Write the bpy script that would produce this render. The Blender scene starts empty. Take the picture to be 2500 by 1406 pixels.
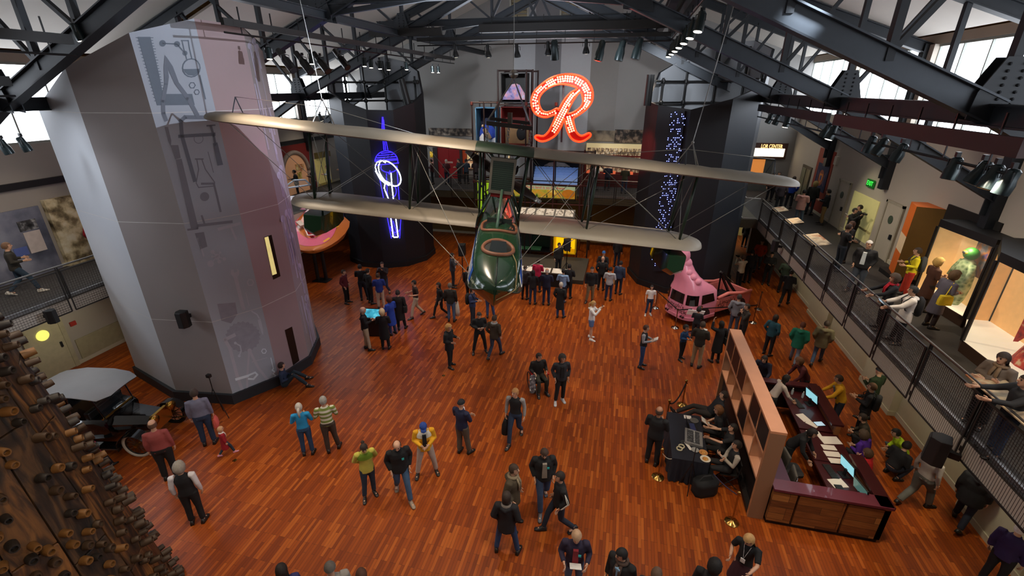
import bpy, bmesh, math, random
from mathutils import Vector as V, Matrix as MX
random.seed(7)
PI = math.pi
R = math.radians
S = bpy.context.scene
COL = S.collection
# ---------------------------------------------------------------- camera
FPX, PITCH, YAW, CAMZ = 1134.0, R(23.3), R(13.4), 9.6
cd = bpy.data.cameras.new('camera'); cam = bpy.data.objects.new('camera', cd); COL.objects.link(cam)
cd.sensor_width = 36.0; cd.lens = 36.0 * FPX / 2500.0
cd.clip_start = 0.1; cd.clip_end = 300
cam.location = (0, 0, CAMZ)
cam.rotation_euler = (PI/2 - PITCH, 0, YAW)
S.camera = cam
_fw = V((-math.sin(YAW)*math.cos(PITCH), math.cos(YAW)*math.cos(PITCH), -math.sin(PITCH)))
_rt = V((math.cos(YAW), math.sin(YAW), 0)); _up = _rt.cross(_fw); _C = V((0, 0, CAMZ))
def ray(x, y): return _fw*FPX + _rt*(x-1250) - _up*(y-703)
def atz(x, y, z=0.0):
    d = ray(x, y); return _C + d*((z-CAMZ)/d.z)
def atX(x, y, X):
    d = ray(x, y); return _C + d*(X/d.x)
def atY(x, y, Y):
    d = ray(x, y); return _C + d*(Y/d.y)
# ---------------------------------------------------------------- materials
def lin(h):
    if isinstance(h, str):
        h = h.lstrip('#'); c = [int(h[i:i+2], 16)/255 for i in (0, 2, 4)]
    else: c = list(h)
    return tuple(((x/12.92) if x <= .04045 else ((x+.055)/1.055)**2.4) for x in c) + (1,)
_mc = {}
def mat(col, rough=.6, metal=0., emit=0., var=.18, scale=6., bump=0., coat=0., alpha=1., trans=0., ecol=None, name=None):
    key = (col, rough, metal, emit, var, scale, bump, coat, alpha, trans, ecol)
    if key in _mc: return _mc[key]
    m = bpy.data.materials.new(name or 'finish'); m.use_nodes = True
    nt = m.node_tree; b = nt.nodes['Principled BSDF']; c = lin(col)
    b.inputs['Roughness'].default_value = rough; b.inputs['Metallic'].default_value = metal
    b.inputs['Coat Weight'].default_value = coat
    b.inputs['Transmission Weight'].default_value = trans; b.inputs['Alpha'].default_value = alpha
    if emit:
        b.inputs['Emission Color'].default_value = lin(ecol) if ecol else c
        b.inputs['Emission Strength'].default_value = emit
    b.inputs['Base Color'].default_value = c
    if var > 0 or bump > 0:
        tc = nt.nodes.new('ShaderNodeTexCoord'); n = nt.nodes.new('ShaderNodeTexNoise')
        n.inputs['Scale'].default_value = scale; n.inputs['Detail'].default_value = 3
        nt.links.new(tc.outputs['Object'], n.inputs['Vector'])
        if var > 0:
            mx = nt.nodes.new('ShaderNodeMix'); mx.data_type = 'RGBA'
            mx.inputs[6].default_value = tuple(x*(1-var) for x in c[:3]) + (1,)
            mx.inputs[7].default_value = tuple(min(1, x*(1+var)) for x in c[:3]) + (1,)
            nt.links.new(n.outputs['Fac'], mx.inputs[0]); nt.links.new(mx.outputs[2], b.inputs['Base Color'])
        if bump > 0:
            bp = nt.nodes.new('ShaderNodeBump'); bp.inputs['Strength'].default_value = bump; bp.inputs['Distance'].default_value = .02
            nt.links.new(n.outputs['Fac'], bp.inputs['Height']); nt.links.new(bp.outputs[0], b.inputs['Normal'])
    _mc[key] = m; return m
def emis(col, s):
    key = ('e', col, s)
    if key in _mc: return _mc[key]
    m = bpy.data.materials.new('glow'); m.use_nodes = True; b = m.node_tree.nodes['Principled BSDF']
    c = lin(col); b.inputs['Base Color'].default_value = c; b.inputs['Emission Color'].default_value = c
    b.inputs['Emission Strength'].default_value = s; b.inputs['Roughness'].default_value = .5
    _mc[key] = m; return m
def planks(name, cols, size=(.9, .085), rough=.3, swap=True, mortar=(.02, .01, .005), msize=.004, grain=.35, coat=0., coords='Object', axes='xy', spec=.5):
    """strip boards: brick pattern with per-board colour, grain along the board"""
    m = bpy.data.materials.new(name); m.use_nodes = True; nt = m.node_tree; b = nt.nodes['Principled BSDF']; N = nt.nodes.new; Lk = nt.links.new
    tc = N('ShaderNodeTexCoord'); sx = N('ShaderNodeSeparateXYZ'); cx = N('ShaderNodeCombineXYZ')
    Lk(tc.outputs[coords], sx.inputs[0])
    idx = {'x': 0, 'y': 1, 'z': 2}
    a, c = idx[axes[0]], idx[axes[1]]
    if swap: a, c = c, a
    Lk(sx.outputs[a], cx.inputs[0]); Lk(sx.outputs[c], cx.inputs[1])
    br = N('ShaderNodeTexBrick'); br.offset = .37; br.offset_frequency = 3; br.squash = 1
    br.inputs['Color1'].default_value = (0, 0, 0, 1); br.inputs['Color2'].default_value = (1, 1, 1, 1); br.inputs['Mortar'].default_value = (.5, .5, .5, 1)
    br.inputs['Scale'].default_value = 1; br.inputs['Mortar Size'].default_value = msize
    br.inputs['Brick Width'].default_value = size[0]; br.inputs['Row Height'].default_value = size[1]; br.inputs['Bias'].default_value = 0
    Lk(cx.outputs[0], br.inputs['Vector'])
    ramp = N('ShaderNodeValToRGB'); el = ramp.color_ramp.elements
    el[0].position = 0; el[0].color = lin(cols[0]); el[1].position = 1; el[1].color = lin(cols[-1])
    for i, q in enumerate(cols[1:-1]):
        e = el.new((i+1)/(len(cols)-1)); e.color = lin(q)
    mp = N('ShaderNodeMapping'); mp.inputs['Scale'].default_value = (2.2, 30, 1); Lk(cx.outputs[0], mp.inputs['Vector'])
    no = N('ShaderNodeTexNoise'); no.inputs['Scale'].default_value = 1.3; no.inputs['Detail'].default_value = 5; Lk(mp.outputs[0], no.inputs['Vector'])
    ad = N('ShaderNodeMath'); ad.operation = 'MULTIPLY_ADD'; ad.inputs[1].default_value = grain; 
    sb = N('ShaderNodeMath'); sb.operation = 'SUBTRACT'; sb.inputs[1].default_value = .5
    Lk(no.outputs['Fac'], sb.inputs[0]); Lk(sb.outputs[0], ad.inputs[0]); Lk(br.outputs['Color'], ad.inputs[2]); Lk(ad.outputs[0], ramp.inputs[0])
    mx = N('ShaderNodeMix'); mx.data_type = 'RGBA'; Lk(br.outputs['Fac'], mx.inputs[0]); Lk(ramp.outputs[0], mx.inputs[6]); mx.inputs[7].default_value = mortar + (1,)
    Lk(mx.outputs[2], b.inputs['Base Color'])
    b.inputs['Roughness'].default_value = rough; b.inputs['Coat Weight'].default_value = coat; b.inputs['Coat Roughness'].default_value = .25
    b.inputs['Specular IOR Level'].default_value = spec
    return m
# ---------------------------------------------------------------- mesh builder
class MB:
    def __init__(s): s.v = []; s.f = []; s.mi = []; s.T = MX.Identity(4); s.k = 0
    def add(s, vs, fs):
        o = len(s.v); s.v += [s.T @ V(p) for p in vs]; s.f += [tuple(i+o for i in f) for f in fs]; s.mi += [s.k]*len(fs); return s
    def box(s, c, d, rz=0., m=None):
        x, y, z = d[0]/2, d[1]/2, d[2]/2
        q = (m or MX.Identity(4)) if m else MX.Rotation(rz, 4, 'Z')
        vs = [V(c) + (q.to_3x3() @ V((a*x, b*y, e*z))) for a in (-1, 1) for b in (-1, 1) for e in (-1, 1)]
        return s.add(vs, [(0, 1, 3, 2), (4, 6, 7, 5), (0, 4, 5, 1), (2, 3, 7, 6), (0, 2, 6, 4), (1, 5, 7, 3)])
    def b2(s, x0, x1, y0, y1, z0, z1): return s.box(((x0+x1)/2, (y0+y1)/2, (z0+z1)/2), (abs(x1-x0), abs(y1-y0), abs(z1-z0)))
    def bar(s, a, b, w, h, up=(0, 0, 1)):
        a, b = V(a), V(b); d = (b-a); L = d.length; d.normalize(); u = V(up)
        if abs(d.dot(u)) > .98: u = V((1, 0, 0))
        r = d.cross(u).normalized(); u = r.cross(d)
        m = MX((r, d, u)).transposed().to_4x4()
        return s.box((a+b)/2, (w, L, h), m=m)
    def ibeam(s, a, b, w, h, t=.03, up=(0, 0, 1)):
        a, b = V(a), V(b); d = (b-a).normalized(); u = V(up)
        if abs(d.dot(u)) > .98: u = V((1, 0, 0))
        r = d.cross(u).normalized(); u = r.cross(d)
        s.bar(a, b, w*.35, h-2*t+.004, up); s.bar(a+u*(h-t)/2, b+u*(h-t)/2, w, t, up); return s.bar(a-u*(h-t)/2, b-u*(h-t)/2, w, t, up)
    def rings(s, rs, cap=True, closed=True):
        n = len(rs[0]); fs = []
        for i in range(len(rs)-1):
            for j in range(n if closed else n-1):
                k = (j+1) % n; fs.append((i*n+j, i*n+k, (i+1)*n+k, (i+1)*n+j))
        if cap:
            fs.append(tuple(range(n-1, -1, -1))); fs.append(tuple((len(rs)-1)*n+j for j in range(n)))
        return s.add([p for r in rs for p in r], fs)
    def tube(s, pts, rad, n=8, cap=True, flat=None, up=None):
        pts = [V(p) for p in pts]; rs = []; L = len(pts)
        rad = rad if isinstance(rad, (list, tuple)) else [rad]*L
        pr = None
        for i, p in enumerate(pts):
            d = (pts[min(i+1, L-1)] - pts[max(i-1, 0)])
            d = d.normalized() if d.length > 1e-9 else V((0, 0, 1))
            if pr is None:
                u = V(up) if up else (V((0, 0, 1)) if abs(d.z) < .9 else V((0, 1, 0)))
                r = d.cross(u).normalized()
            else:
                r = (pr - d*pr.dot(d)); r = r.normalized() if r.length > 1e-6 else pr
            pr = r; u = r.cross(d)
            ra = rad[i]; ra, rb = (ra if isinstance(ra, (list, tuple)) else (ra, ra))
            rs.append([p + r*math.cos(2*PI*j/n)*ra + u*math.sin(2*PI*j/n)*rb for j in range(n)])
        return s.rings(rs, cap)
    def lathe(s, prof, n=16, c=(0, 0, 0), cap=True):
        return s.rings([[V(c)+V((r*math.cos(2*PI*j/n), r*math.sin(2*PI*j/n), z)) for j in range(n)] for r, z in prof], cap)
    def ball(s, c, r, n=12, k=8):
        rx, ry, rz = r if isinstance(r, (tuple, list)) else (r, r, r); c = V(c)
        return s.rings([[c+V((rx*math.sin(t)*math.cos(2*PI*j/n), ry*math.sin(t)*math.sin(2*PI*j/n), -rz*math.cos(t))) for j in range(n)] for t in [max(.02, min(PI-.02, PI*i/k)) for i in range(k+1)]])
    def prism(s, poly, d, m=None):
        """polygon in the XZ plane, extruded by d along +Y, then placed by m"""
        n = len(poly); vs = [V((p[0], 0, p[1])) for p in poly] + [V((p[0], d, p[1])) for p in poly]
        if m: vs = [m @ v for v in vs]
        return s.add(vs, [tuple(range(n)), tuple(range(2*n-1, n-1, -1))] + [(i, i+n, (i+1) % n+n, (i+1) % n) for i in range(n)])
    def quad(s, a, b, c, d): return s.add([a, b, c, d], [(0, 1, 2, 3)])
    def disc(s, c, r, nrm, n=16):
        nrm = V(nrm).normalized(); u = nrm.cross(V((0, 0, 1))) if abs(nrm.z) < .9 else nrm.cross(V((1, 0, 0))); u.normalize(); w = nrm.cross(u)
        return s.add([V(c)+u*r*math.cos(2*PI*j/n)+w*r*math.sin(2*PI*j/n) for j in range(n)], [tuple(range(n))])
    def build(s, name, m, parent=None, smooth=False, loc=None, bevel=0., fix=True):
        me = bpy.data.meshes.new(name); me.from_pydata([tuple(v) for v in s.v], [], s.f)
        ms = m if isinstance(m, (list, tuple)) else [m]
        for q in ms: me.materials.append(q)
        if len(ms) > 1: me.polygons.foreach_set('material_index', s.mi)
        if fix:
            bm = bmesh.new(); bm.from_mesh(me); bmesh.ops.recalc_face_normals(bm, faces=bm.faces); bm.to_mesh(me); bm.free()
        if smooth: me.polygons.foreach_set('use_smooth', [True]*len(me.polygons))
        if smooth == 2:
            me.set_sharp_from_angle(angle=R(40))
        o = bpy.data.objects.new(name, me); COL.objects.link(o)
        if parent: o.parent = parent
        if loc is not None: o.location = loc
        if bevel:
            bv = o.modifiers.new('b', 'BEVEL'); bv.width = bevel; bv.segments = 2; bv.limit_method = 'ANGLE'
        return o
def tag(o, label, cat, group=None, kind=None):
    o['label'] = label; o['category'] = cat
    if group: o['group'] = group
    if kind: o['kind'] = kind
    return o
def thing(name, label, cat, loc=(0, 0, 0), rz=0., group=None):
    o = bpy.data.objects.new(name, None); o.empty_display_size = .1; COL.objects.link(o); o.location = loc; o.rotation_euler = (0, 0, rz)
    return tag(o, label, cat, group)
def struct(o): o['kind'] = 'structure'; return o
def dup(root, loc=None, rz=None, label=None, group=None, parent=None):
    r = root.copy(); COL.objects.link(r)
    if parent: r.parent = parent
    if loc is not None: r.location = loc
    if rz is not None: r.rotation_euler = (0, 0, rz)
    if label: r['label'] = label
    if group: r['group'] = group
    for ch in list(root.children): dup(ch, parent=r)
    return r
_tc = {}
def text_poly(t, size=1., depth=.01):
    """verts/faces of extruded lettering in the XZ plane (reads along +X, up +Z), centred"""
    k = (t, size, depth)
    if k in _tc: return _tc[k]
    c = bpy.data.curves.new('t', 'FONT'); c.body = t; c.size = size; c.extrude = depth/2; c.align_x = 'CENTER'; c.align_y = 'CENTER'; c.resolution_u = 3
    o = bpy.data.objects.new('t', c); COL.objects.link(o); dg = bpy.context.evaluated_depsgraph_get(); me = o.evaluated_get(dg).to_mesh()
    vs = [V((v.co.x, -v.co.z, v.co.y)) for v in me.vertices]; fs = [tuple(p.vertices) for p in me.polygons]
    o.evaluated_get(dg).to_mesh_clear(); bpy.data.objects.remove(o); bpy.data.curves.remove(c)
    _tc[k] = (vs, fs); return vs, fs
def frame(o, x, z=None):
    """matrix: local X along x, local Z up, local -Y facing out"""
    x = V(x).normalized(); z = V(z or (0, 0, 1)).normalized(); y = z.cross(x).normalized(); z = x.cross(y)
    m = MX((x, y, z)).transposed().to_4x4(); m.translation = V(o); return m
# ================================================================ the hall
XL, XR, XC = -20.3, 10.2, -5.05
BL, BR, WL, WR = -16.95, 6.85, -19.4, 9.1
ZM, YF, YM, YU = 3.4, 33.5, 28.8, 30.6
TY = [9.5, 15.5, 21.5, 27.5]
EAVE_R, EAVE_L, APEX, YN = 11.2, 10.6, 16.7, -5.0
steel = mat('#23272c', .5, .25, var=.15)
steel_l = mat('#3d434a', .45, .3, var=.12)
black = mat('#0c0c0d', .5, var=.1)
wallm = mat('#a39c94', .8, var=.05, scale=.8)
wall_r = mat('#b0a79a', .8, var=.05, scale=.8)
wallfar = mat('#8d8b88', .8, var=.06, scale=.5)
white_p = mat('#c9c2b8', .85, var=.05, scale=1.5)
beige = mat('#b3ab92', .75, var=.06)
carpet = mat('#3b3733', .95, var=.3, scale=40)
trimw = mat('#b9b19c', .6, var=.04)
floor_m = planks('cherry_strip_floor', ['#72300a', '#80380b', '#8a3e0c', '#94450f', '#a9581c'], size=(.62, .072), rough=.42, swap=True, grain=.45, mortar=(.05, .014, .004), msize=.0025, spec=.3)
roofwood = planks('roof_boards', ['#5a3d1c', '#8b6430', '#a87b3e'], size=(3.5, .14), rough=.7, swap=True, grain=.5)
struct(MB().b2(-21.2, 11.2, YN, 36, -.2, 0).build('floor', floor_m))
# ground level walls under the galleries
struct(MB().b2(WL-.3, WL, YN, YU, 0, 2.92).build('wall_left_lower', wallm))
struct(MB().b2(WR, WR+.3, YN, YU, 0, 2.92).build('wall_right_lower', beige))
m_ = MB().b2(WL-.3, 6.6, YU, YU+.3, 0, 2.92); m_.b2(8.0, WR+.3, YU, YU+.3, 0, 2.92); m_.b2(6.6, 8.0, YU, YU+.3, 2.3, 2.92)
struct(m_.build('wall_far_lower', mat('#6b5532', .75, var=.1)))
struct(MB().b2(6.3, 9.4, 34.6, 34.8, 0, 2.92).build('wall_far_passage', mat('#cdbb72', .8)))
for n, x, y0, y1 in (('baseboard_left', WL, YN, YU), ('baseboard_right', WR, YN, YU)):
    s = 1 if x < 0 else -1
    struct(MB().b2(x, x+s*.03, y0, y1, 0, .16).build(n, trimw))
struct(MB().b2(WL, 6.6, YU-.03, YU, 0, .16).build('baseboard_far', trimw))
for i, y in enumerate((4.5, 10.0, 15.6, 21.2, 26.8)):   # shallow piers along the right ground wall
    struct(MB().b2(WR-.22, WR, y-1.1, y+.9, 0, 2.92).b2(WR-.25, WR, y-1.13, y+.93, 0, .16).build('wall_right_pier', beige))
# gallery decks
struct(MB().b2(BR, XR+.3, YN, YF, 2.95, ZM-.02).build('floor_gallery_right', wall_r))
struct(MB().b2(XL-.3, BL, YN, YF, 2.95, ZM-.02).build('floor_gallery_left', wallm))
struct(MB().b2(BL, BR, YM, YF, 2.95, ZM-.02).build('floor_gallery_far', mat('#57503f', .8)))
cm = MB().b2(BR, XR, YN, YF, ZM-.02, ZM); cm.b2(XL, BL, YN, YF, ZM-.02, ZM); cm.b2(BL, BR, YM, YF, ZM-.02, ZM)
struct(cm.build('floor_gallery_carpet', carpet))
# upper walls
def upper_wall(name, x, eave, sgn, m):
    w = MB(); a, b = (x, x+sgn*.3); sl = 8.25 if sgn > 0 else 7.8
    w.b2(a, b, YN, YF, ZM, sl); w.b2(a, b, YN, YF, eave-.2, eave+.1)
    for y in [3.5]+TY: w.b2(a-sgn*.12, b, y-.45, y+.25, sl, eave-.2)
    return struct(w.build(name, m))
upper_wall('wall_right', XR, EAVE_R, 1, wall_r); upper_wall('wall_left', XL, EAVE_L, -1, wallm)
fw = [(XL-.3, ZM), (XR+.3, ZM), (XR+.3, EAVE_R+.1), (XC, APEX+.1), (XL-.3, EAVE_L+.1)]
struct(MB().prism(fw, .3, MX.Translation((0, YF, 0))).build('wall_far', wallfar))
nw = [(XL-.3, -.1), (XR+.3, -.1), (XR+.3, EAVE_R+.1), (XC, APEX+.1), (XL-.3, EAVE_L+.1)]
struct(MB().prism(nw, .3, MX.Translation((0, YN-.3, 0))).build('wall_near', wallm))
# painted vertical bands on the far wall
for i, (xa, xb, c, zt) in enumerate(((1254, 1304, '#aaaeb2', 16), (1304, 1364, '#7b7c7f', 16.2), (1364, 1434, '#b0b2b4', 16.2), (1434, 1500, '#86837f', 15.4))):
    a, b = atY(xa, 300, YF).x, atY(xb, 300, YF).x
    struct(MB().b2(a, b, YF-.02, YF, ZM, zt if i != 3 else 14.5).build('trim_%d' % (i+1), mat(c, .8, var=.04)))
# louvred vents high on the far wall
for xa in (1268, 1392):
    p = atY(xa, 5, YF-.06); t = thing('louvre_vent', 'pale slatted louvre vent high on the far wall, %s of the pair' % ('left' if xa < 1300 else 'right'), 'vent', (p.x, YF-.02, p.z-.2), group='louvre vents on the far wall')
    w = MB()
    for k in range(9): w.box((0, -.06, -.75+k*.2), (1.0, .04, .15), m=MX.Rotation(.5, 4, 'X'))
    w.build('slats', mat('#8c8264', .7), t)
    MB().b2(-.62, -.52, -.12, 0, -.95, 1.1).b2(.52, .62, -.12, 0, -.95, 1.1).b2(-.62, .62, -.12, 0, -1.0, -.9).build('frame', mat('#a9a79c', .7), t)
# windows: one bank per bay
sky_pane = emis('#eef5ff', 6.5)
bays = [YN+.2, 3.5]+TY+[YF]
wi = 0
for side, x, eave, sg in (('right', XR, EAVE_R, 1), ('left', XL, EAVE_L, -1)):
    for i in range(len(bays)-1):
        y0, y1 = bays[i]+.25, bays[i+1]-.45; wi += 1
        if y1 > 33: y1 = YF
        sl = 8.25 if sg > 0 else 7.8
        o = MB().b2(x+sg*.12, x+sg*.14, y0, y1, sl, eave-.2).build('window_%d' % wi, sky_pane); struct(o)
        fr = MB(); n = max(2, round((y1-y0)/1.35))
        fr.b2(x+sg*.03, x+sg*.12, y0, y1, sl, sl+.08); fr.b2(x+sg*.03, x+sg*.12, y0, y1, eave-.28, eave-.2)
        for k in range(n+1):
            yy = y0+(y1-y0)*k/n; fr.b2(x+sg*.05, x+sg*.12, yy-.025, yy+.025, sl+.08, eave-.28)
        f = fr.build('window_frame', mat('#8f938c', .6), o); f['kind'] = 'structure'
# roof
def slope(x, z0=0.):
    return (EAVE_R+(APEX-EAVE_R)*(XR-x)/(XR-XC) if x > XC else EAVE_L+(APEX-EAVE_L)*(x-XL)/(XC-XL)) + z0
rb = MB()
for xa, xb in ((XR+.3, XC), (XC, XL-.3)):
    za, zb = (slope(XR)+.1, APEX+.1) if xa > XC else (APEX+.1, EAVE_L+.1)
    rb.add([(xa, YN-.3, za), (xb, YN-.3, zb), (xb, YF+.3, zb), (xa, YF+.3, za), (xa, YN-.3, za+.3), (xb, YN-.3, zb+.3), (xb, YF+.3, zb+.3), (xa, YF+.3, za+.3)],
           [(0, 1, 2, 3), (7, 6, 5, 4), (0, 4, 5, 1), (1, 5, 6, 2), (2, 6, 7, 3), (3, 7, 4, 0)])
struct(rb.build('ceiling', roofwood))
k = 0
for xa, xb in ((XR-.55, XC+2.2), (XC-2.2, XL+.75)):
    for y0, y1 in ((YN, 2.9), (5.0, 9.7), (10.8, 15.6), (16.8, 21.6), (22.8, 27.6), (28.8, YF)):
        k += 1; w = MB(); za, zb = slope(xa)-.14, slope(xb)-.14
        w.add([(xa, y0, za), (xb, y0, zb), (xb, y1, zb), (xa, y1, za), (xa, y0, za+.08), (xb, y0, zb+.08), (xb, y1, zb+.08), (xa, y1, za+.08)],
              [(0, 1, 2, 3), (7, 6, 5, 4), (0, 4, 5, 1), (1, 5, 6, 2), (2, 6, 7, 3), (3, 7, 4, 0)])
        struct(w.build('ceiling_panel_%d' % k, white_p))
# ---------------------------------------------------------------- roof trusses
def chord_z(x):
    d = abs(x-XC); return 14.0-.445*d if d < 10.7 else 14.0-.445*10.7-.545*(d-10.7)
names = ['nearest of the four roof trusses, crossing in front of the grey tower top', 'second roof truss from the front', 'third roof truss, over the biplane tail', 'roof truss farthest from the front, over the two dark towers']
for ti, y in enumerate(TY):
    t = thing('roof_truss', 'steel '+names[ti], 'roof truss', (0, y, 0), group='roof trusses of the hall')
    P = lambda x, z: V((x, 0, z))
    for sg in (1, -1):
        n = XC+sg*10.7; e = XC+sg*15.15; ctop = XC+sg*.25
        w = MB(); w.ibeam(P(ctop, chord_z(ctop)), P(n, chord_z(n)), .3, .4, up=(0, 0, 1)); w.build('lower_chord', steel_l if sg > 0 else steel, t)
        w = MB(); w.ibeam(P(n, chord_z(n)), P(e, chord_z(e)), .26, .34); w.build('knee_brace', steel, t)
        w = MB(); w.ibeam(P(XC, APEX-.45), P(e, slope(e)-.35), .3, .34); w.build('upper_chord', steel, t)
        w = MB(); w.b2(e-.16, e+.16, -.16, .16, 5.9, slope(e)-.2); w.b2(e-.3, e+.3, -.02, .02, chord_z(e)-.5, chord_z(e)+.4); w.build('end_post', steel, t)
        for q, d in enumerate((2.6, 5.0, 7.4, 9.0, 10.7, 12.9)):
            x = XC+sg*d; MB().bar(P(x, chord_z(x)), P(x, slope(x)-.4), .12, .16, up=(0, 1, 0)).build('vertical_web', steel, t)
            x2 = XC+sg*(d+(1.6 if d > 8 else 2.0)); 
            if abs(x2-XC) < 14.5: MB().bar(P(x, chord_z(x)+.1), P(x2, slope(x2)-.4), .09, .11, up=(0, 1, 0)).build('diagonal_web', steel, t)
        for d in (5.0, 10.7):
            x = XC+sg*d; z = chord_z(x); g = MB()
            for yy in (-.13, .13): g.prism([(x-.42, z-.1), (x+.42, z-.24), (x+.38, z+.1), (x+.15, z+.8), (x-.15, z+.8), (x-.38, z+.3)], .025, MX.Translation((0, yy, 0)))
            for a in range(7):
                for yy in (-.14, .155):
                    g.ball((x-.1, yy, z+.1+a*.1), .025, 6, 4); g.ball((x+.1, yy, z+.1+a*.1), .025, 6, 4)
            g.build('gusset_plate', steel, t)
    MB().ibeam(P(XC-6.2, 12.05+.12), P(XC+6.2, 12.05+.12), .2, .24).build('collar_tie', steel, t)
    w = MB(); w.bar(P(XC-5, chord_z(XC-5)), P(XC-1.0, 12.15), .12, .14); w.bar(P(XC+5, chord_z(XC+5)), P(XC+1.0, 12.15), .12, .14); w.bar(P(XC, 14), P(XC-1.0, 12.15), .1, .1); w.bar(P(XC, 14), P(XC+1.0, 12.15), .1, .1)
    w.build('centre_brace', steel, t)
for x, z, lab, h in ((5.6, 9.2, 'long dark steel beam running under the right trusses', .34), (XC-10.7, 9.2, 'long dark steel beam running under the left trusses', .34), (-9.9, 11.75, 'dark purlin beam linking the left truss slopes', .26), (.9, 11.9, 'dark purlin beam linking the right truss slopes', .26)):
    o = MB().ibeam((x, 2, z), (x, YF, z), .24, h).build('steel_beam', steel); tag(o, lab, 'beam')
o = MB().b2(XL+.02, XL+.14, YN, YF, 6.4, 6.62).build('wall_pipe_rail', black); tag(o, 'black horizontal rail along the left wall above the gallery', 'rail')
# ================================================================ towers
def proj(p):
    d = V(p)-_C; z = d.dot(_fw); return 1250+FPX*d.dot(_rt)/z, 703-FPX*d.dot(_up)/z
def zfit(p, y):
    lo, hi = 0., 30.
    for _ in range(50):
        m = (lo+hi)/2
        if proj((p[0], p[1], m))[1] > y: lo = m
        else: hi = m
    return lo
def onplane(px, py, P, n, off=0.):
    d = ray(px, py); n = V(n).normalized(); t = (V(P)+n*off-_C).dot(n)/d.dot(n); return _C+d*t
class Ink:
    """flat shapes laid on a plane: points given in the photo's frame, meshes lie on the plane"""
    def __init__(s, P, n, off, sc=1., ox=0., oy=0.):
        s.P, s.n, s.off, s.sc, s.ox, s.oy = V(P), V(n).normalized(), off, sc, ox, oy; s.m = MB()
    def p(s, q): return onplane(s.ox+q[0]/s.sc, s.oy+q[1]/s.sc, s.P, s.n, s.off)
    def fill(s, pts): s.m.add([s.p(q) for q in pts], [tuple(range(len(pts)))]); return s
    def line(s, pts, w, closed=False):
        if closed: pts = list(pts)+[pts[0]]
        for a, b in zip(pts, pts[1:]):
            dx, dy = b[0]-a[0], b[1]-a[1]; L = math.hypot(dx, dy) or 1; nx, ny = -dy/L*w/2, dx/L*w/2; ex, ey = dx/L*w*.3, dy/L*w*.3
            s.fill([(a[0]-ex+nx, a[1]-ey+ny), (b[0]+ex+nx, b[1]+ey+ny), (b[0]+ex-nx, b[1]+ey-ny), (a[0]-ex-nx, a[1]-ey-ny)])
        return s
    def disc(s, c, r, ry=None, n=14): return s.fill([(c[0]+r*math.cos(2*PI*i/n), c[1]+(ry or r)*math.sin(2*PI*i/n)) for i in range(n)])
    def ring(s, c, r, w, ry=None, n=16): return s.line([(c[0]+r*math.cos(2*PI*i/n), c[1]+(ry or r)*math.sin(2*PI*i/n)) for i in range(n)], w, True)
    def build(s, name, m, parent):
        o = s.m.build(name, m, parent, fix=False)
        if parent: o.matrix_parent_inverse = parent.matrix_world.inverted()
        return o
gB = {k: atz(*v) for k, v in dict(A=(338, 915), B=(437, 974), C=(574, 983), D=(684, 937), E=(757, 888), F=(777, 842)).items()}
gP = [gB[k] for k in 'ABCDEF']+[V((-12.7, 15.5, 0)), V((-14.4, 15.5, 0)), V((-15.8, 14.2, 0))]
gY = [262, 165, 80, 45, 63, 125]
gZ = [zfit(p, y) for p, y in zip(gP, gY)]+[10.2, 9.6, 9.2]
bpy.context.view_layer.update()
tw = thing('exhibit_tower', 'tall grey faceted tower with tool silhouettes projected on one face', 'tower')
panel_g = mat('#8f8786', .75, var=.05, scale=1.2); panel_b = mat('#a5abb6', .7, var=.08, scale=.8); panel_p = mat('#9b8688', .75, var=.08, scale=.8); kick = mat('#22262b', .6)  # one grey paint; bluish and pinkish facets carry coloured light in the colour
panel_l = mat('#b9bcc2', .7, var=.05, scale=.8); seam_m = mat('#c5c2c0', .7)  # window light on facet A-B put into a paler grey
gc = sum(gP, V())/len(gP)
for i in range(len(gP)):
    a, b = gP[i], gP[(i+1) % len(gP)]; za, zb = gZ[i], gZ[(i+1) % len(gP)]
    n = V(((b-a).y, -(b-a).x, 0)).normalized()
    ia, ib = a-(a-gc).normalized()*.15, b-(b-gc).normalized()*.15
    w = MB(); u = V((0, 0, 1))
    w.add([a+u*.35, b+u*.35, b+u*zb, a+u*za, ia+u*.35, ib+u*.35, ib+u*zb, ia+u*za], [(0, 1, 2, 3), (7, 6, 5, 4), (3, 2, 6, 7), (0, 4, 5, 1), (0, 3, 7, 4), (1, 5, 6, 2)])
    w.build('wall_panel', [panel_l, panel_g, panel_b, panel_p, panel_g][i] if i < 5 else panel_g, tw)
    w = MB(); ka, kb = a+(a-gc).normalized()*.1, b+(b-gc).normalized()*.1; ka.z = kb.z = 0
    w.add([ka, kb, kb+u*.36, ka+u*.36, ia*1, ib*1, ib+u*.36, ia+u*.36], [(0, 1, 2, 3), (7, 6, 5, 4), (3, 2, 6, 7), (0, 4, 5, 1), (0, 3, 7, 4), (1, 5, 6, 2)])
    w.build('kick_plate', kick, tw)
    for zz in (3.0, 6.1, 9.0):
        if zz < min(za, zb): MB().add([a+n*.004+u*zz, b+n*.004+u*zz, b+n*.004+u*(zz+.018), a+n*.004+u*(zz+.018)], [(0, 1, 2, 3)]).build('panel_seam', seam_m, tw)
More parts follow.
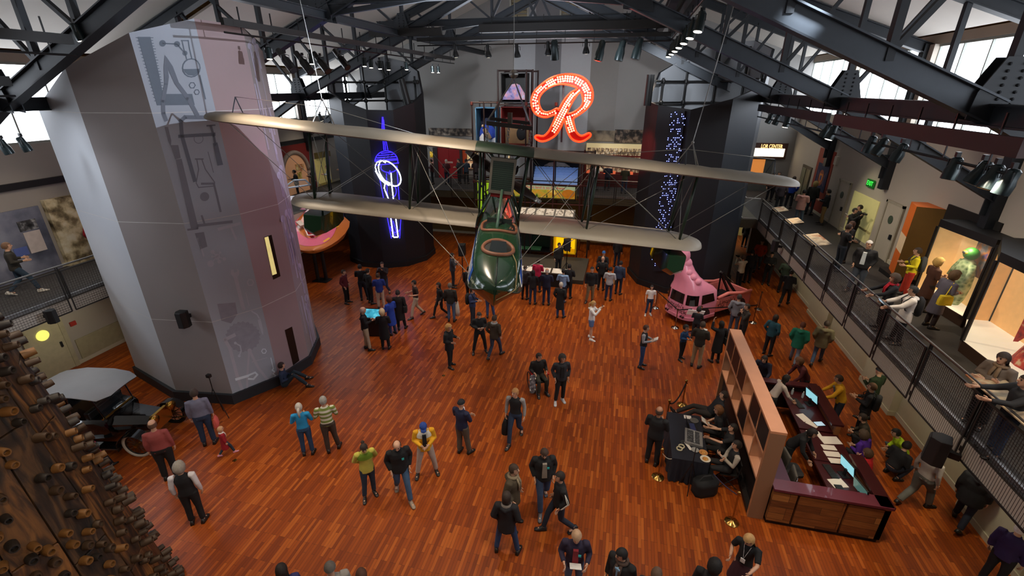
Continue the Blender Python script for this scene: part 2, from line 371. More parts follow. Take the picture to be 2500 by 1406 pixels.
# projected silhouettes on the face C-D, the projection put into flat colours
fP = gP[2]; fn = V(((gP[3]-gP[2]).y, -(gP[3]-gP[2]).x, 0)).normalized()
dk = [mat('#6b7480', .8, var=.05), mat('#727884', .8, var=.05), mat('#80828c', .8, var=.05)]
lt = [mat('#b3b3bd', .8, var=.05), mat('#b9bfc9', .8, var=.05), mat('#dbe6ee', .8, var=.05)]
def I1(off=.006): return Ink(fP, fn, off, 2.705, 300, 40)
def I2(off=.006): return Ink(fP, fn, off, 2.93, 380, 520)
def sil(ink, m, lab):
    o = ink.build('tool_silhouette', m, tw); o['label'] = lab; return o
k = I1(); k.fill([(97, 135), (182, 135), (240, 385), (265, 512), (225, 588)]); k.fill([(265, 512), (458, 512), (475, 585), (225, 588)])
for j in range(20):
    t = j/20; k.line([(182+80*t, 140+370*t), (194+82*t+(6 if j % 4 == 0 else 0), 141+370*t)], 5); k.line([(97+128*t, 140+440*t), (86+128*t, 140+440*t)], 5)
sil(k, dk[0], 'dark L-shaped ruler silhouette')
k = I1(); k.disc((262, 178), 22).disc((358, 183), 20).disc((410, 243), 17).line([(262, 178), (358, 183), (410, 243)], 9); sil(k, dk[0], 'dark molecule silhouette')
k = I1(); k.line([(385, 160), (432, 160), (440, 215), (456, 280)], 8).line([(392, 165), (404, 220), (422, 285)], 7).ring((452, 340), 58, 8, 60).fill([(400, 348), (506, 346), (500, 372), (470, 392), (430, 388), (408, 368)]).line([(508, 390), (545, 545)], 9); sil(k, dk[0], 'dark round flask silhouette')
k = I1(); k.ring((458, 455), 20, 6, n=6).ring((488, 500), 17, 6, n=6); sil(k, dk[0], 'pair of hexagon nut silhouettes')
k = I1(.009); k.fill([(276, 255), (290, 270), (330, 330), (368, 432), (340, 440), (308, 372), (298, 340), (304, 400), (298, 450), (274, 450), (270, 340)]); k.line([(285, 450), (265, 560), (268, 640), (285, 685)], 26).line([(355, 440), (430, 540), (490, 650)], 28); sil(k, dk[1], 'dark pliers silhouette')
k = I1(); k.line([(610, 668), (410, 665), (382, 690), (390, 790), (475, 1085)], 26).line([(372, 792), (605, 778)], 22).line([(580, 722), (600, 790), (612, 850)], 16).fill([(594, 838), (624, 832), (662, 980), (624, 986)]).line([(555, 722), (608, 718)], 10); sil(k, dk[1], 'dark clamp silhouette')
k = I1(); k.line([(478, 942), (530, 942)], 9).line([(488, 945), (500, 1010), (484, 1100), (500, 1130), (604, 1120), (606, 1095), (545, 1010), (522, 945)], 7).line([(520, 1105), (600, 1104), (622, 1190), (645, 1288)], 14); sil(k, dk[2], 'conical flask silhouette with a bent tube')
k = I1(); k.fill([(275, 730), (298, 730), (320, 820), (318, 850), (366, 850), (382, 935), (345, 945), (320, 870), (300, 825)]).fill([(348, 945), (388, 940), (500, 1400), (452, 1410)]); sil(k, dk[2], 'long dark file silhouette')
k = I1(); k.line([(562, 895), (580, 960), (598, 1030)], 5).ring((500, 808), 30, 4); k.disc((540, 1190), 30); sil(k, dk[2], 'thin rod silhouette')
k = I2(); k.line([(300, 90), (545, 62)], 20).line([(330, 20), (350, 80)], 14).fill([(280, 145), (345, 135), (370, 240), (320, 260)]).line([(230, 120), (300, 110)], 14); sil(k, dk[2], 'dark drill silhouette')
k = I2(); k.line([(450, 115), (600, 76)], 20).line([(538, 100), (575, 186)], 14); sil(k, lt[0], 'pale hammer silhouette')
k = I2(); k.line([(300, 180), (345, 308)], 10); sil(k, lt[0], 'pale chisel silhouette')
k = I2()
for c, r in (((407, 277), 15), ((492, 328), 13), ((455, 347), 14), ((393, 362), 24), ((462, 283), 8), ((403, 312), 7)): k.disc(c, r).line([c, (440, 312)], 7)
k.disc((440, 312), 21); sil(k, lt[0], 'pale molecule silhouette')
k = I2(); k.fill([(537, 435), (540, 407), (556, 400), (560, 425), (583, 420), (584, 398), (598, 412), (598, 440), (580, 462), (558, 460)]).fill([(556, 455), (584, 450), (640, 680), (616, 690)]).ring((628, 682), 10, 7); sil(k, lt[0], 'pale spanner silhouette')
k = I2(); k.ring((678, 497), 23, 9, n=6).line([(645, 570), (668, 662)], 6); sil(k, lt[0], 'pale hexagon nut silhouette')
k = I2(); k.line([(688, 703), (725, 725), (740, 752)], 9).fill([(730, 765), (750, 755), (768, 830), (770, 872), (760, 862), (738, 800)]); sil(k, lt[1], 'pale soldering iron silhouette')
k = I2(.004); k.fill([((625+(128 if j % 2 else 116)*math.cos(2*PI*j/44)), 885+(112 if j % 2 else 102)*math.sin(2*PI*j/44)) for j in range(44)]); sil(k, mat('#989aa6', .8), 'faint round saw blade silhouette')
k = I2(.004); k.fill([(440, 650), (570, 640), (585, 720), (540, 790), (470, 770)]); sil(k, mat('#8f8e99', .8), 'faint trowel silhouette')
k = I2(.008); k.line([(565, 872), (495, 905), (530, 965), (590, 1190), (622, 1270), (605, 1300)], 24); sil(k, lt[0], 'pale hacksaw handle silhouette')
k = I2(.008); k.line([(570, 930), (605, 950), (612, 985), (598, 1022)], 9).disc((570, 930), 10).disc((598, 1022), 10); sil(k, lt[1], 'small curved wrench silhouette')
k = I2(.008); k.line([(668, 1000), (655, 1170), (655, 1268)], 15).line([(680, 1000), (735, 1110), (805, 1196)], 18).line([(690, 1065), (797, 1034)], 7).disc((672, 985), 16); sil(k, lt[0], 'pale compass dividers silhouette')
k = I2(.008); k.ring((775, 988), 17, 6, n=6); sil(k, lt[2], 'bright hexagon nut silhouette')
k = I2(.008); k.line([(824, 1036), (842, 1112)], 6).line([(842, 1112), (834, 1124), (852, 1136), (840, 1150), (858, 1162), (848, 1178), (866, 1190), (862, 1206)], 8); sil(k, lt[2], 'bright drill bit silhouette')
k = I2(.011); k.line([(575, 1190), (660, 1165)], 18).line([(660, 1163), (712, 1140), (728, 1156), (700, 1188), (664, 1186)], 13); sil(k, lt[2], 'bright hand saw silhouette')
# line drawing on the narrow face E-F
eP = gP[4]; en = V(((gP[5]-gP[4]).y, -(gP[5]-gP[4]).x, 0)).normalized()
rr = random.Random(3); k = Ink(eP, en, .006)
for j in range(46):
    t = rr.random(); y0 = 90+t*740; f = (y0-63)/817; xl = 587+170*f; wd = 36-10*f
    x = xl+rr.uniform(.15, .85)*wd; L = rr.uniform(25, 110)
    if y0+L > 860: continue
    k.line([(x, y0), (x+.215*L, y0+L)], rr.choice((1.2, 2, 3)))
    if rr.random() < .3: k.disc((x, y0), 5, 9)
o = k.build('line_drawing', mat('#a9a3b3', .8), tw)
# window slots on face D-E
dP = gP[3]; dn = V(((gP[4]-gP[3]).y, -(gP[4]-gP[3]).x, 0)).normalized()
lamp_lit = mat('#c9b876', .6, emit=.9, var=.6, scale=5)
k = Ink(dP, dn, .006); k.fill([(644, 579), (663, 573), (685, 674), (667, 683)]); o = k.build('window_slot', mat('#0a0908', .3), tw)
k = Ink(dP, dn, .012); k.fill([(645.5, 580), (655, 577), (676, 668), (665, 672)]); q = k.build('lit_interior', lamp_lit, tw)
k = Ink(dP, dn, .006); k.fill([(695, 806), (713, 797), (731, 880), (716, 892)]); k.build('window_slot', mat('#120a05', .3), tw)
# ---------------------------------------------------------------- two dark open-topped towers
def interp(tab, x):
    if x <= tab[0][0]: return tab[0][1]
    for (a, b), (c, d) in zip(tab, tab[1:]):
        if x <= c: return b+(d-b)*(x-a)/(c-a)
    return tab[-1][1]
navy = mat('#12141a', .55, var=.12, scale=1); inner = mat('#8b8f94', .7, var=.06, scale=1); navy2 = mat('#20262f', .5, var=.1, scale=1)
def dark_tower(cx, cy, r, n, a0, front, rear, label, skip):
    t = thing('exhibit_tower', label, 'tower'); c = V((cx, cy, 0)); vs = []
    for k in range(n):
        a = a0+2*PI*k/n; p = V((cx+r*math.cos(a), cy+r*math.sin(a), 0))
        isf = (p-_C).to_2d().length < (c-_C).to_2d().length+.25*r*0
        tab = front if isf else rear; z = 9.
        for _ in range(12): z = zfit(p, interp(tab, proj((p.x, p.y, z))[0]))
        vs.append((p, z, isf))
    u = V((0, 0, 1))
    for k in range(n):
        (a, za, fa), (b, zb, fb) = vs[k], vs[(k+1) % n]; ia, ib = a+(c-a)*.045, b+(c-b)*.045
        rear_f = not (fa and fb)
        def pan(z0, z1a, z1b, name, m):
            w = MB(); w.k = 0
            w.add([a+u*z0, b+u*z0, b+u*z1b, a+u*z1a, ia+u*z0, ib+u*z0, ib+u*z1b, ia+u*z1a], [(0, 1, 2, 3), (3, 2, 6, 7), (0, 4, 5, 1), (0, 3, 7, 4), (1, 5, 6, 2)]); w.k = 1
            w.add([ia+u*z0, ib+u*z0, ib+u*z1b, ia+u*z1a], [(3, 2, 1, 0)]); w.build(name, [m, inner], t)
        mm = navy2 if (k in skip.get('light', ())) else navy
        if k in skip.get('open', ()):
            pan(.3, 7.2, 7.2, 'wall_panel', mm); pan(skip.get('top', 9.6), za, zb, 'upper_panel', mm)
        elif k in skip.get('none', ()):
            pan(.3, 7.2, 7.2, 'wall_panel', mm)
        else: pan(.3, za, zb, 'wall_panel', mm)
        w = MB(); ka, kb = a+(a-c)*.03, b+(b-c)*.03
        w.add([ka, kb, kb+u*.3, ka+u*.3, ia, ib, ib+u*.3, ia+u*.3], [(0, 1, 2, 3), (3, 2, 6, 7), (4, 5, 1, 0), (0, 3, 7, 4), (1, 5, 6, 2), (7, 6, 5, 4)]); w.build('kick_plate', mat('#0b0c0e', .6), t)
    # pipe frame standing inside the open top
    for k in range(n):
        p, z, isf = vs[k]; q = p+(c-p)*.12; top = z-.25 if not isf else z-.3
        MB().tube([q+u*6.5, q+u*top], .06, 8).build('frame_post', black, t)
        if not isf or not vs[(k+1) % n][2]:
            p2, z2, f2 = vs[(k+1) % n]; q2 = p2+(c-p2)*.12
            for zz in (8.9, 9.9):
                if zz < max(z, z2): MB().tube([q+u*zz, q2+u*zz], .05, 8).build('frame_rail', black, t)
            for zz in (8.9, 9.9): MB().lathe([(.09, zz-.1), (.11, zz-.05), (.11, zz+.05), (.09, zz+.1)], 10, q).build('frame_clamp', black, t)
    return t, vs, c
tL, vL, cL = dark_tower(-13.72, 25.3, 2.58, 12, R(15), [(809, 220), (840, 253), (904, 271), (961, 269), (1017, 248), (1036, 224)], [(809, 178), (842, 154), (891, 141), (953, 137), (998, 154), (1033, 182)], 'dark open-topped tower carrying blue and white neon tubes', {'open': (3,), 'none': (4,), 'light': (5, 6, 7), 'top': 9.75})
tR, vR, cR = dark_tower(3.38, 25.4, 2.66, 10, R(0), [(1586, 246), (1623, 266), (1700, 268), (1780, 246), (1864, 209)], [(1589, 192), (1623, 166), (1683, 134), (1760, 105), (1845, 98), (1888, 120)], 'dark open-topped tower with a strip of blue light dots', {'light': (8, 9)})
# hanging black cylinders at the tower tops
for (x0, y0, x1, y1, Y, lab) in ((980, 195, 997, 258, 24.6, 'slim black tube speaker leaning inside the left dark tower top'), (1589, 184, 1580, 258, 24.2, 'slim black tube speaker upright beside the right dark tower top')):
    a, b = atY(x0, y0, Y), atY(x1, y1, Y); t = thing('tube_speaker', lab, 'speaker'); MB().tube([a, b], .17, 14).build('housing', black, t, smooth=2)
    MB().tube([a+(a-b).normalized()*.03, a], .18, 14).build('end_cap', mat('#1a1b1d', .4), t, smooth=2)
# neon needle and lasso on the left tower
nP = atz(950, 640); nP = V((nP.x, cL.y-2.75, 0)); nn = (V((_C.x, _C.y, 0))-V((nP.x, nP.y, 0))).normalized(); nP = V((cL.x, cL.y, 0))+nn*2.72
neon_b = emis('#2a1cff', 4); neon_w = emis('#dfe6ff', 5)
sg = thing('neon_sign', 'blue neon observation tower outline with a white neon loop on the left dark tower', 'neon sign')
def neon(pts, r, m, name, sc=4.1357, ox=660, oy=300, P=nP, n=nn, par=sg, off=0., smooth=True):
    q = [onplane(ox+x/sc, oy+y/sc, P, n, off) for x, y in pts]
    o = MB().tube(q, r, 6).build(name, m, par, smooth=True); return o
def ell(cx, cy, rx, ry, a0, a1, n=18, rot=0.):
    o = []
    for i in range(n+1):
        a = R(a0+(a1-a0)*i/n); x, y = rx*math.cos(a), ry*math.sin(a); o.append((cx+x*math.cos(rot)-y*math.sin(rot), cy+x*math.sin(rot)+y*math.cos(rot)))
    return o
nb = lambda pts: neon(pts, .022, neon_b, 'blue_tube')
nw_ = lambda pts: neon(pts, .034, neon_w, 'white_tube', off=.06)
nb([(1130, -60), (1128, 60), (1147, 275)]); nb([(1137, -60), (1142, 60), (1164, 278)]); nb([(1144, -30), (1156, 120), (1187, 275)]); nb([(1135, -45), (1133, -10), (1140, -10), (1138, -45)])
nb(ell(1172, 390, 116, 108, 180, 360)); nb([(1056, 390), (1288, 372)])
for yy, dx in ((300, 55), (322, 85), (345, 100), (367, 110)): nb([(1172-dx, yy+8), (1172+dx, yy-6)])
nb([(1060, 428), (1290, 405)]); nb(ell(1198, 450, 82, 50, 200, -20)); nb([(1280, 395), (1297, 400), (1290, 412)]); nb([(1188, 500), (1200, 520), (1208, 480), (1215, 500)])
nb([(1108, 580), (1160, 850), (1222, 1165)]); nb([(1280, 480), (1300, 760), (1318, 960), (1306, 1165)]); nb([(1172, 510), (1180, 700), (1240, 1080), (1262, 1140)]); nb(ell(1230, 690, 42, 62, -90, 90)); nb(ell(1262, 1060, 50, 45, 200, 20)); nb([(1240, 990), (1282, 1140)])
nw_(ell(1205, 510, 85, 148, 200, 560, 30, R(-38))); nw_([(1165, 402), (1120, 378), (1075, 400), (1058, 440), (1075, 500), (1130, 570), (1210, 610)]); nw_([(1062, 485), (1110, 570), (1160, 610)])
nw_([(1218, 505), (1228, 640), (1244, 780), (1290, 1150)]); nw_([(1160, 605), (1150, 660), (1190, 760), (1240, 1140)]); nw_([(1160, 605), (1200, 632)]); nw_([(1232, 1140), (1250, 1155), (1292, 1152)])
# blue dots on the right tower
lP = V((cR.x, cR.y, 0)); ln = (V((_C.x, _C.y, 0))-lP).normalized(); ln = V((ln.x*math.cos(R(-22))-ln.y*math.sin(R(-22)), ln.x*math.sin(R(-22))+ln.y*math.cos(R(-22)), 0)); lP = lP+ln*2.72
dsp = thing('dot_display', 'tall vertical strip of blue light dots on the right dark tower', 'light display')
rr = random.Random(11); dots = []
pat = ['01100110', '11010110', '10001011', '00100001', '01011010', '11101101', '10110101', '00010011']
for j in range(74):
    y = 274+j*5.2; xc = 1657-(y-274)*.131
    for c in range(9):
        on = pat[j % 8][(c+j//16) % 8] == '1' if c < 8 else j % 3 == 0
        if rr.random() < .12: on = not on
        if on and rr.random() < .72: dots.append(onplane(xc+(c-4)*4.4, y+rr.uniform(-.6, .6), lP, ln, .03))
dm = emis('#7f8cff', 5); d0 = None; rest = MB()
for i, p in enumerate(dots):
    if i >= 100: rest.ball(p, .02, 6, 4)
    elif d0 is None: d0 = MB().ball((0, 0, 0), .02, 6, 4).build('light_dot', dm, dsp); d0.location = p
    else: b = d0.copy(); COL.objects.link(b); b.location = p
rest.build('light_dots', dm, dsp)['kind'] = 'stuff'
pb = [onplane(xx, yy, lP, ln, .0) for xx, yy in ((1637, 270), (1672, 270), (1628, 662), (1594, 662))]; w = MB(); w.add(pb+[p-ln*.03 for p in pb], [(0, 1, 2, 3), (7, 6, 5, 4), (0, 4, 5, 1), (1, 5, 6, 2), (2, 6, 7, 3), (3, 7, 4, 0)]); w.build('backing_panel', mat('#070914', .6), dsp)
# ---------------------------------------------------------------- big red R
rs = thing('letter_sign', 'big red neon cursive letter R studded with round white bulbs', 'sign')
RY = 26.2
def rp(q, off=0.): 
    v = atY(1030+q[0]/4.686, 160+q[1]/4.686, RY); v.y += off; return v
outer = [(1297, 825), (1318, 797), (1390, 806), (1442, 765), (1482, 700), (1532, 565), (1440, 588), (1370, 584), (1300, 548), (1262, 475), (1255, 390), (1288, 300), (1372, 215), (1480, 142), (1600, 106), (1720, 101), (1835, 132), (1920, 210), (1956, 310), (1945, 410), (1890, 490), (1800, 560), (1735, 605), (1742, 680), (1765, 755), (1805, 795), (1845, 800), (1914, 770), (1930, 803), (1860, 856), (1790, 870), (1720, 840), (1678, 775), (1650, 690), (1632, 605), (1598, 690), (1540, 785), (1480, 832), (1410, 862), (1350, 862)]
c1 = [(1550, 487), (1480, 522), (1420, 532), (1372, 508), (1342, 440), (1346, 370), (1392, 300), (1480, 240), (1580, 212), (1690, 224), (1780, 262), (1705, 310), (1640, 380), (1592, 460), (1562, 508)]
c2 = [(1815, 300), (1842, 370), (1842, 435), (1800, 492), (1730, 536), (1665, 545), (1700, 460), (1752, 370)]
def smooth_loop(L, n=3):
    o = []; N = len(L)
    for i in range(N):
        p0, p1, p2, p3 = L[i-1], L[i], L[(i+1) % N], L[(i+2) % N]
        for j in range(n):
            t = j/n; o.append(tuple(.5*((2*p1[k])+(-p0[k]+p2[k])*t+(2*p0[k]-5*p1[k]+4*p2[k]-p3[k])*t*t+(-p0[k]+3*p1[k]-3*p2[k]+p3[k])*t**3) for k in (0, 1)))
    return o
loops = [smooth_loop(x) for x in (outer, c1, c2)]
bm = bmesh.new(); es = []
for L in loops:
    v = [bm.verts.new(rp(q)) for q in L]; es += [bm.edges.new((v[i], v[(i+1) % len(v)])) for i in range(len(v))]
bmesh.ops.triangle_fill(bm, edges=es, use_beauty=True)
r_ = bmesh.ops.extrude_face_region(bm, geom=list(bm.faces)); bmesh.ops.translate(bm, verts=[g for g in r_['geom'] if isinstance(g, bmesh.types.BMVert)], vec=(0, .28, 0))
bmesh.ops.recalc_face_normals(bm, faces=bm.faces)
me = bpy.data.meshes.new('letter_face'); bm.to_mesh(me); bm.free(); me.materials.append(mat('#a3140a', .5, emit=.22, var=.1)); o = bpy.data.objects.new('letter_face', me); COL.objects.link(o); o.parent = rs
red_n = emis('#ff3514', 3.2)
for L in loops:
    q = [rp(x, -.06) for x in L]; q.append(q[0]); MB().tube(q, .05, 6).build('neon_tube', red_n, rs, smooth=True)
def inside(p, L):
    c = False
    for i in range(len(L)):
        (x1, y1), (x2, y2) = L[i-1], L[i]
        if (y1 > p[1]) != (y2 > p[1]) and p[0] < (x2-x1)*(p[1]-y1)/(y2-y1)+x1: c = not c
    return c
def near(p): return min(math.hypot(p[0]-q[0], p[1]-q[1]) for L in loops for q in L)
bulbs = []
strokes = [([(1520, 520), (1440, 558), (1370, 546), (1310, 490), (1298, 400), (1330, 315), (1420, 225), (1530, 165), (1640, 148), (1750, 160), (1850, 220), (1900, 310), (1895, 400), (1850, 480), (1770, 550), (1700, 580)], 3), ([(1800, 285), (1730, 350), (1660, 450), (1600, 560), (1540, 680), (1480, 770)], 3), ([(1665, 590), (1690, 680), (1725, 775)], 3)]
for path, rows in strokes:
    seg = []
    for a, b in zip(path, path[1:]):
        L = math.hypot(b[0]-a[0], b[1]-a[1]); n = max(1, round(L/26))
        for i in range(n): seg.append((a[0]+(b[0]-a[0])*i/n, a[1]+(b[1]-a[1])*i/n, (b[0]-a[0])/L, (b[1]-a[1])/L))
    for x, y, dx, dy in seg:
        for rw in (-27, 0, 27):
            p = (x-dy*rw, y+dx*rw)
            if inside(p, loops[0]) and not inside(p, loops[1]) and not inside(p, loops[2]) and near(p) > 15 and all(math.hypot(p[0]-q[0], p[1]-q[1]) > 18 for q in bulbs): bulbs.append(p)
bulb_m = emis('#ffc9a8', 1.3); w0 = MB().ball((0, 0, 0), (.052, .045, .052), 10, 6); first = None; rest = MB()
for i, p in enumerate(bulbs):
    c = rp(p, -.04)
    if i < 100:
        if first is None: first = w0.build('bulb', bulb_m, rs, smooth=True); first.location = c
        else: b = first.copy(); COL.objects.link(b); b.location = c
    else: rest.ball(c, (.052, .045, .052), 10, 6)
if len(bulbs) > 100: o = rest.build('bulb_rows', bulb_m, rs, smooth=True); o['kind'] = 'stuff'
MB().tube([rp((1590, 880), .2), rp((1615, 190), .2)], .05, 8).build('support_pole', steel_l, rs)
# ================================================================ flying boat
pl = thing('flying_boat', 'green and silver biplane flying boat hanging from cables, bow towards the camera', 'aircraft')
ex, ey, ez = V((.97327, .20317, -.1071)), V((-.20674, .97812, -.02323)), V((.10004, .04475, .99398))
M_ = MX((ex, ey, ez)).transposed().to_4x4(); M_.translation = V((-3.063, 12.152, 8.106))
pl.matrix_world = M_
GAP = 1.894
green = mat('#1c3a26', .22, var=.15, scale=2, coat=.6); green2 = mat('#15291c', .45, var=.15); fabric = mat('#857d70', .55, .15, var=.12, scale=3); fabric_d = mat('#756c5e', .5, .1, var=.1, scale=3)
brown = mat('#7a4c34', .5, var=.2); cream = mat('#cfc3a0', .6, var=.1); varn = mat('#6b3a14', .3, var=.3, coat=.4)
def P(name, mb, m, smooth=True, par=None): return mb.build(name, m, par or pl, smooth=smooth)
def wing(half, x0, z, chord, name, m, tip=.9, dihedral=0.):
    """one wing panel from x0 out to half (signed); aerofoil section, rounded tip"""
    s = 1 if half > 0 else -1; L = abs(half)-x0; rs = []; n = 26
    prof = [(0, 0), (.02, .045), (.08, .085), (.22, .11), (.4, .105), (.62, .075), (.82, .04), (1, .0), (.8, -.01), (.5, -.015), (.2, -.02), (.05, -.022)]
    for i in range(n+1):
        t = i/n; x = x0+L*(1-(1-t)**1.6) if t < 1 else x0+L
        d = max(0, (x-(x0+L-tip))/tip); f = math.sqrt(max(.0004, 1-d**2.2)); le = -chord*.42*f-(1-f)*0.0; 
        le = -chord*.42+chord*.40*(1-f); c = chord*(1-.9*(1-f))*1.0 if f > .1 else chord*.12
        te = chord*.58-chord*.30*(1-f)
        c = max(.05, te-le)
        rib = 1.0+.06*math.sin(x*2*PI/.42)
        rs.append([V((s*x, le+c*a, z+abs(x)*dihedral+b*c*.8*(rib if b > 0 else 1))) for a, b in prof])
    return P(name, MB().rings(rs), m, smooth=2)
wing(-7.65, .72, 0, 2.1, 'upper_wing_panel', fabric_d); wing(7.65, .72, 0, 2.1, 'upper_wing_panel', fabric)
def wing_c(name, m):
    prof = [(0, 0), (.02, .045), (.08, .085), (.22, .11), (.4, .105), (.62, .075), (.82, .04), (1, .0), (.8, -.01), (.5, -.015), (.2, -.02), (.05, -.022)]
    P(name, MB().rings([[V((x, -.88+1.9*a, b*1.7)) for a, b in prof] for x in (-.72, -.3, .3, .72)]), m, smooth=2)
wing_c('wing_centre_section', green2)
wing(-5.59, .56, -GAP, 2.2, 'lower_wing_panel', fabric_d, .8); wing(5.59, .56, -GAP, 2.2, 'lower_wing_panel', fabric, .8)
for s in (-1, 1):
    w = MB(); zt = -GAP+.132
    w.add([(s*.57, -.3, zt+.0), (s*1.02, -.3, zt), (s*1.02, .35, zt-.03), (s*.57, .35, zt-.03), (s*.57, -.3, zt+.012), (s*1.02, -.3, zt+.012), (s*1.02, .35, zt-.018), (s*.57, .35, zt-.018)], [(0, 1, 2, 3), (7, 6, 5, 4), (0, 4, 5, 1), (1, 5, 6, 2), (2, 6, 7, 3), (3, 7, 4, 0)])
    P('walkway_pad', w, mat('#3a322f', .8), False)
    # rib tapes
    w = MB()
    for k in range(12):
        x = .95+k*.42
        if x < 5.0: w.tube([(s*x, -.62, -GAP+.07), (s*x, -.4, -GAP+.145), (s*x, 0, -GAP+.15), (s*x, .5, -GAP+.09), (s*x, .85, -GAP+.02)], .007, 4)
    P('rib_tape', w, mat('#544d42', .7), False)
# hull: rings along y, section from keel over chine to deck
def hull_sec(y):
    t = (y+3.85)/9.6                    # 0 bow .. 1 stern
    half = .61*(1-max(0, (.12-t)/.12)**2.6)**.5 if t < .12 else .61*(1-((t-.12)/.88)**1.8*.88)
    half = max(.03, half)
    deck = -1.60-.66*max(0, (.24-t)/.24)**1.7 if t < .26 else -1.60-.05*(t-.26)
    keel = -2.93+.22*max(0, (.06-t)/.06)**1.5+(0 if t < .45 else (t-.45)*1.45)
    chine = keel+.30*(1-.5*t)+.06
    return half, deck, keel, chine
def hull_pt(y, a):
    """a: 0 keel .. 1 chine .. 2 deck shoulder .. 3 deck centre (right side)"""
    h, d, k, c = hull_sec(y); sh = d-.20
    if a <= 1: return V((h*1.0*a, y, k+(c-k)*a))
    if a <= 2: 
        q = a-1; return V((h*(1.0-.03*q-.1*q*q), y, c+(sh-c)*q))
    q = (a-2)*PI/2; return V((h*.87*math.cos(q), y, sh+(d-sh)*math.sin(q)))
ys = [-3.85+9.6*(i/44)**1.25 for i in range(45)]
av = [0, .5, .95, 1.05, 1.35, 1.7, 2.0, 2.2, 2.4, 2.6, 2.8, 3.0]
rs = []
for y in ys: rs.append([hull_pt(y, a) for a in av]+[V((-p.x, p.y, p.z)) for p in [hull_pt(y, a) for a in av[1:-1][::-1]]])
w = MB(); w.rings(rs); n = len(rs[0])
w.mi = [1 if (j % n) in (0, 1, 2, n-1, n-2, n-3) and j//n < len(rs)-1 else 0 for j in range(len(w.f))]
P('hull', w, [green, varn], smooth=2)
w = MB(); w.tube([hull_pt(y, 3)+V((0, 0, .012)) for y in (-3.83, -3.6, -3.3, -3.05)], .014, 6); P('bow_seam', w, mat('#0e1c13', .4))
for s in (-1, 1): P('chine_strip', MB().tube([V((s*hull_pt(y, 1).x, y, hull_pt(y, 1).z)) for y in ys[1:38]], .018, 6), mat('#27281a', .5))
# cockpits
def oval(cy, rx, ry, n=28, pw=2.0):
    o = []
    for i in range(n):
        a = 2*PI*i/n; x = rx*abs(math.cos(a))**(2/pw)*(1 if math.cos(a) > 0 else -1); y = cy+ry*abs(math.sin(a))**(2/pw)*(1 if math.sin(a) > 0 else -1)
        h, d, k, c = hull_sec(y); q = min(1, abs(x)/(h*.87)); z = (d-.20)+.20*math.sqrt(max(0, 1-q*q))
        o.append(V((x, y, z+.02)))
    return o
for cy, rx, ry, pw, nm in ((-2.72, .34, .27, 2., 'bow_cockpit'), (-1.55, .42, .42, 4., 'pilot_cockpit')):
    L = oval(cy, rx, ry, pw=pw); w = MB(); w.add(L, [tuple(range(len(L)))]); o = P(nm, w, mat('#050706', .6), False)
    rim = MB().tube(L+[L[0]], .045 if nm[0] == 'b' else .035, 8); P('coaming', rim, brown, par=o)
w = MB(); w.add([(-.2, -2.92, -1.86), (.2, -2.92, -1.86), (.16, -2.84, -1.62), (-.16, -2.84, -1.62), (-.2, -2.91, -1.86), (.2, -2.91, -1.86), (.16, -2.83, -1.62), (-.16, -2.83, -1.62)], [(0, 1, 2, 3), (7, 6, 5, 4), (0, 4, 5, 1), (1, 5, 6, 2), (2, 6, 7, 3), (3, 7, 4, 0)])
P('windscreen', w, mat('#3b4446', .15, alpha=.75), False)
P('seat_back', MB().box((0, -1.2, -1.62), (.62, .06, .2)), mat('#0d1a12', .6), False)
# lettering wrapped round the hull sides
def hull_text(t, y0, y1, a0, a1, side, m, name, par=None, off=.008, lab=None):
    vs, fs = text_poly(t, 1., .0); xs = [v.x for v in vs]; zs = [v.z for v in vs]; x0, x1, z0, z1 = min(xs), max(xs), min(zs), max(zs)
    w = MB(); out = []
    for v in vs:
        u = (v.x-x0)/(x1-x0); h = (v.z-z0)/(z1-z0)
        y = y0+(y1-y0)*(u if side > 0 else 1-u); a = a0+(a1-a0)*h; p = hull_pt(y, a)
        out.append(V((side*(p.x+off), p.y-off*.3, p.z+off*.4)))
    w.add(out, fs); o = w.build(name, m, par or pl, fix=False)
    if lab: o['label'] = lab
    return o
white = mat('#e8e4d6', .5, var=.05); blue = mat('#1c56b0', .4, var=.1)
for s in (-1, 1):
    w = MB(); ysb = [-3.25+2.55*i/14 for i in range(15)]; q = []
    for y in ysb:
        q.append([V((s*(hull_pt(y, a).x+.005), y, hull_pt(y, a).z+.002)) for a in (1.22, 1.5, 1.8, 2.05)])
    w.rings(q, cap=False, closed=False); o = P('mail_stripe', w, blue)
    hull_text('U.S. MAIL', -3.3, -.75, 1.15, 2.05, s, white, 'mail_lettering', par=o, off=.014)
    hull_text('N-ABNA' if s < 0 else 'H.T.B-1', -3.62, -3.3, 1.5, 1.75, s, mat('#b9bfa8', .6), 'registration_lettering')
P('bow_rope', MB().tube([hull_pt(-2.9, 2.6)+V((.02, 0, .03)), hull_pt(-3.1, 2.45)+V((.02, 0, .03)), hull_pt(-3.4, 2.3)+V((.03, 0, .03)), hull_pt(-3.6, 1.6)+V((.03, -.02, 0)), hull_pt(-3.75, 1.0)+V((.02, -.04, -.02)), hull_pt(-3.84, .4)+V((.0, -.03, 0))], .012, 6), mat('#8f7a52', .9))
for o in pl.children:
    if o.name.split('.')[0] in ('hull', 'bow_seam', 'bow_cockpit', 'pilot_cockpit', 'windscreen', 'seat_back', 'mail_stripe', 'registration_lettering', 'bow_rope', 'chine_strip'): o.rotation_euler = (0, 0, R(2.6))
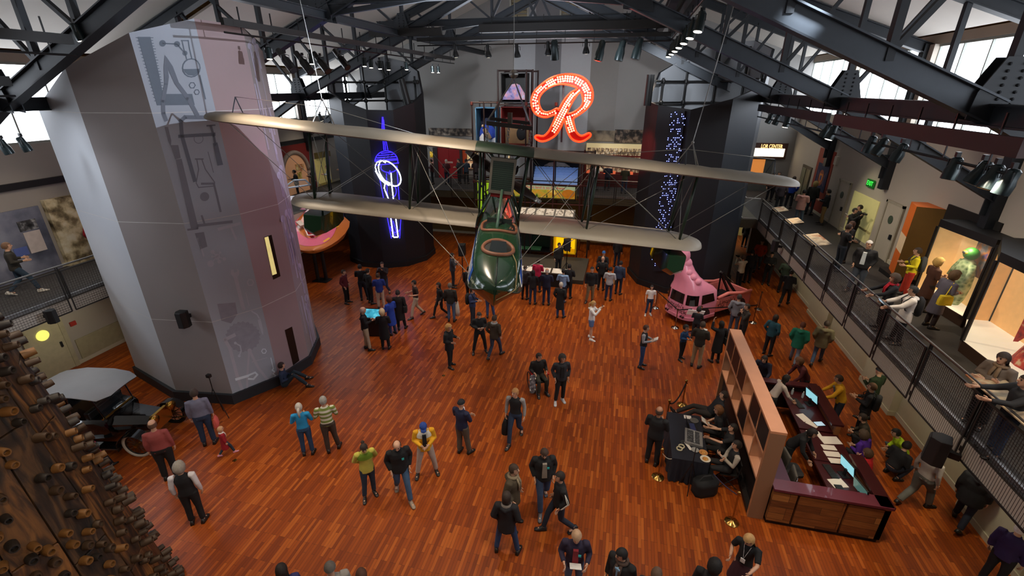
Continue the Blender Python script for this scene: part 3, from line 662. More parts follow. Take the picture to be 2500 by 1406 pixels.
# engine, radiator and pusher propeller
P('radiator_core', MB().b2(-.26, .26, -.72, -.62, -.92, -.2), mat('#0d1f16', .6, var=.2, scale=40), False)
w = MB(); w.b2(-.32, .32, -.74, -.6, -.2, -.12); w.b2(-.32, .32, -.74, -.6, -1.0, -.92); w.b2(-.32, -.26, -.74, -.6, -.92, -.2); w.b2(.26, .32, -.74, -.6, -.92, -.2)
P('radiator_frame', w, mat('#6d685f', .35, .6), False)
w = MB()
for k in range(14): w.b2(-.26, .26, -.735, -.72, -.9+k*.05, -.885+k*.05)
P('radiator_louvre', w, mat('#12281c', .5), False)
P('engine_block', MB().b2(-.2, .2, -.6, .55, -1.0, -.45).b2(-.26, .26, -.6, -.2, -1.12, -1.0), mat('#7a1413', .4, .2), False)
P('crankcase', MB().tube([(0, -.5, -1.02), (0, .6, -1.0)], [.16, .14], 12), mat('#3a3d3c', .4, .6))
w = MB()
for k in range(6):
    for s in (-1, 1): w.tube([(s*.2, -.45+k*.17, -.55), (s*.33, -.45+k*.17, -.5), (s*.36, -.4+k*.17, -.42)], .028, 6)
P('exhaust_stub', w, mat('#2a1a14', .6, .5))
hub = V((0, .85, -.82)); P('propeller_hub', MB().tube([hub+V((0, -.25, 0)), hub+V((0, .12, 0))], .09, 12), mat('#55504a', .3, .8))
for sx in (1, -1):
    rs = []
    for i in range(15):
        t = i/14; r = .06+1.2*t; wd = .05+.11*math.sin(PI*min(1, t*1.05)**.8); tw_ = R(58-42*t); d = V((math.cos(R(-28))*sx, 0, math.sin(R(-28))*sx)); tn = V((-math.sin(R(-28)), 0, math.cos(R(-28))))
        c = hub+d*r; ch = tn*math.cos(tw_)+V((0, 1, 0))*math.sin(tw_); th = d.cross(ch)
        rs.append([c+ch*wd*math.cos(a)+th*.02*math.sin(a)*(1.3-t) for a in [2*PI*j/8 for j in range(8)]])
    b = P('propeller_blade', MB().rings(rs), mat('#3a2c28', .3, var=.2))
    P('blade_tip', MB().rings([[c*1.0 for c in r] for r in [[hub+d*(r0-0)+(p-hub-d*(.06+1.2*tt))*1.08 for p in rs[k]] for k, tt, r0 in ((12, 12/14, .06+1.2*12/14), (13, 13/14, .06+1.2*13/14), (14, 1., 1.28))]]), mat('#a9abab', .35, .6), par=b)
# tail
for s in (-1, 1):
    rs = []
    for i in range(9):
        t = i/8; x = .12+1.25*t; f = math.sqrt(max(.02, 1-max(0, (t-.6)/.4)**2)); c = .95*f+.05; rib = .012*math.sin(x*2*PI/.24)
        rs.append([V((s*x, 4.55+.45-c*.5+c*a, -.56+b*.05+(rib if b > 0 else 0))) for a, b in ((0, 0), (.1, .8), (.5, 1.), (.9, .3), (1, 0), (.5, -.6))])
    P('tailplane', MB().rings(rs), cream, smooth=2)
P('fin', MB().rings([[V((x*.04, y, z)) for x, y in ((0, a), (1, (a+b)/2), (0, b), (-1, (a+b)/2))] for a, b, z in ((4.3, 5.6, -1.6), (4.5, 5.75, -1.2), (4.75, 5.7, -.75), (5.0, 5.5, -.4))]), cream)
for s in (-1, 1): P('tail_strut', MB().tube([(s*.1, 4.8, -1.3), (s*.9, 4.95, -.6)], .02, 6), green2)
# struts
def strut(a, b, r=.034): P('strut', MB().tube([a, V(a).lerp(V(b), .5), b], [(r*.7, r*1.4), (r*1.1, r*2.1), (r*.7, r*1.4)], 8, up=(0, 1, 0)), green2)
for x in (-4.85, -2.35, 2.35, 4.85):
    for y in (-.48, .52): strut((x, y, -GAP+.1), (x*(1.012), y, .04), .04)
for s in (-1, 1):
    strut((s*.52, -.55, -GAP+.2), (s*.2, -.5, -.95)); strut((s*.52, .5, -GAP+.2), (s*.22, .4, -.95)); strut((s*.52, -.45, -GAP+.22), (s*.62, -.45, .0)); strut((s*.5, .55, -GAP+.22), (s*.62, .5, .0))
    strut((s*.1, -.3, -GAP+.32), (s*.24, -.55, -1.0), .026); strut((s*.25, -.6, -.15), (s*.42, -.55, .0), .03)
P('bow_strut', MB().tube([(.02, -1.72, -1.63), (.03, -.75, -.9)], .035, 8), mat('#4b6655', .35, .3))
# rigging wires
wire = mat('#8d8b84', .4, .6, var=0)
W = []
for s in (-1, 1):
    for y in (-.48, .52):
        for xa, xb in ((.6, 2.35), (2.35, 4.85)):
            W += [((s*xa, y, 0), (s*xb, y, -GAP+.12)), ((s*xb, y, 0.03), (s*xa, y, -GAP+.14))]
        W.append(((s*4.85, y, -GAP+.12), (s*7.0, y, .02)))
    for x in (2.35, 4.85): W += [((s*x, -.48, 0), (s*x, .52, -GAP+.1)), ((s*x, .52, 0), (s*x, -.48, -GAP+.1))]
    W += [((s*.45, -3.1, -2.2), (s*2.35, -.5, .02)), ((s*.45, -3.1, -2.35), (s*2.35, -.5, -GAP+.1))]
for a, b in W: P('rigging_wire', MB().tube([a, b], .008, 5), wire)
# king posts and wingtip floats
for s in (-1, 1):
    for x in (4.6, 6.9):
        w = MB(); w.tube([(s*x, -.3, .16), (s*x, -.1, .55)], .014, 6); w.tube([(s*x, .2, .12), (s*x, -.1, .55)], .014, 6); P('king_post', w, steel_l)
    for a, b in (((s*4.6, -.1, .55), (s*6.9, -.1, .55)), ((s*4.6, -.1, .55), (s*2.35, -.1, .16))): P('rigging_wire', MB().tube([a, b], .008, 5), wire)
    f = MB(); sec = [(-.62, .05), (-.5, .16), (-.1, .2), (.45, .17), (.62, .08)]
    rs = [[V((s*4.75+wx, y, z)) for wx, z in ((-hw, -GAP-.16), (hw, -GAP-.16), (hw, -GAP-.66+up), (0, -GAP-.78+up), (-hw, -GAP-.66+up))] for y, hw, up in ((-.95, .22, .16), (-.75, .27, .02), (.1, .28, 0), (.6, .25, .06), (.75, .2, .14))]
    P('wingtip_float', f.rings(rs), green, smooth=2)
    for y in (-.4, .4): P('float_strut', MB().tube([(s*4.7, y, -GAP), (s*4.7, y, -GAP-.2)], .03, 6), green2)
# ---------------------------------------------------------------- hanging gear
def PW(x, y, z): return M_ @ V((x, y, z))
chain = mat('#8a8986', .35, .9, var=.1)
sb = thing('spreader_bar', 'dark spreader beam with shackles and chains above the biplane centre section', 'lifting beam')
w = MB(); a, b = PW(-.55, -.1, .62), PW(.62, -.1, .62); w.bar(a, b, .09, .1); w.build('beam', mat('#2b2522', .5, .3), sb)
w = MB(); w.bar(PW(-.5, .25, .72), PW(.55, .25, .72), .08, .08); w.build('beam', mat('#2b2522', .5, .3), sb)
MB().box(PW(.03, -.1, .8), (.1, .12, .26)).build('hoist_block', mat('#4a4036', .5, .3), sb)
top = PW(.02, .0, 1.72)
for q in (PW(-.52, -.1, .7), PW(.58, -.1, .7), PW(-.46, .25, .78), PW(.5, .25, .78)): MB().tube([q, top], .014, 6).build('sling_wire', chain, sb)
for q, r in ((PW(-.52, -.1, .6), PW(-.5, -.1, .12)), (PW(.6, -.1, .6), PW(.58, -.1, .1)), (PW(.02, -.1, .6), PW(.02, -.1, .12))):
    w = MB(); n = 7
    for i in range(n):
        c = q.lerp(r, (i+.5)/n); h = (r-q).length/n*.7; o1 = V((.03, 0, 0)) if i % 2 else V((0, .03, 0))
        w.tube([c+o1+V((0, 0, h)), c-o1+V((0, 0, h)), c-o1-V((0, 0, h)), c+o1-V((0, 0, h)), c+o1+V((0, 0, h))], .01, 5)
    w.build('chain', chain, sb)
MB().lathe([(.03, -.1), (.1, -.06), (.12, 0), (.1, .06), (.03, .1)], 10, top+V((0, 0, .1))).build('swivel', chain, sb, smooth=True)
for (p, q, lab) in ((top+V((0, 0, .15)), V((top.x-.05, top.y+.4, 15.6)), 'thin steel cable rising from the swivel over the spreader beam'),
                    (PW(4.75, 0, .72), V((2.5, 14.2, 13.2)), 'thin steel cable rising from the right wing bridle'),
                    (PW(-4.75, 0, .72), V((-8.2, 11.4, 14.6)), 'thin steel cable rising from the left wing bridle')):
    o = MB().tube([p, q], .011, 6).build('hanging_cable', chain); tag(o, lab, 'cable', 'cables holding the biplane')
for s in (1, -1):
    t = thing('wing_bridle', 'small wire bridle on the %s upper wing of the biplane' % ('right' if s > 0 else 'left'), 'bridle', group='bridles on the biplane wings'); c = PW(s*4.75, 0, .72)
    for q in ((s*4.3, -.35, .14), (s*4.85, -.45, .12), (s*5.2, .4, .1)): MB().tube([PW(*q), c], .014, 6).build('bridle_wire', chain, t)
    MB().ball(c, .04, 8, 6).build('shackle', chain, t)
# ================================================================ exhibits
def print_mat(cols, scale=4., vor=False, emit=0., seed=0., rough=.7):
    """a printed picture: bands of noise through a colour ramp"""
    m = bpy.data.materials.new('printed_picture'); m.use_nodes = True; nt = m.node_tree; b = nt.nodes['Principled BSDF']
    tc = nt.nodes.new('ShaderNodeTexCoord'); mp = nt.nodes.new('ShaderNodeMapping'); mp.inputs['Location'].default_value = (seed, seed*.7, seed*1.3)
    n = nt.nodes.new('ShaderNodeTexVoronoi' if vor else 'ShaderNodeTexNoise'); n.inputs['Scale'].default_value = scale
    if not vor: n.inputs['Detail'].default_value = 6
    r = nt.nodes.new('ShaderNodeValToRGB'); el = r.color_ramp.elements
    lo, hi = (.05, .8) if vor else (.32, .68)
    el[0].position = lo; el[0].color = lin(cols[0]); el[1].position = hi; el[1].color = lin(cols[-1])
    for i, q in enumerate(cols[1:-1]): e = el.new(lo+(hi-lo)*(i+1)/(len(cols)-1)); e.color = lin(q)
    L = nt.links.new; L(tc.outputs['Object'], mp.inputs[0]); L(mp.outputs[0], n.inputs['Vector']); L(n.outputs['Color' if False else (0 if vor else 'Fac')], r.inputs[0]); L(r.outputs[0], b.inputs['Base Color'])
    b.inputs['Roughness'].default_value = rough
    if emit: L(r.outputs[0], b.inputs['Emission Color']); b.inputs['Emission Strength'].default_value = emit
    return m
# ---------------------------------------------------------------- pegged timber column
SA = V((-9.2, 3.2, 0)); sr = lambda z: 1.80-.115*z
col = thing('timber_sculpture', 'giant tapering column of dark salvaged timber bristling with hollow wooden pegs', 'sculpture', SA)
def wood(c1, c2, c3, seed):
    m = bpy.data.materials.new('old_timber'); m.use_nodes = True; nt = m.node_tree; b = nt.nodes['Principled BSDF']; L = nt.links.new
    tc = nt.nodes.new('ShaderNodeTexCoord'); mp = nt.nodes.new('ShaderNodeMapping'); mp.inputs['Scale'].default_value = (2.2, 2.2, .35); mp.inputs['Location'].default_value = (seed, seed*2, seed)
    wv = nt.nodes.new('ShaderNodeTexNoise'); wv.inputs['Scale'].default_value = 2.2; wv.inputs['Detail'].default_value = 8; wv.inputs['Distortion'].default_value = 1.6
    r = nt.nodes.new('ShaderNodeValToRGB'); el = r.color_ramp.elements; el[0].position = .34; el[0].color = lin(c1); el[1].position = .68; el[1].color = lin(c3); e = el.new(.5); e.color = lin(c2)
    L(tc.outputs['Object'], mp.inputs[0]); L(mp.outputs[0], wv.inputs['Vector']); L(wv.outputs['Fac'], r.inputs[0]); L(r.outputs[0], b.inputs['Base Color'])
    bp = nt.nodes.new('ShaderNodeBump'); bp.inputs['Strength'].default_value = .6; bp.inputs['Distance'].default_value = .03; L(wv.outputs['Fac'], bp.inputs['Height']); L(bp.outputs[0], b.inputs['Normal'])
    b.inputs['Roughness'].default_value = .6; return m
wm = [wood('#19120d', '#402b1a', '#785028', 1), wood('#22160e', '#50321b', '#8c5c2c', 5), wood('#14100d', '#33251a', '#5f442a', 9)]
rr = random.Random(5); NF = 16
for i in range(NF):
    a0, a1 = 2*PI*i/NF+.006, 2*PI*(i+1)/NF-.006; mid = (a0+a1)/2
    toC = math.cos(mid-math.atan2(-SA.y, -SA.x))
    if toC < -.45: continue
    z = -.0
    z = 0.0; nseg = 0
    while z < 9.0:
        h = rr.uniform(1.8, 3.4); z1 = min(9.2, z+h); w = MB(); q = []
        for zz in (z+.01, z1-.01):
            ro, ri = sr(zz), sr(zz)-.28; q += [V((ro*math.cos(a0), ro*math.sin(a0), zz)), V((ro*math.cos(a1), ro*math.sin(a1), zz)), V((ri*math.cos(a1), ri*math.sin(a1), zz)), V((ri*math.cos(a0), ri*math.sin(a0), zz))]
        w.rings([q[:4], q[4:]]); w.build('timber_block', rr.choice(wm), col, bevel=.015); z = z1
pegm = [mat('#6b471f', .6, var=.35, scale=9), mat('#3a2817', .6, var=.3, scale=9), mat('#1f1814', .6, var=.3, scale=9)]
npeg = 0; rest = MB()
base_peg = {}
cand = []
for i in range(2600):
    z = rr.uniform(.05, 8.3); a = rr.uniform(0, 2*PI); r = sr(z); p = SA+V((r*math.cos(a), r*math.sin(a), z)); n = V((math.cos(a), math.sin(a), .115))
    v = (_C-p).normalized(); f = n.normalized().dot(v)
    if f < -.34: continue
    x, y = proj(p)
    if not (-60 < x < 640 and 640 < y < 1480): continue
    if any((p-c[0]).length < .17 for c in cand): continue
    cand.append((p, n.normalized(), rr.uniform(.08, .17), rr.uniform(.045, .06), (p-_C).length))
cand = rr.sample(cand, min(len(cand), 175)); cand.sort(key=lambda c: c[4])
pegmesh = MB()
prof = [(.6, -.06), (1., -.02), (.95, .5), (.85, .95), (.80, 1.0), (.55, 1.0), (.5, .6), (.45, .55)]
for i, (p, n, L, r, d) in enumerate(cand):
    w = MB() if i < 100 else rest
    q = n.to_track_quat('Z', 'Y').to_matrix().to_4x4(); q.translation = p-SA
    w.T = q; w.lathe([(a*r*1.25, b*L) for a, b in prof], 12); w.T = MX.Identity(4)
    if i < 100: w.build('wooden_peg', rr.choice(pegm), col, smooth=2)
if len(cand) > 100: rest.build('wooden_pegs_far', pegm[1], col, smooth=2)['kind'] = 'stuff'
# ---------------------------------------------------------------- vintage black car
car = thing('vintage_car', 'black open vintage touring car with a pale fabric top beside the grey tower', 'car', (-13.95, 7.98, 0), R(12))
cb = mat('#060607', .12, .1, var=.05, coat=1.); crub = mat('#0d0d0d', .7); brass = mat('#b98d3c', .25, .95, var=.1); ctop = mat('#8d8f92', .75, var=.08, scale=3); white_t = mat('#b9b4a8', .6)
w = MB()
def sect(x, hw, z0, z1, e=.08): return [V((x, y, z)) for y, z in ((-hw, z0+e), (-hw+e*.5, z0), (hw-e*.5, z0), (hw, z0+e), (hw, z1-e), (hw-e, z1), (-hw+e, z1), (-hw, z1-e))]
w.rings([sect(-1.75, .55, .6, 1.05), sect(-1.5, .68, .52, 1.15), sect(-.2, .7, .5, 1.12), sect(.3, .62, .5, 1.1), sect(.42, .56, .5, 1.06)]); w.build('body_tub', cb, car, smooth=2)
w = MB(); w.rings([sect(.42, .5, .55, 1.06, .18), sect(1.0, .42, .55, 1.02, .18), sect(1.42, .36, .55, .98, .16)]); w.build('bonnet', cb, car, smooth=2)
MB().rings([sect(1.42, .37, .5, 1.0, .1), sect(1.5, .37, .5, 1.0, .1)]).build('radiator', brass, car, smooth=2)
for (x0, x1, nm) in ((-1.45, -.25, 'seat'), (-.1, .2, 'seat')):
    MB().b2(x0, x0+.5, -.55, .55, .75, 1.0).b2(x0-.05, x0+.1, -.58, .58, .9, 1.32).build(nm, mat('#0c0a09', .4, var=.2), car, bevel=.04)
for sx, x in (('f', 1.2), ('r', -1.3)):
    for s in (-1, 1):
        t = MB().tube([(x+.37*math.cos(2*PI*k/28), s*.72, .38+.37*math.sin(2*PI*k/28)) for k in range(29)], [(.05, .05)]*29, 8, cap=False)
        o = t.build('wheel', white_t if sx == 'f' and s < 0 else crub, car, smooth=True)
        MB().tube([(x+.315*math.cos(2*PI*k/28), s*.72, .38+.315*math.sin(2*PI*k/28)) for k in range(29)], .02, 6, cap=False).build('rim', mat('#2b2b2c', .3, .6), o, smooth=True)
        sp = MB()
        for k in range(12): a = 2*PI*k/12; sp.tube([(x, s*.72, .38), (x+.31*math.cos(a), s*.72, .38+.31*math.sin(a))], [.02, .012], 6)
        sp.build('spokes', mat('#4a2a14', .4), o); MB().tube([(x, s*.62, .38), (x, s*.8, .38)], .05, 10).build('hub', brass, o)
        f = MB(); rs = []
        for k in range(13):
            a = R(-10+200*k/12); rr_ = .46; px_, pz_ = x-rr_*math.cos(a)*(1 if sx == 'f' else 1), .38+rr_*math.sin(a)
            rs.append([V((px_, s*.58, pz_)), V((px_, s*.88, pz_-.03)), V((px_, s*.88, pz_-.05)), V((px_, s*.58, pz_-.02))])
        f.rings(rs).build('mudguard', cb, car, smooth=2)
for s in (-1, 1):
    MB().b2(-.85, .75, s*.6-.02 if s > 0 else s*.88, s*.88 if s > 0 else s*.6+.02, .33, .37).build('running_board', cb, car)
    MB().lathe([(.02, -.1), (.1, -.06), (.14, .05), (.14, .08), (.02, .09)], 14).build('headlamp', brass, car, smooth=True).matrix_local = MX.Translation((1.55, s*.33, .95)) @ MX.Rotation(PI/2, 4, 'Y')
    MB().tube([(.35, s*.5, 1.1), (.2, s*.52, 1.75)], .018, 6).tube([(-1.1, s*.66, 1.1), (-1.15, s*.66, 1.9)], .018, 6).tube([(-.4, s*.68, 1.1), (-.3, s*.66, 1.92)], .018, 6).build('hood_stay', cb, car)
w = MB(); w.b2(.16, .2, -.55, .55, 1.72, 1.76); w.b2(.3, .34, -.55, .55, 1.08, 1.12); w.build('windscreen_frame', brass, car)
w = MB(); w.quad((.32, -.52, 1.12), (.32, .52, 1.12), (.18, .52, 1.74), (.18, -.52, 1.74)); w.build('windscreen', mat('#222c33', .05, alpha=.35), car)
rs = []
for x, z, hw in ((-1.7, 1.72, .66), (-1.55, 1.9, .7), (-.9, 2.0, .72), (-.1, 1.98, .72), (.35, 1.9, .70), (.5, 1.84, .66)):
    rs.append([V((x+(.25 if abs(t) < .99 else .0)*(1 if x > .3 else 0), hw*t, z+.05*(1-t*t)-(.02 if abs(t) > .95 else 0))) for t in (-1, -.7, -.3, 0, .3, .7, 1)]+[V((x, hw*t, z-.04+.05*(1-t*t))) for t in (1, .3, -.3, -1)])
MB().rings(rs).build('fabric_top', ctop, car, smooth=2)
MB().tube([(.05+.19*math.cos(2*PI*k/20)*.5, .3+.19*math.sin(2*PI*k/20), 1.3+.19*math.cos(2*PI*k/20)*.85) for k in range(21)], .014, 6).tube([(.05, .3, 1.3), (.4, .3, 1.0)], .015, 6).build('steering_wheel', mat('#1d120a', .4), car)
for s in (-1, 1): MB().tube([(1.9, s*.4, .5), (1.5, s*.4, .45), (1.2, s*.4, .42)], .02, 6).build('spring', cb, car)
MB().b2(-.72, -.5, -.725, -.715, .78, .88).build('card', mat('#cfd3d6', .6), car); MB().b2(-.3, .15, -.86, -.62, .375, .385).build('step_plate', mat('#b9c0c4', .4, .5), car)
# ---------------------------------------------------------------- racing hydroplane
bt = thing('hydroplane', 'varnished orange racing hydroplane with a red cockpit, tilted bow-down at the left', 'racing boat')
d_ = V((-.5, .80, .33)).normalized(); r_ = V((.848, .53, 0)).normalized(); u_ = r_.cross(d_).normalized()
if u_.z < 0: u_ = -u_
Mb = MX((r_, d_, u_)).transposed().to_4x4(); Mb.translation = V((-15, 19.45, 1.95)); bt.matrix_world = Mb
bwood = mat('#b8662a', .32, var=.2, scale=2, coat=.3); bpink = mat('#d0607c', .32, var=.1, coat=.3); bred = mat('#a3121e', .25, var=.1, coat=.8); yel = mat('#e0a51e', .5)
def plan(t): return 1.9*min(1, math.sin(PI/2*min(1, t/2.4))**.62) if t < 2.4 else 1.9-.5*(t-2.4)
def deckz(x, t): h = plan(t); return .30*(1-(abs(x)/max(h, .05))**2*.85)*min(1, .35+t*.4)+.0
ts = [0.0, .06, .2, .45, .8, 1.3, 1.9, 2.4, 3.0, 3.6]
rs = []
for t in ts:
    h = max(.06, plan(t)); row = [V((h*q, t, deckz(h*q, t))) for q in (-1, -.8, -.55, -.28, 0, .28, .55, .8, 1)]+[V((h*q, t, -.1-.25*min(1, t/1.2)*(1-abs(q)*.3))) for q in (.92, .4, -.4, -.92)]
    rs.append(row)
MB().rings(rs).build('hull', bwood, bt, smooth=2)
# pink light round the cockpit, put on the deck as a coloured horseshoe
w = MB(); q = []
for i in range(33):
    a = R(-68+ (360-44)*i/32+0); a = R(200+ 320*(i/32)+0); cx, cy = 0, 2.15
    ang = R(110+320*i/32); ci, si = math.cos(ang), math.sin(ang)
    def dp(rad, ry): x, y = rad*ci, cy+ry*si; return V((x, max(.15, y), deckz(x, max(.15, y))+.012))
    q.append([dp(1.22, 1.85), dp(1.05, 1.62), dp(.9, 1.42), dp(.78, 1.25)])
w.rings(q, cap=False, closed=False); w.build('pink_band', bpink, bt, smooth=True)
w = MB(); rs = []
for t, h, z in ((.95, .1, .32), (1.3, .3, .48), (1.9, .42, .66), (2.5, .45, .72), (2.9, .4, .62), (3.4, .25, .45)): rs.append([V((h*math.cos(a), t, .1+(z-.1)*math.sin(a))) for a in [PI*k/10 for k in range(11)]])
w.rings(rs).build('cowl', bred, bt, smooth=2)
w = MB(); w.add([V((.3*math.cos(2*PI*k/18), 2.0+.34*math.sin(2*PI*k/18), .73-.0*k)) for k in range(18)], [tuple(range(18))]); o = w.build('cockpit', mat('#080606', .6), bt)
MB().tube([V((.32*math.cos(2*PI*k/18), 2.0+.36*math.sin(2*PI*k/18), .735)) for k in range(19)], .04, 6).build('cockpit_rim', mat('#e9dfe0', .4), bt, smooth=True)
w = MB()
for s in (-1, 1): w.tube([(s*.34, 1.4, .62), (s*.2, .9, .42)], .03, 6)
w.tube([(.2, .9, .42), (-.2, .9, .42)], .03, 6); w.build('cockpit_stripe', mat('#e9dfe0', .4), bt)
MB().box((-.55, 1.9, .5), (.25, .5, .08), rz=.5).build('air_scoop', mat('#b9a79a', .4), bt); MB().box((.62, 2.3, .5), (.2, .5, .08), rz=-.4).build('air_scoop', mat('#b9a79a', .4), bt)
vs, fs = text_poly('U-27', .62, 0.)
w = MB(); w.add([V((1.15-v.z*.9, 2.2+v.x*.8, deckz(1.15-v.z*.9, 2.2+v.x*.8)+.015)) for v in vs], fs); w.build('race_number', yel, bt, fix=False)
w = MB(); w.add([V((x, y, deckz(x, y)+.012)) for x, y in ((.55, .55), (.85, .85), (.78, .92), (.48, .62))], [(0, 1, 2, 3)]); w.build('yellow_flash', yel, bt)
w = MB(); w.b2(-.04, .04, 2.8, 3.6, .3, 1.15); w.build('tail_fin', mat('#c9c4ce', .4), bt); w = MB(); w.b2(-.95, .95, 3.1, 3.6, 1.12, 1.18); w.build('tail_wing', mat('#c9c4ce', .4), bt)
t = thing('boat_stand', 'dark steel post stand under the varnished hydroplane', 'stand'); p = Mb @ V((-.1, .9, -.3))
MB().tube([p, (p.x, p.y, .04)], .09, 10).tube([p+V((.35, .2, 0)), (p.x+.35, p.y+.2, .04)], .09, 10).build('post', black, t); MB().b2(p.x-.25, p.x+.6, p.y-.2, p.y+.4, 0, .04).build('base_plate', black, t)
# ---------------------------------------------------------------- pink toe truck
tk = thing('toe_truck', 'pink tow truck shaped like a giant foot with toes on its roof', 'truck', (2.73, 19.69, 0), R(220.5))
pink = mat('#e08aa0', .28, var=.06, coat=.6); pinkr = mat('#dd8a9e', .6, var=.12, scale=8, bump=.25); pink2 = mat('#d3766f', .4, var=.08); glassd = mat('#0c0b0d', .08); rub = mat('#111111', .7); chrome = mat('#c9c9cb', .15, 1., var=0)
def rr_plan(x0, x1, hw, z, rf, rb, n=5, tilt=0.):
    """rounded plan ring: front at x1 (forward +x)"""
    pts = []
    for cx, cy, a0, r in ((x1-rf, hw-rf, 0, rf), (x0+rb, hw-rb, 90, rb), (x0+rb, -(hw-rb), 180, rb), (x1-rf, -(hw-rf), 270, rf)):
        for k in range(n+1): a = R(a0+90*k/n); pts.append(V((cx+r*math.cos(a), cy+r*math.sin(a), z+tilt*(cx+r*math.cos(a)-x0))))
    return pts
sy_ = lambda L, d: [p+V((0, d, 0)) for p in L]
w = MB(); w.rings([rr_plan(-1.62, -.06, .76, .28, .5, .1), rr_plan(-1.66, .0, .82, .5, .55, .12), rr_plan(-1.66, 0, .82, .95, .55, .12), rr_plan(-1.62, -.05, .78, 1.5, .52, .16), rr_plan(-1.5, -.1, .7, 1.66, .5, .25, tilt=.06), sy_(rr_plan(-1.22, -.1, .6, 1.84, .42, .28, tilt=.12), -.04), sy_(rr_plan(-1.0, -.08, .5, 2.05, .34, .3, tilt=.12), -.12), sy_(rr_plan(-.85, -.06, .42, 2.32, .3, .3, tilt=.1), -.22), sy_(rr_plan(-.74, -.06, .35, 2.62, .28, .28), -.3), sy_(rr_plan(-.55, -.2, .2, 2.85, .12, .12), -.32)])
w.build('cab_body', pink, tk, smooth=2)
def win_strip(a, b, name):
    ring1, ring2 = rr_plan(-1.66, .012, .832, 1.0, .56, .12, n=8), rr_plan(-1.625, -.04, .79, 1.47, .53, .16, n=8)
    w = MB(); r1, r2 = ring1[a:b+1], ring2[a:b+1]; m = [p*1.0 for p in r1]
    w.rings([r1, [p.lerp(q, .5)+((p.lerp(q, .5)-V((-.8, 0, p.z)))*.015) for p, q in zip(r1, r2)], r2], cap=False, closed=False); return w.build(name, glassd, tk, smooth=True)
# ring order: front-left corner .. rear-left .. rear-right .. front-right
def win_quad(pts, name):
    w = MB(); w.add(pts, [tuple(range(len(pts)))]); return w.build(name, glassd, tk)
N8 = 9
ringA, ringB = rr_plan(-1.66, .012, .832, 1.0, .56, .12, n=8), rr_plan(-1.625, -.038, .795, 1.46, .53, .16, n=8)
def wr(i0, i1, name, extraA=None, extraB=None):
    idx = range(i0, i1+1); A = [ringA[i % len(ringA)] for i in idx]; B = [ringB[i % len(ringB)] for i in idx]
    if extraA: A.append(extraA); B.append(extraB)
    w = MB(); w.rings([A, B], cap=False, closed=False); o = w.build(name, glassd, tk, smooth=True); return o
L_ = len(ringA)
wr(27+1, 27+6, 'windscreen_right'); wr(27+7, L_+1, 'windscreen_centre'); wr(L_+2, L_+7, 'windscreen_left')
wr(-L_+26-0-L_*0, -L_+26, 'x') if False else None
for s in (-1, 1):
    w = MB(); w.quad((-.62, s*.835, 1.02), (-1.42, s*.833, 1.06), (-1.3, s*.80, 1.44), (-.62, s*.80, 1.45)); w.build('side_window', glassd, tk)
# foot toes
w = MB(); w.ball((-.3, -.34, 2.94), (.36, .34, .44), 16, 12); o = w.build('big_toe', pinkr, tk, smooth=True)
for k in range(4):
    MB().ball((-.24-.1*k, -.08+.2*k, 2.44-.15*k), (.2-.012*k, .17-.012*k, .19-.012*k), 14, 10).build('toe', pinkr, tk, smooth=True)
MB().ball((-.42, -.2, 2.62), (.32, .28, .28), 14, 10).build('foot_pad', pinkr, tk, smooth=True)
# pick-up bed
w = MB(); w.b2(-3.9, -1.6, -.80, -.70, .42, 1.02); w.b2(-3.9, -1.6, .70, .80, .42, 1.02); w.b2(-3.9, -3.8, -.8, .8, .42, 1.02); w.build('bed_side', pink2, tk, bevel=.03)
MB().b2(-3.8, -1.6, -.7, .7, .5, .56).build('bed_floor', mat('#121213', .7), tk)
for s in (-1, 1):
    MB().tube([(-1.7, s*.76, 1.1), (-2.3, s*.78, 1.22), (-3.2, s*.78, 1.06), (-3.85, s*.78, 1.06)], [.07, .08, .07, .07], 8).build('bed_rail', pink2, tk, smooth=True)
w = MB(); w.bar((-3.7, -.25, .6), (-2.6, -.05, 1.9), .08, .1); w.bar((-3.7, .25, .6), (-2.6, .05, 1.9), .08, .1); w.bar((-2.9, -.2, .55), (-2.6, 0, 1.9), .07, .07); w.b2(-3.1, -2.5, -.3, .3, .56, .85); w.build('tow_boom', mat('#19191b', .4, .5), tk)
MB().tube([(-2.6, 0, 1.9), (-3.6, 0, 1.2)], .012, 6).build('tow_cable', chrome, tk)
for x, s in ((-.85, -1), (-.85, 1), (-3.15, -1), (-3.15, 1)):
    o = MB().tube([(x, s*.62, .32), (x, s*.80, .32)], .32, 24).build('wheel', rub, tk, smooth=2)
    MB().tube([(x, s*.78, .32), (x, s*.812, .32)], [.22, .2], 20).build('hub_cap', chrome, o, smooth=2)
    w = MB().tube([(x, s*.77, .40), (x, s*.825, .40)], .42, 24); a = w.build('wheel_arch', mat('#2a1418', .7), tk, smooth=2); a.scale = (1, 1, 1)
def side_text(t, x, z, size, yy, s):
    vs, fs = text_poly(t, size, .0); w = MB(); w.add([V((x+(v.x if s > 0 else -v.x)*(-1 if s > 0 else -1)*(1 if s > 0 else -1), yy, z+v.z)) for v in vs], fs); return w
for s in (-1, 1):
    for t, z in (("Lincoln's", .86), ('Toe Truck', .68)):
        vs, fs = text_poly(t, .29, 0.); w = MB(); w.add([V((-2.3+(v.x if s < 0 else -v.x), s*.812, z+v.z)) for v in vs], fs); w.build('side_lettering', mat('#1a0f12', .5), tk, fix=False)
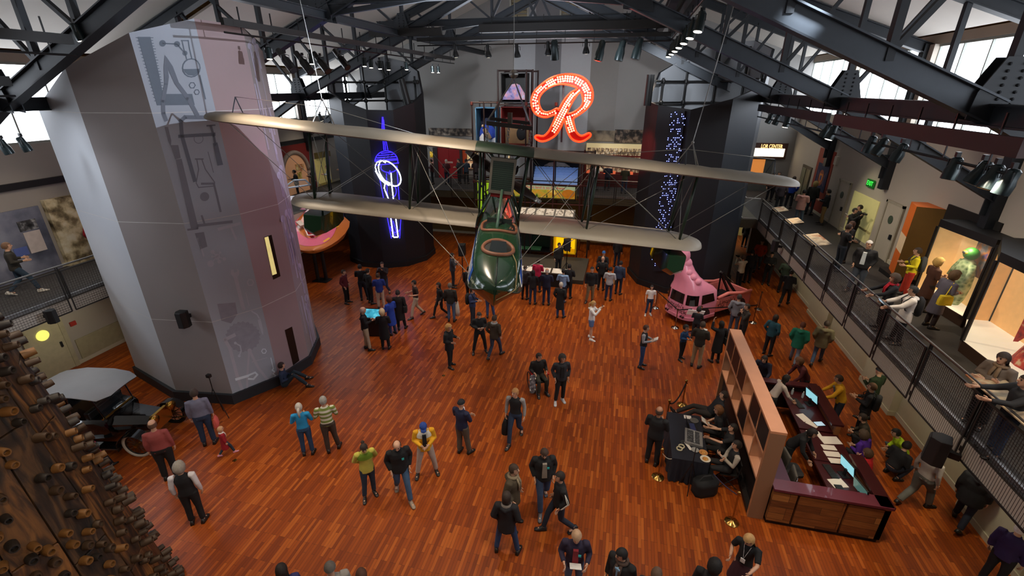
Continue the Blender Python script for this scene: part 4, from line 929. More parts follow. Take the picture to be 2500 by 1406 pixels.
for t, z in (("Lincoln's", .84), ('Toe Truck', .64)):
    vs, fs = text_poly(t, .26, 0.); w = MB(); out = []
    for v in vs:
        yy = v.x-.0; a = abs(yy); xf = 0.006 if a < .27 else .006-(.55-math.sqrt(max(0, .55**2-(a-.27)**2)))
        out.append(V((xf, v.x, z+v.z)))
    w.add(out, fs); w.build('front_lettering', mat('#1a0f12', .5), tk, fix=False)
w = MB(); w.rings([rr_plan(-1.6, .05, .86, .30, .56, .1), rr_plan(-1.6, .05, .86, .44, .56, .1)]); w.build('bumper', mat('#cc7d90', .35, coat=.4), tk, smooth=2)
for y in (-.5, -.38, .38, .5): MB().tube([(-.02, y, .42), (.045, y, .42)], .05, 10).build('lamp', mat('#2a1a1c', .3), tk)
for s in (-1, 1): MB().box((-.5, s*.92, 1.0), (.06, .14, .1)).build('wing_mirror', chrome, tk)
# ---------------------------------------------------------------- scaffold display at the far end
sc = thing('display_scaffold', 'tall pipe scaffold holding lit display boxes behind the biplane', 'scaffold')
EY = 26.6; pipe = mat('#2a1c1a', .5, .4); pr = mat('#4a1f1a', .5, .3)
def pole(x, y, z0, z1, m=pipe): MB().tube([(x, y, z0), (x, y, z1)], .045, 8).build('pole', m, sc)
def rail_(x0, x1, y, z, m=pipe): MB().tube([(x0, y, z), (x1, y, z)], .04, 8).build('rail', m, sc)
for x, zt in ((-8.65, 8.9), (-7.95, 8.9), (-7.12, 10.5), (-5.55, 10.5), (-5.2, 10.5), (-3.9, 6.2), (-2.35, 6.3), (-1.75, 6.3)):
    for y in (EY, EY+1.5): pole(x, y, .25, zt, pr if -5 < x < -2 else pipe)
for y in (EY, EY+1.5):
    for z in (1.7, 3.4, 4.5, 6.2): rail_(-8.65, -1.75, y, z, pr if z < 5 else pipe)
    rail_(-8.65, -7.12, y, 8.85); rail_(-7.12, -5.2, y, 8.75); rail_(-7.12, -5.2, y, 10.45)
cl = MB()
for x in (-7.12, -5.2, -5.55, -8.65, -3.9, -2.35):
    for z in (1.7, 4.5, 6.2, 8.8): 
        MB().lathe([(.06, -.1), (.09, -.07), (.09, .07), (.06, .1)], 8, (x, EY, z)).build('clamp', pr, sc)
def boxed(name, lab, x0, x1, z0, z1, back, side, y0=EY+.13, dp=.9, lit=None, parts=None):
    t = thing(name, lab, 'display case'); w = MB(); y1 = y0+dp
    w.b2(x0, x1, y1, y1+.05, z0, z1); w.build('back_panel', back, t); w = MB(); w.b2(x0, x0+.05, y0, y1, z0, z1); w.b2(x1-.05, x1, y0, y1, z0, z1); w.b2(x0, x1, y0, y1, z0, z0+.05); w.b2(x0, x1, y0, y1, z1-.05, z1); w.build('casing', side, t)
    return t
redm = mat('#6a1410', .6, var=.1); blk = mat('#0b0a0b', .6); bluep = mat('#3e6f93', .6, var=.1)
t = boxed('display_box', 'topmost dark display box with a pink and violet mountain model in the scaffold', -7.0, -5.6, 8.85, 10.35, blk, blk)
w = MB(); w.add([(-6.95, EY+.4, 9.0), (-5.65, EY+.4, 9.0), (-5.65, EY+.35, 9.25), (-6.0, EY+.4, 9.75), (-6.2, EY+.42, 9.82), (-6.45, EY+.42, 9.78), (-6.7, EY+.4, 9.45), (-6.95, EY+.35, 9.2)], [tuple(range(8))]); w.build('mountain', print_mat(['#3c3a6e', '#8f86bb', '#c98d99', '#b9b2cc'], 3.), t)
t = boxed('display_box', 'red display box with a dark figure painting under the mountain box', -7.0, -5.35, 6.6, 8.65, redm, redm)
w = MB(); w.b2(-6.9, -5.45, EY+.7, EY+.74, 6.65, 7.6); w.build('painted_panel', mat('#8f7350', .7, var=.2), t); w = MB(); w.ball((-5.95, EY+.66, 7.2), (.28, .05, .35)); w.ball((-5.9, EY+.64, 7.55), (.16, .06, .2)); w.build('dark_figure', mat('#14181c', .7), t); MB().ball((-5.9, EY+.58, 7.55), (.1, .03, .14)).build('pale_face', mat('#a9aaa6', .7), t)
t = boxed('display_box', 'narrow blue display box with a white bird shape left of the red box', -8.5, -7.3, 6.6, 8.6, mat('#1c2440', .6), bluep)
w = MB(); w.add([V((-7.9+.52*math.cos(2*PI*k/24), EY+.5, 7.1+.58*math.sin(2*PI*k/24))) for k in range(24)], [tuple(range(24))]); w.build('blue_disc', mat('#1d3fa8', .5, var=.2), t)
w = MB(); w.add([(-8.4, EY+.45, 6.66), (-7.4, EY+.45, 6.66), (-7.4, EY+.45, 7.0), (-7.7, EY+.45, 6.85), (-8.0, EY+.45, 6.95), (-8.2, EY+.45, 7.2), (-8.4, EY+.45, 6.95)], [tuple(range(7))]); w.build('snow_peak', mat('#c9d0dc', .6), t)
w = MB(); w.tube([(-8.1, EY+.4, 7.45), (-7.95, EY+.4, 7.2), (-7.7, EY+.4, 6.9)], [.1, .16, .1], 8); w.ball((-8.15, EY+.4, 7.6), .08); w.build('bird_shape', mat('#9a8770', .6), t)
t = boxed('display_box', 'wide blue water display box with a dark ship under the big R', -5.15, -2.5, 4.65, 6.1, mat('#1a2128', .6), blk)
wave = MB()
for k in range(5):
    z = 4.7+.13*k; y = EY+.15+.14*k; pts = [(-5.1, z-.2)]+[(-5.1+2.55*j/40, z+.16+.03*abs(math.sin(j*.9+k))) for j in range(41)]+[(-2.55, z-.2)]
    w = MB(); w.add([(a, y, b) for a, b in pts], [tuple(range(len(pts)))]); w.build('wave', mat(['#8fb0e6', '#86a8df', '#7a9bd4', '#6f90c9', '#6383bb'][k], .5, emit=.25), t)
w = MB(); w.rings([[V((x, EY+.84+.08*s, z)) for s, z in ((-h, 5.42), (h, 5.42), (h, 5.42+hh), (-h, 5.42+hh))] for x, h, hh in ((-4.6, .3, .04), (-4.3, .8, .2), (-3.9, 1, .26), (-3.4, .8, .2), (-3.1, .3, .03))]); w.build('ship_model', mat('#9fa3a0', .4), t)
MB().b2(-3.86, -3.8, EY+.13, EY+.17, 4.65, 6.1).build('mullion', blk, t)
t = boxed('display_box', 'lit landscape sign with red lettering and green hills below the water box', -6.9, -2.6, 3.6, 4.45, print_mat(['#2f5a22', '#7d8a2a', '#b59a35', '#c98a2a', '#d9c76a'], 2.2, emit=.55), blk, dp=.3)
MB().b2(-6.85, -2.65, EY+.3, EY+.33, 4.15, 4.4).build('sky_band', mat('#b9c79a', .6, emit=.4), t)
vs, fs = text_poly('Where land is so far Away', .23, 0.); w = MB(); w.add([V((-4.5+v.x*1.0, EY+.28, 4.26+v.z)) for v in vs], fs); w.build('red_lettering', mat('#c21a14', .5, emit=.5), t, fix=False)
w = MB(); w.ball((-3.05, EY+.3, 3.95), (.38, .04, .26)); w.build('orange_tree', mat('#c8761c', .6, emit=.4, var=.4), t)
w = MB()
for x in (-5.4, -4.9, -4.3, -3.9): w.add([(x-.05, EY+.27, 3.7), (x+.05, EY+.27, 3.7), (x, EY+.27, 3.95)], [(0, 1, 2)])
w.build('fir_tree', mat('#1d4a24', .6, emit=.1), t)
t = thing('display_box', 'lime green panel with black leaf shapes at the left foot of the scaffold', 'display case')
MB().b2(-8.55, -7.3, EY+.3, EY+.35, 2.6, 4.5).build('back_panel', mat('#9ecb1f', .6, emit=.5), t); rr = random.Random(2)
for k in range(16):
    x, z = rr.uniform(-8.5, -7.4), rr.uniform(3.3, 4.5); w = MB(); a = rr.uniform(0, PI); dx, dz = .22*math.cos(a), .22*math.sin(a)
    w.add([(x-dx, EY+.27, z-dz), (x-dz*.3, EY+.27, z+dx*.3), (x+dx, EY+.27, z+dz), (x+dz*.3, EY+.27, z-dx*.3)], [(0, 1, 2, 3)]); w.build('leaf_shape', blk, t)
t = thing('display_shelf', 'long white shelf of small printed cards below the landscape sign', 'shelf', (0, 0, 0))
MB().add([(-6.6, EY-.7, 2.85), (-2.55, EY-.7, 2.85), (-2.55, EY-.1, 3.15), (-6.6, EY-.1, 3.15), (-6.6, EY-.7, 2.6), (-2.55, EY-.7, 2.6), (-2.55, EY-.1, 2.6), (-6.6, EY-.1, 2.6)], [(0, 1, 2, 3), (0, 4, 5, 1), (1, 5, 6, 2), (3, 7, 4, 0), (4, 7, 6, 5)]).build('shelf_top', mat('#6a665f', .6), t)
for k in range(7):
    x = -6.45+k*.56; MB().add([(x, EY-.66, 2.875), (x+.46, EY-.66, 2.875), (x+.46, EY-.16, 3.125), (x, EY-.16, 3.125)], [(0, 1, 2, 3)]).build('printed_card', print_mat(['#4a4038', '#cfc8b8', '#e9e4d8', '#efeae0'], 7, seed=k*3.1), t)
t = boxed('display_case', 'dim green glass case at the foot of the scaffold', -6.4, -3.98, .35, 1.65, mat('#27402d', .5, var=.3), blk); MB().b2(-5.9, -4.6, EY+.3, EY+.8, .4, .5).build('diorama_base', mat('#4f8a5a', .5, var=.4), t); MB().b2(-6.0, -5.2, EY+.6, EY+.9, .5, 1.3).build('dark_model', mat('#1b2a22', .5), t)
t = boxed('display_case', 'bright yellow lit case at the foot of the scaffold', -3.8, -2.45, .35, 1.65, mat('#f2c20f', .5, emit=.9, var=.1), mat('#caa00c', .5, emit=.25))
w = MB(); w.tube([(-3.4, EY+.3, .45), (-3.1, EY+.3, 1.2)], .04, 6).tube([(-3.1, EY+.3, 1.2), (-2.8, EY+.3, .45)], .04, 6).tube([(-3.5, EY+.3, .8), (-2.7, EY+.3, .7)], .03, 6); w.build('dark_tool', mat('#3a2a12', .6), t); w = MB(); w.ball((-3.25, EY+.4, .62), (.2, .15, .12)); w.build('pale_model', mat('#e9e0b0', .5), t)
o = MB().b2(-6.5, -1.6, 23.0, EY, 0, .22).build('display_platform', mat('#3b352b', .8, var=.1)); tag(o, 'low dark platform in front of the scaffold display', 'platform')
# low table with papers in front of the platform
t = thing('reading_table', 'low table topped with pale picture panels where visitors stand by the scaffold', 'table', (-3.7, 22.55, 0)); MB().b2(-1.4, 1.5, -.3, .3, .72, .78).build('table_top', mat('#3a3128', .6), t); MB().b2(-1.3, 1.4, -.25, .25, 0, .72).build('base', mat('#15120f', .7), t)
for k, c in ((-.9, '#d8d2c4'), (.0, '#c9c2b2'), (.9, '#dcd8cc')): MB().add([(k-.4, -.26, .80), (k+.4, -.26, .80), (k+.4, .26, .86), (k-.4, .26, .86), (k-.4, -.26, .785), (k+.4, -.26, .785), (k+.4, .26, .785), (k-.4, .26, .785)], [(0, 1, 2, 3), (0, 4, 5, 1), (2, 6, 7, 3)]).build('picture_panel', print_mat(['#4c4436', c, '#e6e1d4', '#e6e1d4'], 3, seed=k), t)
# touch-screen kiosk on the hall floor
kp = atz(915, 815); ki = thing('kiosk', 'low black kiosk with a glowing cyan screen ringed by visitors', 'kiosk', (kp.x, kp.y, 0), R(8)); MB().b2(-.42, .42, -.22, .22, 0, .85).build('cabinet', mat('#101114', .4), ki, bevel=.02)
w = MB(); w.add([(-.45, -.3, .84), (.45, -.3, .84), (.45, .28, 1.08), (-.45, .28, 1.08), (-.45, -.3, .8), (.45, -.3, .8), (.45, .28, .8), (-.45, .28, .8)], [(0, 1, 2, 3), (0, 4, 5, 1), (1, 5, 6, 2), (2, 6, 7, 3), (3, 7, 4, 0)]); w.build('screen_housing', mat('#0b0b0d', .3), ki)
w = MB(); w.add([(-.4, -.24, .872), (.4, -.24, .872), (.4, .22, 1.062), (-.4, .22, 1.062)], [(0, 1, 2, 3)]); w.build('screen', print_mat(['#0e5a72', '#2b9cb6', '#6fd3e2'], 3, emit=.7), ki)
# ================================================================ gallery railings
rail_m = mat('#77746f', .3, .85, var=.08); post_m = mat('#3c3a3a', .4, .6, var=.1); wire_m = mat('#4b4543', .45, .6, var=0)
PZ0, PZ1, RZ = ZM-.42, ZM+.93, ZM+1.07
def mesh_panel(L, parent, name='mesh_panel', cell=.056, dx=None):
    w = MB(); h = PZ1-PZ0
    n = max(3, round(L/cell)); k = max(3, round(h/cell))
    for i in range(1, n): x = L*i/n; w.box((0, x, h/2), (.006, .007, h))
    for i in range(1, k): z = h*i/k; w.box((.004, L/2, z), (.006, L, .007))
    o = w.build(name, wire_m, parent, fix=False)
    f = MB(); f.b2(-.018, .018, 0, L, -.018, .018); f.b2(-.018, .018, 0, L, h-.018, h+.018); f.b2(-.018, .018, -.018, .018, 0, h); f.b2(-.018, .018, L-.018, L+.018, 0, h)
    q = f.build('panel_frame', post_m, o); return o
def railing(name, lab, x, y0, y1, pitch, side, axis='y', cell=.056):
    """side: +1 when the walkway is on +x (or +y) of the rail"""
    t = thing(name, lab, 'railing'); n = round((y1-y0)/pitch); p = (y1-y0)/n; proto = None
    rot = 0 if axis == 'y' else -PI/2
    t.location = (x, y0, 0) if axis == 'y' else (y0, x, 0); t.rotation_euler = (0, 0, rot)
    for i in range(n):
        if proto is None: proto = mesh_panel(p-.12, t, cell=cell); proto.location = (0, .06, PZ0)
        else: dup(proto, (0, i*p+.06, PZ0), parent=t)
    pp = None
    for i in range(n+1):
        if pp is None:
            w = MB(); s = side if axis == 'y' else side
            w.b2(.02*s, .06*s, -.035, -.02, PZ0-.02, RZ-.03); w.b2(.02*s, .06*s, .02, .035, PZ0-.02, RZ-.03); w.b2(.0, .2*s, -.03, .03, ZM-.3, ZM-.18); pp = w.build('post', post_m, t)
        else: dup(pp, (0, i*p, 0), parent=t)
    MB().tube([(.03*side, -.05, RZ), (.03*side, y1-y0+.05, RZ)], .028, 10).build('handrail', rail_m, t, smooth=2)
    MB().b2(.05*side, .12*side, 0, y1-y0, ZM, ZM+.11).build('toe_board', mat('#8b8d8f', .4, .6), t)
    return t
railing('gallery_railing', 'long mesh-panelled steel railing along the right gallery edge', BR, 3.4, 25.4, 1.84, 1)
railing('gallery_railing', 'mesh-panelled steel railing along the left gallery edge', BL, 4.0, 19.7, 1.85, -1, cell=.075)
railing('gallery_railing', 'dark railing along the far gallery between the two dark towers', YM, -11.0, 6.6, 1.76, -1, axis='x', cell=.14)
g = thing('glass_railing', 'short glass guard panels with pale frames beside the right dark tower', 'railing')
gl = mat('#b9c4c2', .05, alpha=.18, var=0)
for a, b in (((6.8, 25.55), (6.15, 25.6)), ((6.15, 25.6), (6.0, 28.7))):
    w = MB(); w.bar((a[0], a[1], ZM+.02), (b[0], b[1], ZM+.02), .04, .06); w.bar((a[0], a[1], RZ), (b[0], b[1], RZ), .05, .05); w.build('frame', mat('#b3b3b0', .4, .4), g)
    w = MB(); w.quad((a[0], a[1], ZM-.3), (b[0], b[1], ZM-.3), (b[0], b[1], RZ), (a[0], a[1], RZ)); w.build('glass_pane', gl, g)
struct(MB().b2(6.0, BR, 25.5, YM, 2.95, ZM).build('floor_gallery_corner', mat('#57503f', .8)))
g = thing('glass_railing', 'pale blue tubular guard frame above the orange hydroplane', 'railing', group=None)
q = [onplane(x, y, (-16.6, 0, 0), (1, 0, 0)) for x, y in ((688, 461), (758, 451), (745, 439), (718, 440))]
w = MB()
for a, b in zip(q, q[1:]+q[:1]): w.tube([a, b], .04, 8)
w.build('frame', mat('#a9bccb', .3, .5), g); w = MB(); w.add(q, [(0, 1, 2, 3)]); w.build('glass_pane', gl, g)
# display ledges clipped to the right rail
def ledge(px, py, L, lab):
    p = atX(px, py, BR-.02); t = thing('text_ledge', lab, 'sign', (BR+.22, p.y, RZ-.02), group='text ledges on the right rail')
    MB().add([(-.24, -L/2, .02), (.24, -L/2, .12), (.24, L/2, .12), (-.24, L/2, .02), (-.24, -L/2, 0), (.24, -L/2, .1), (.24, L/2, .1), (-.24, L/2, 0)], [(0, 1, 2, 3), (7, 6, 5, 4), (0, 4, 5, 1), (1, 5, 6, 2), (2, 6, 7, 3), (3, 7, 4, 0)]).build('printed_panel', print_mat(['#51483f', '#a08c70', '#c9b48f', '#9a5a2a'], 2.2, seed=px), t)
    MB().tube([(0, 0, .05), (-.1, 0, -.3)], .02, 6).build('bracket', post_m, t)
for px, py, L, lab in ((1890, 512, .8, 'pale printed ledge on the right rail, farthest from the camera'), (1922, 545, .8, 'pale printed ledge on the right rail beside the pink jacket'), (1975, 590, 1.4, 'printed ledge of small exhibits on the right rail below the hugging couple'), (2450, 1010, 2.2, 'large printed ledge on the right rail nearest the camera')): ledge(px, py, L, lab)
# ---------------------------------------------------------------- right gallery wall
def wallq(x, y0, y1, z0, z1, d, name, m, par=None):   # thin panel on the right wall facing -x
    return MB().b2(x-d, x, y0, y1, z0, z1).build(name, m, par)
def rdoor(n, y0, y1, col='#b9b1a0'):
    d = wallq(XR, y0, y1, ZM+.02, 5.5, .05, 'door_%d' % n, mat(col, .6, var=.04)); struct(d); yc = y0+(y1-y0)*.5
    f = MB(); f.b2(XR-.08, XR, y0-.1, y0, ZM, 5.6); f.b2(XR-.08, XR, y1, y1+.1, ZM, 5.6); f.b2(XR-.08, XR, y0-.1, y1+.1, 5.5, 5.6); f.build('door_frame', mat('#a79f8c', .6), d)['kind'] = 'structure'
    o = MB().tube([(XR-.07, yc, 4.93), (XR-.04, yc, 4.93)], .16, 20).build('round_window', mat('#4d5a4c', .1), d, smooth=2)
    MB().box((XR-.09, y0+.15, 4.35), (.06, .1, .18)).build('door_handle', steel, d); return d
rdoor(1, 19.85, 20.95); rdoor(2, 24.5, 25.6)
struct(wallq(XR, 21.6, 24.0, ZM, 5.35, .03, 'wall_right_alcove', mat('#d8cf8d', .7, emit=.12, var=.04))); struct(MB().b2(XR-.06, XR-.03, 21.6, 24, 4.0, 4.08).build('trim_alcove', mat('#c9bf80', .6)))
struct(wallq(XR, YN, YF, ZM, ZM+.15, .04, 'baseboard_right_gallery', trimw)); struct(MB().b2(XL, XL+.04, YN, YF, ZM, ZM+.15).build('baseboard_left_gallery', trimw))
struct(wallq(XR, 27.0, 29.15, ZM, 6.65, .03, 'wall_right_red_panel', mat('#8a3222', .7, var=.1)))
b = thing('banner', 'dark blue crest banner hung on the red wall panel', 'banner', (XR-.04, 28.0, 5.25)); MB().b2(-.02, 0, -.75, .75, -.68, .68).build('cloth', mat('#20294a', .8, var=.2), b)
w = MB(); w.add([(-.03, .35*math.sin(2*PI*k/20), -.02+.42*math.cos(2*PI*k/20)) for k in range(20)], [tuple(range(20))]); w.build('crest_ring', mat('#8a4a3a', .7), b); w = MB(); w.add([(-.035, x, z) for x, z in ((-.22, .2), (.22, .2), (.22, -.1), (0, -.34), (-.22, -.1))], [(0, 1, 2, 3, 4)]); w.build('shield', mat('#c9772f', .6), b); w = MB(); w.add([(-.04, x, z) for x, z in ((-.1, .1), (.1, .1), (.1, -.08), (0, -.2), (-.1, -.08))], [(0, 1, 2, 3, 4)]); w.build('inner_shield', mat('#33407a', .6), b)
w = MB()
for s in (-1, 1): w.add([(-.03, s*y, z) for y, z in ((.3, .1), (.6, .4), (.5, -.1), (.62, -.4), (.3, -.3))], [(0, 1, 2, 3, 4)])
w.build('supporter', mat('#4a3a55', .7), b)
ex_ = thing('exit_sign', 'green lit EXIT sign on the right gallery wall', 'sign', (XR-.03, 22.7, 5.9)); MB().b2(-.06, 0, -.3, .3, -.16, .16).build('sign_box', mat('#0c3a12', .4, emit=.6, ecol='#0d5a16'), ex_)
vs, fs = text_poly('EXIT', .26, 0.); w = MB(); w.add([V((-.065, -v.x, v.z)) for v in vs], fs); w.build('lettering', emis('#37ff4a', 2.2), ex_, fix=False)
py_ = thing('exhibit_pylon', 'tall orange and white striped pylon between door and glass cases', 'pylon', (0, 0, 0))
for z0, z1, c in ((ZM+.15, 4.35, '#c9621a'), (4.35, 4.95, '#d9c3a0'), (4.95, 6.0, '#c96318')): MB().add([(9.72, 18.65, z0), (9.5, 17.85, z0), (10.2, 17.6, z0), (10.2, 18.65, z0), (9.72, 18.65, z1), (9.5, 17.85, z1), (10.2, 17.6, z1), (10.2, 18.65, z1)], [(0, 1, 5, 4), (1, 2, 6, 5), (4, 5, 6, 7), (3, 0, 4, 7)]).build('painted_panel', mat(c, .6, var=.08), py_)
MB().add([(9.5, 17.84, ZM+.15), (10.2, 17.5, ZM+.15), (10.2, 17.5, 6.0), (9.5, 17.84, 6.0), (9.52, 17.86, ZM+.15), (10.2, 17.55, ZM+.15), (10.2, 17.55, 6.0), (9.52, 17.86, 6.0)], [(0, 1, 2, 3), (4, 7, 6, 5), (0, 3, 7, 4)]).build('brown_side', mat('#6d4f1e', .5, var=.1), py_)
MB().b2(9.45, 10.2, 17.5, 18.7, ZM, ZM+.15).build('plinth', blk, py_)
struct(wallq(XR, 15.1, 17.5, ZM, 6.2, .05, 'wall_right_dark_recess', mat('#15110d', .7)))
# glass display cases
def gcase(lab, poly, z0, z1, backc, lit):
    """poly: floor outline (first two points = front face end to end ...) of the case on the gallery"""
    t = thing('display_case', lab, 'display case'); n = len(poly); P3 = lambda i, z: V((poly[i][0], poly[i][1], z))
    w = MB(); w.rings([[P3(i, ZM) for i in range(n)], [P3(i, z0) for i in range(n)]]); w.build('plinth', mat('#3a2412', .6, var=.1), t)
    w = MB(); w.rings([[P3(i, z1) for i in range(n)], [P3(i, z1+.22) for i in range(n)]]); w.build('top_cover', blk, t)
    w = MB(); w.add([P3(i, z0+.012) for i in range(n)], [tuple(range(n))]); w.build('base_board', mat('#eee2c6', .7, emit=.6), t)
    for i in range(n-1):
        w = MB(); w.add([P3(i, z0), P3(i+1, z0), P3(i+1, z1), P3(i, z1)], [(0, 1, 2, 3)]); w.build('glass_pane', mat('#dfe6e2', .04, alpha=.1, var=0), t)
        w = MB(); w.bar(P3(i, z0), P3(i, z1), .07, .07); w.build('mullion', blk, t)
    w = MB(); w.bar(P3(n-1, z0), P3(n-1, z1), .06, .06); w.build('mullion', blk, t)
    w = MB(); w.b2(XR-.06, XR-.02, min(p[1] for p in poly), max(p[1] for p in poly), z0, z1); w.build('back_panel', mat(backc, .8, emit=lit), t)
    w = MB(); a, b = P3(0, z0), P3(0, z1); w.add([P3(0, z0), (XR-.05, poly[0][1], z0), (XR-.05, poly[0][1], z1), P3(0, z1)], [(0, 1, 2, 3)]); w.build('side_panel', mat(backc, .8, emit=lit*.8), t)
    return t
c1 = gcase('lit glass case holding a green scaly costume on the right gallery', [(9.4, 16.3), (9.62, 14.22), (10.15, 14.2), (10.15, 16.4)], ZM+.3, 5.75, '#dcb070', .5)
c2 = gcase('large angular lit glass case with a red robe at the right edge', [(9.62, 14.12), (8.75, 12.7), (8.75, 9.6), (10.15, 9.6), (10.15, 14.12)], ZM+.3, 5.85, '#dba868', .5)
w = MB(); w.b2(XR-.09, XR-.065, 14.5, 15.6, 4.6, 5.6); w.build('picture_print', print_mat(['#2a2a2e', '#7a7a80', '#c27a35', '#5a4a80'], 3.5), c1)
def costume():
    t = thing('scaly_costume', 'green full-body scaly costume with a round headpiece standing in the lit case', 'costume', (9.84, 15.25, ZM+.325))
    sc_ = print_mat(['#2f4f2a', '#7f9466', '#aebb92'], 9, vor=True); gr = mat('#2f7a24', .5, var=.5, scale=8)
    MB().rings([[V((rx*math.cos(2*PI*k/16), ry*math.sin(2*PI*k/16), z)) for k in range(16)] for z, rx, ry in ((.0, .16, .2), (.2, .2, .3), (.6, .24, .33), (1.0, .23, .3), (1.25, .18, .24), (1.38, .1, .12))]).build('body', sc_, t, smooth=True)
    for s in (-1, 1): MB().tube([(0, s*.22, 1.25), (-.05, s*.34, 1.0), (-.12, s*.36, .75)], [.09, .08, .06], 8).build('sleeve', sc_, t, smooth=True)
    MB().ball((0, 0, 1.53), (.18, .2, .18), 14, 10).build('headpiece', gr, t, smooth=True)
    MB().ball((-.15, .0, 1.56), (.05, .1, .06)).build('eye_band', mat('#b9a61e', .5), t); MB().ball((-.19, .0, 1.56), (.03, .06, .04)).build('lens', blk, t)
costume()
def robe():
    t = thing('red_robe', 'red patterned robe spread on a dark-haired stand in the angular case', 'costume', (9.62, 11.55, ZM+.325)); rm = print_mat(['#5e0b0c', '#b8160f', '#d83a1c', '#e8c9a0'], 6)
    MB().rings([[V((rx*math.cos(2*PI*k/18)*(1+.06*math.sin(5*k)), ry*math.sin(2*PI*k/18), z)) for k in range(18)] for z, rx, ry in ((0, .45, .6), (.3, .36, .5), (.75, .22, .3), (1.1, .2, .26), (1.35, .17, .22), (1.42, .08, .08))]).build('gown', rm, t, smooth=True)
    for s in (-1, 1): MB().rings([[V((-.05-.1*q, s*(.18+.5*q), 1.3-.35*q-hh*(1 if k > 1 else 0)*(.1+.55*q)+ (0.02 if k % 2 else -.02)*0)) + V((.05*(1 if k in (0, 3) else -1), 0, 0)) for k in range(4)] for q, hh in ((0, 1), (.5, 1), (1, 1))]).build('sleeve', rm, t)
    MB().ball((0, 0, 1.56), (.1, .09, .12), 12, 8).build('head', mat('#b9987a', .6), t, smooth=True); MB().ball((.02, 0, 1.62), (.13, .13, .11), 12, 8).build('hair', blk, t, smooth=True); MB().ball((0, .14, 1.68), .03).build('hair_flower', white, t)
robe()
o = MB().b2(10.06, 10.12, 10.4, 12.2, 4.0, 5.2).build('wall_print', print_mat(['#4a3a33', '#6f5b50', '#8d7a6c'], 1.5)); tag(o, 'brown framed print behind the red robe', 'picture')
for i, (px, py) in enumerate(((2470, 900), (2395, 858))): pass
# ---------------------------------------------------------------- far corner and left wall
ls = thing('lit_sign', 'bright lit box sign with dark hanging letters high in the far right corner', 'sign', (0, YF-.06, 0)); a, b = atY(1850, 352, YF), atY(1910, 382, YF)
MB().b2(a.x-.3, b.x+.15, -.12, 0, b.z-.15, a.z+.1).build('sign_box', mat('#3a1d14', .6), ls); MB().b2(a.x-.3, b.x, -.16, -.12, b.z, a.z-.22).build('lit_face', emis('#fff2d0', 2.6), ls)
vs, fs = text_poly('LOR CENTER', .34, .03); w = MB(); w.add([V(((a.x+b.x)/2+v.x*.62, -.15+v.y, a.z-.1+v.z)) for v in vs], fs); w.build('lettering', emis('#ffd58a', 1.6), ls, fix=False)
def fdoor(n, xa, xb, col, zt=5.6):
    d = MB().b2(xa, xb, YF-.05, YF, ZM, zt).build('door_%d' % n, mat(col, .6)); struct(d); return d
d = fdoor(3, 7.4, 9.2, '#5d5f59'); MB().b2(7.9, 8.7, YF-.07, YF-.05, 3.9, 5.4).build('door_glass', mat('#d9853f', .4, emit=.7, var=.4, scale=1.5), d); MB().b2(7.1, 7.3, YF-.07, YF-.05, 3.5, 5.4).build('door_light', mat('#e9c995', .4, emit=.6), d)
d = MB().b2(XR-.05, XR, 29.6, 31.1, ZM, 5.5).build('door_4', mat('#3d3b30', .5)); struct(d)
for y in (29.7, 30.42): MB().b2(XR-.07, XR-.05, y, y+.55, 3.8, 5.35).build('door_glass', mat('#8a8a72', .2, var=.5, scale=2), d)
o = tag(MB().b2(XR-.12, XR, 26.5, 26.8, 6.1, 6.5).build('wall_box', mat('#b9b4a6', .5)), 'small pale box fixed high on the wall beside the red panel', 'box')
# far gallery displays
def fpanel(px0, py0, px1, py1, m, name, lab, cat, Y=YF-.1, d=.06):
    a, b = atY(px0, py0, Y), atY(px1, py1, Y); o = MB().b2(min(a.x, b.x), max(a.x, b.x), Y, Y+d, min(a.z, b.z), max(a.z, b.z)).build(name, m); return tag(o, lab, cat) if lab else o
fpanel(1436, 318, 1500, 345, print_mat(['#2a2622', '#4e463c', '#8a7c68', '#a08f74'], 1.2, seed=4), 'photo_mural', 'brownish photo mural strip right of the big R', 'mural')
fpanel(1502, 316, 1572, 350, print_mat(['#191614', '#2f2823', '#6a5a4c', '#9a8672'], 4.5, seed=8), 'photo_mural', 'dark crowd photo mural beside the right dark tower', 'mural')
fpanel(1046, 312, 1152, 332, print_mat(['#1c1917', '#39322d', '#7a6d60', '#b3a594'], 3.5, seed=2), 'photo_mural', 'dark crowd photo mural above the red doors', 'mural')
fpanel(1432, 350, 1572, 372, mat('#e2cd98', .7, emit=.35, var=.15, scale=.8), 'lit_fascia', 'warm lit cream fascia above the red gallery displays', 'fascia', Y=YF-.5, d=.3)
rw = thing('display_wall', 'red display wall crowded with small pictures right of the scaffold', 'display wall', (0, 0, 0)); a, b = atY(1428, 374, YF-.6), atY(1566, 440, YF-.6)
MB().b2(a.x, b.x, YF-.6, YF-.5, ZM, a.z).build('red_panel', mat('#7a1c14', .6, var=.1), rw); MB().b2(a.x, b.x, YF-1.0, YF-.6, ZM, ZM+.85).build('counter', mat('#54140e', .6), rw); rr = random.Random(6)
for r in range(3):
    for c in range(12):
        x = a.x+.15+(b.x-a.x-.3)*c/12; MB().b2(x, x+(b.x-a.x)/12-.07, YF-.63, YF-.6, 4.35+r*.55, 4.35+r*.55+.45).build('small_picture', print_mat(['#3a2a20', '#a88a64', '#e3d2b0'], 6, seed=r*13+c, emit=.25), rw)
for c in range(3): x = a.x+.2+c*1.15; MB().add([(x, YF-1.0, 4.27), (x+.8, YF-1.0, 4.27), (x+.8, YF-.65, 4.42), (x, YF-.65, 4.42)], [(0, 1, 2, 3)]).build('lit_text_panel', mat('#e0663f', .5, emit=.5), rw)
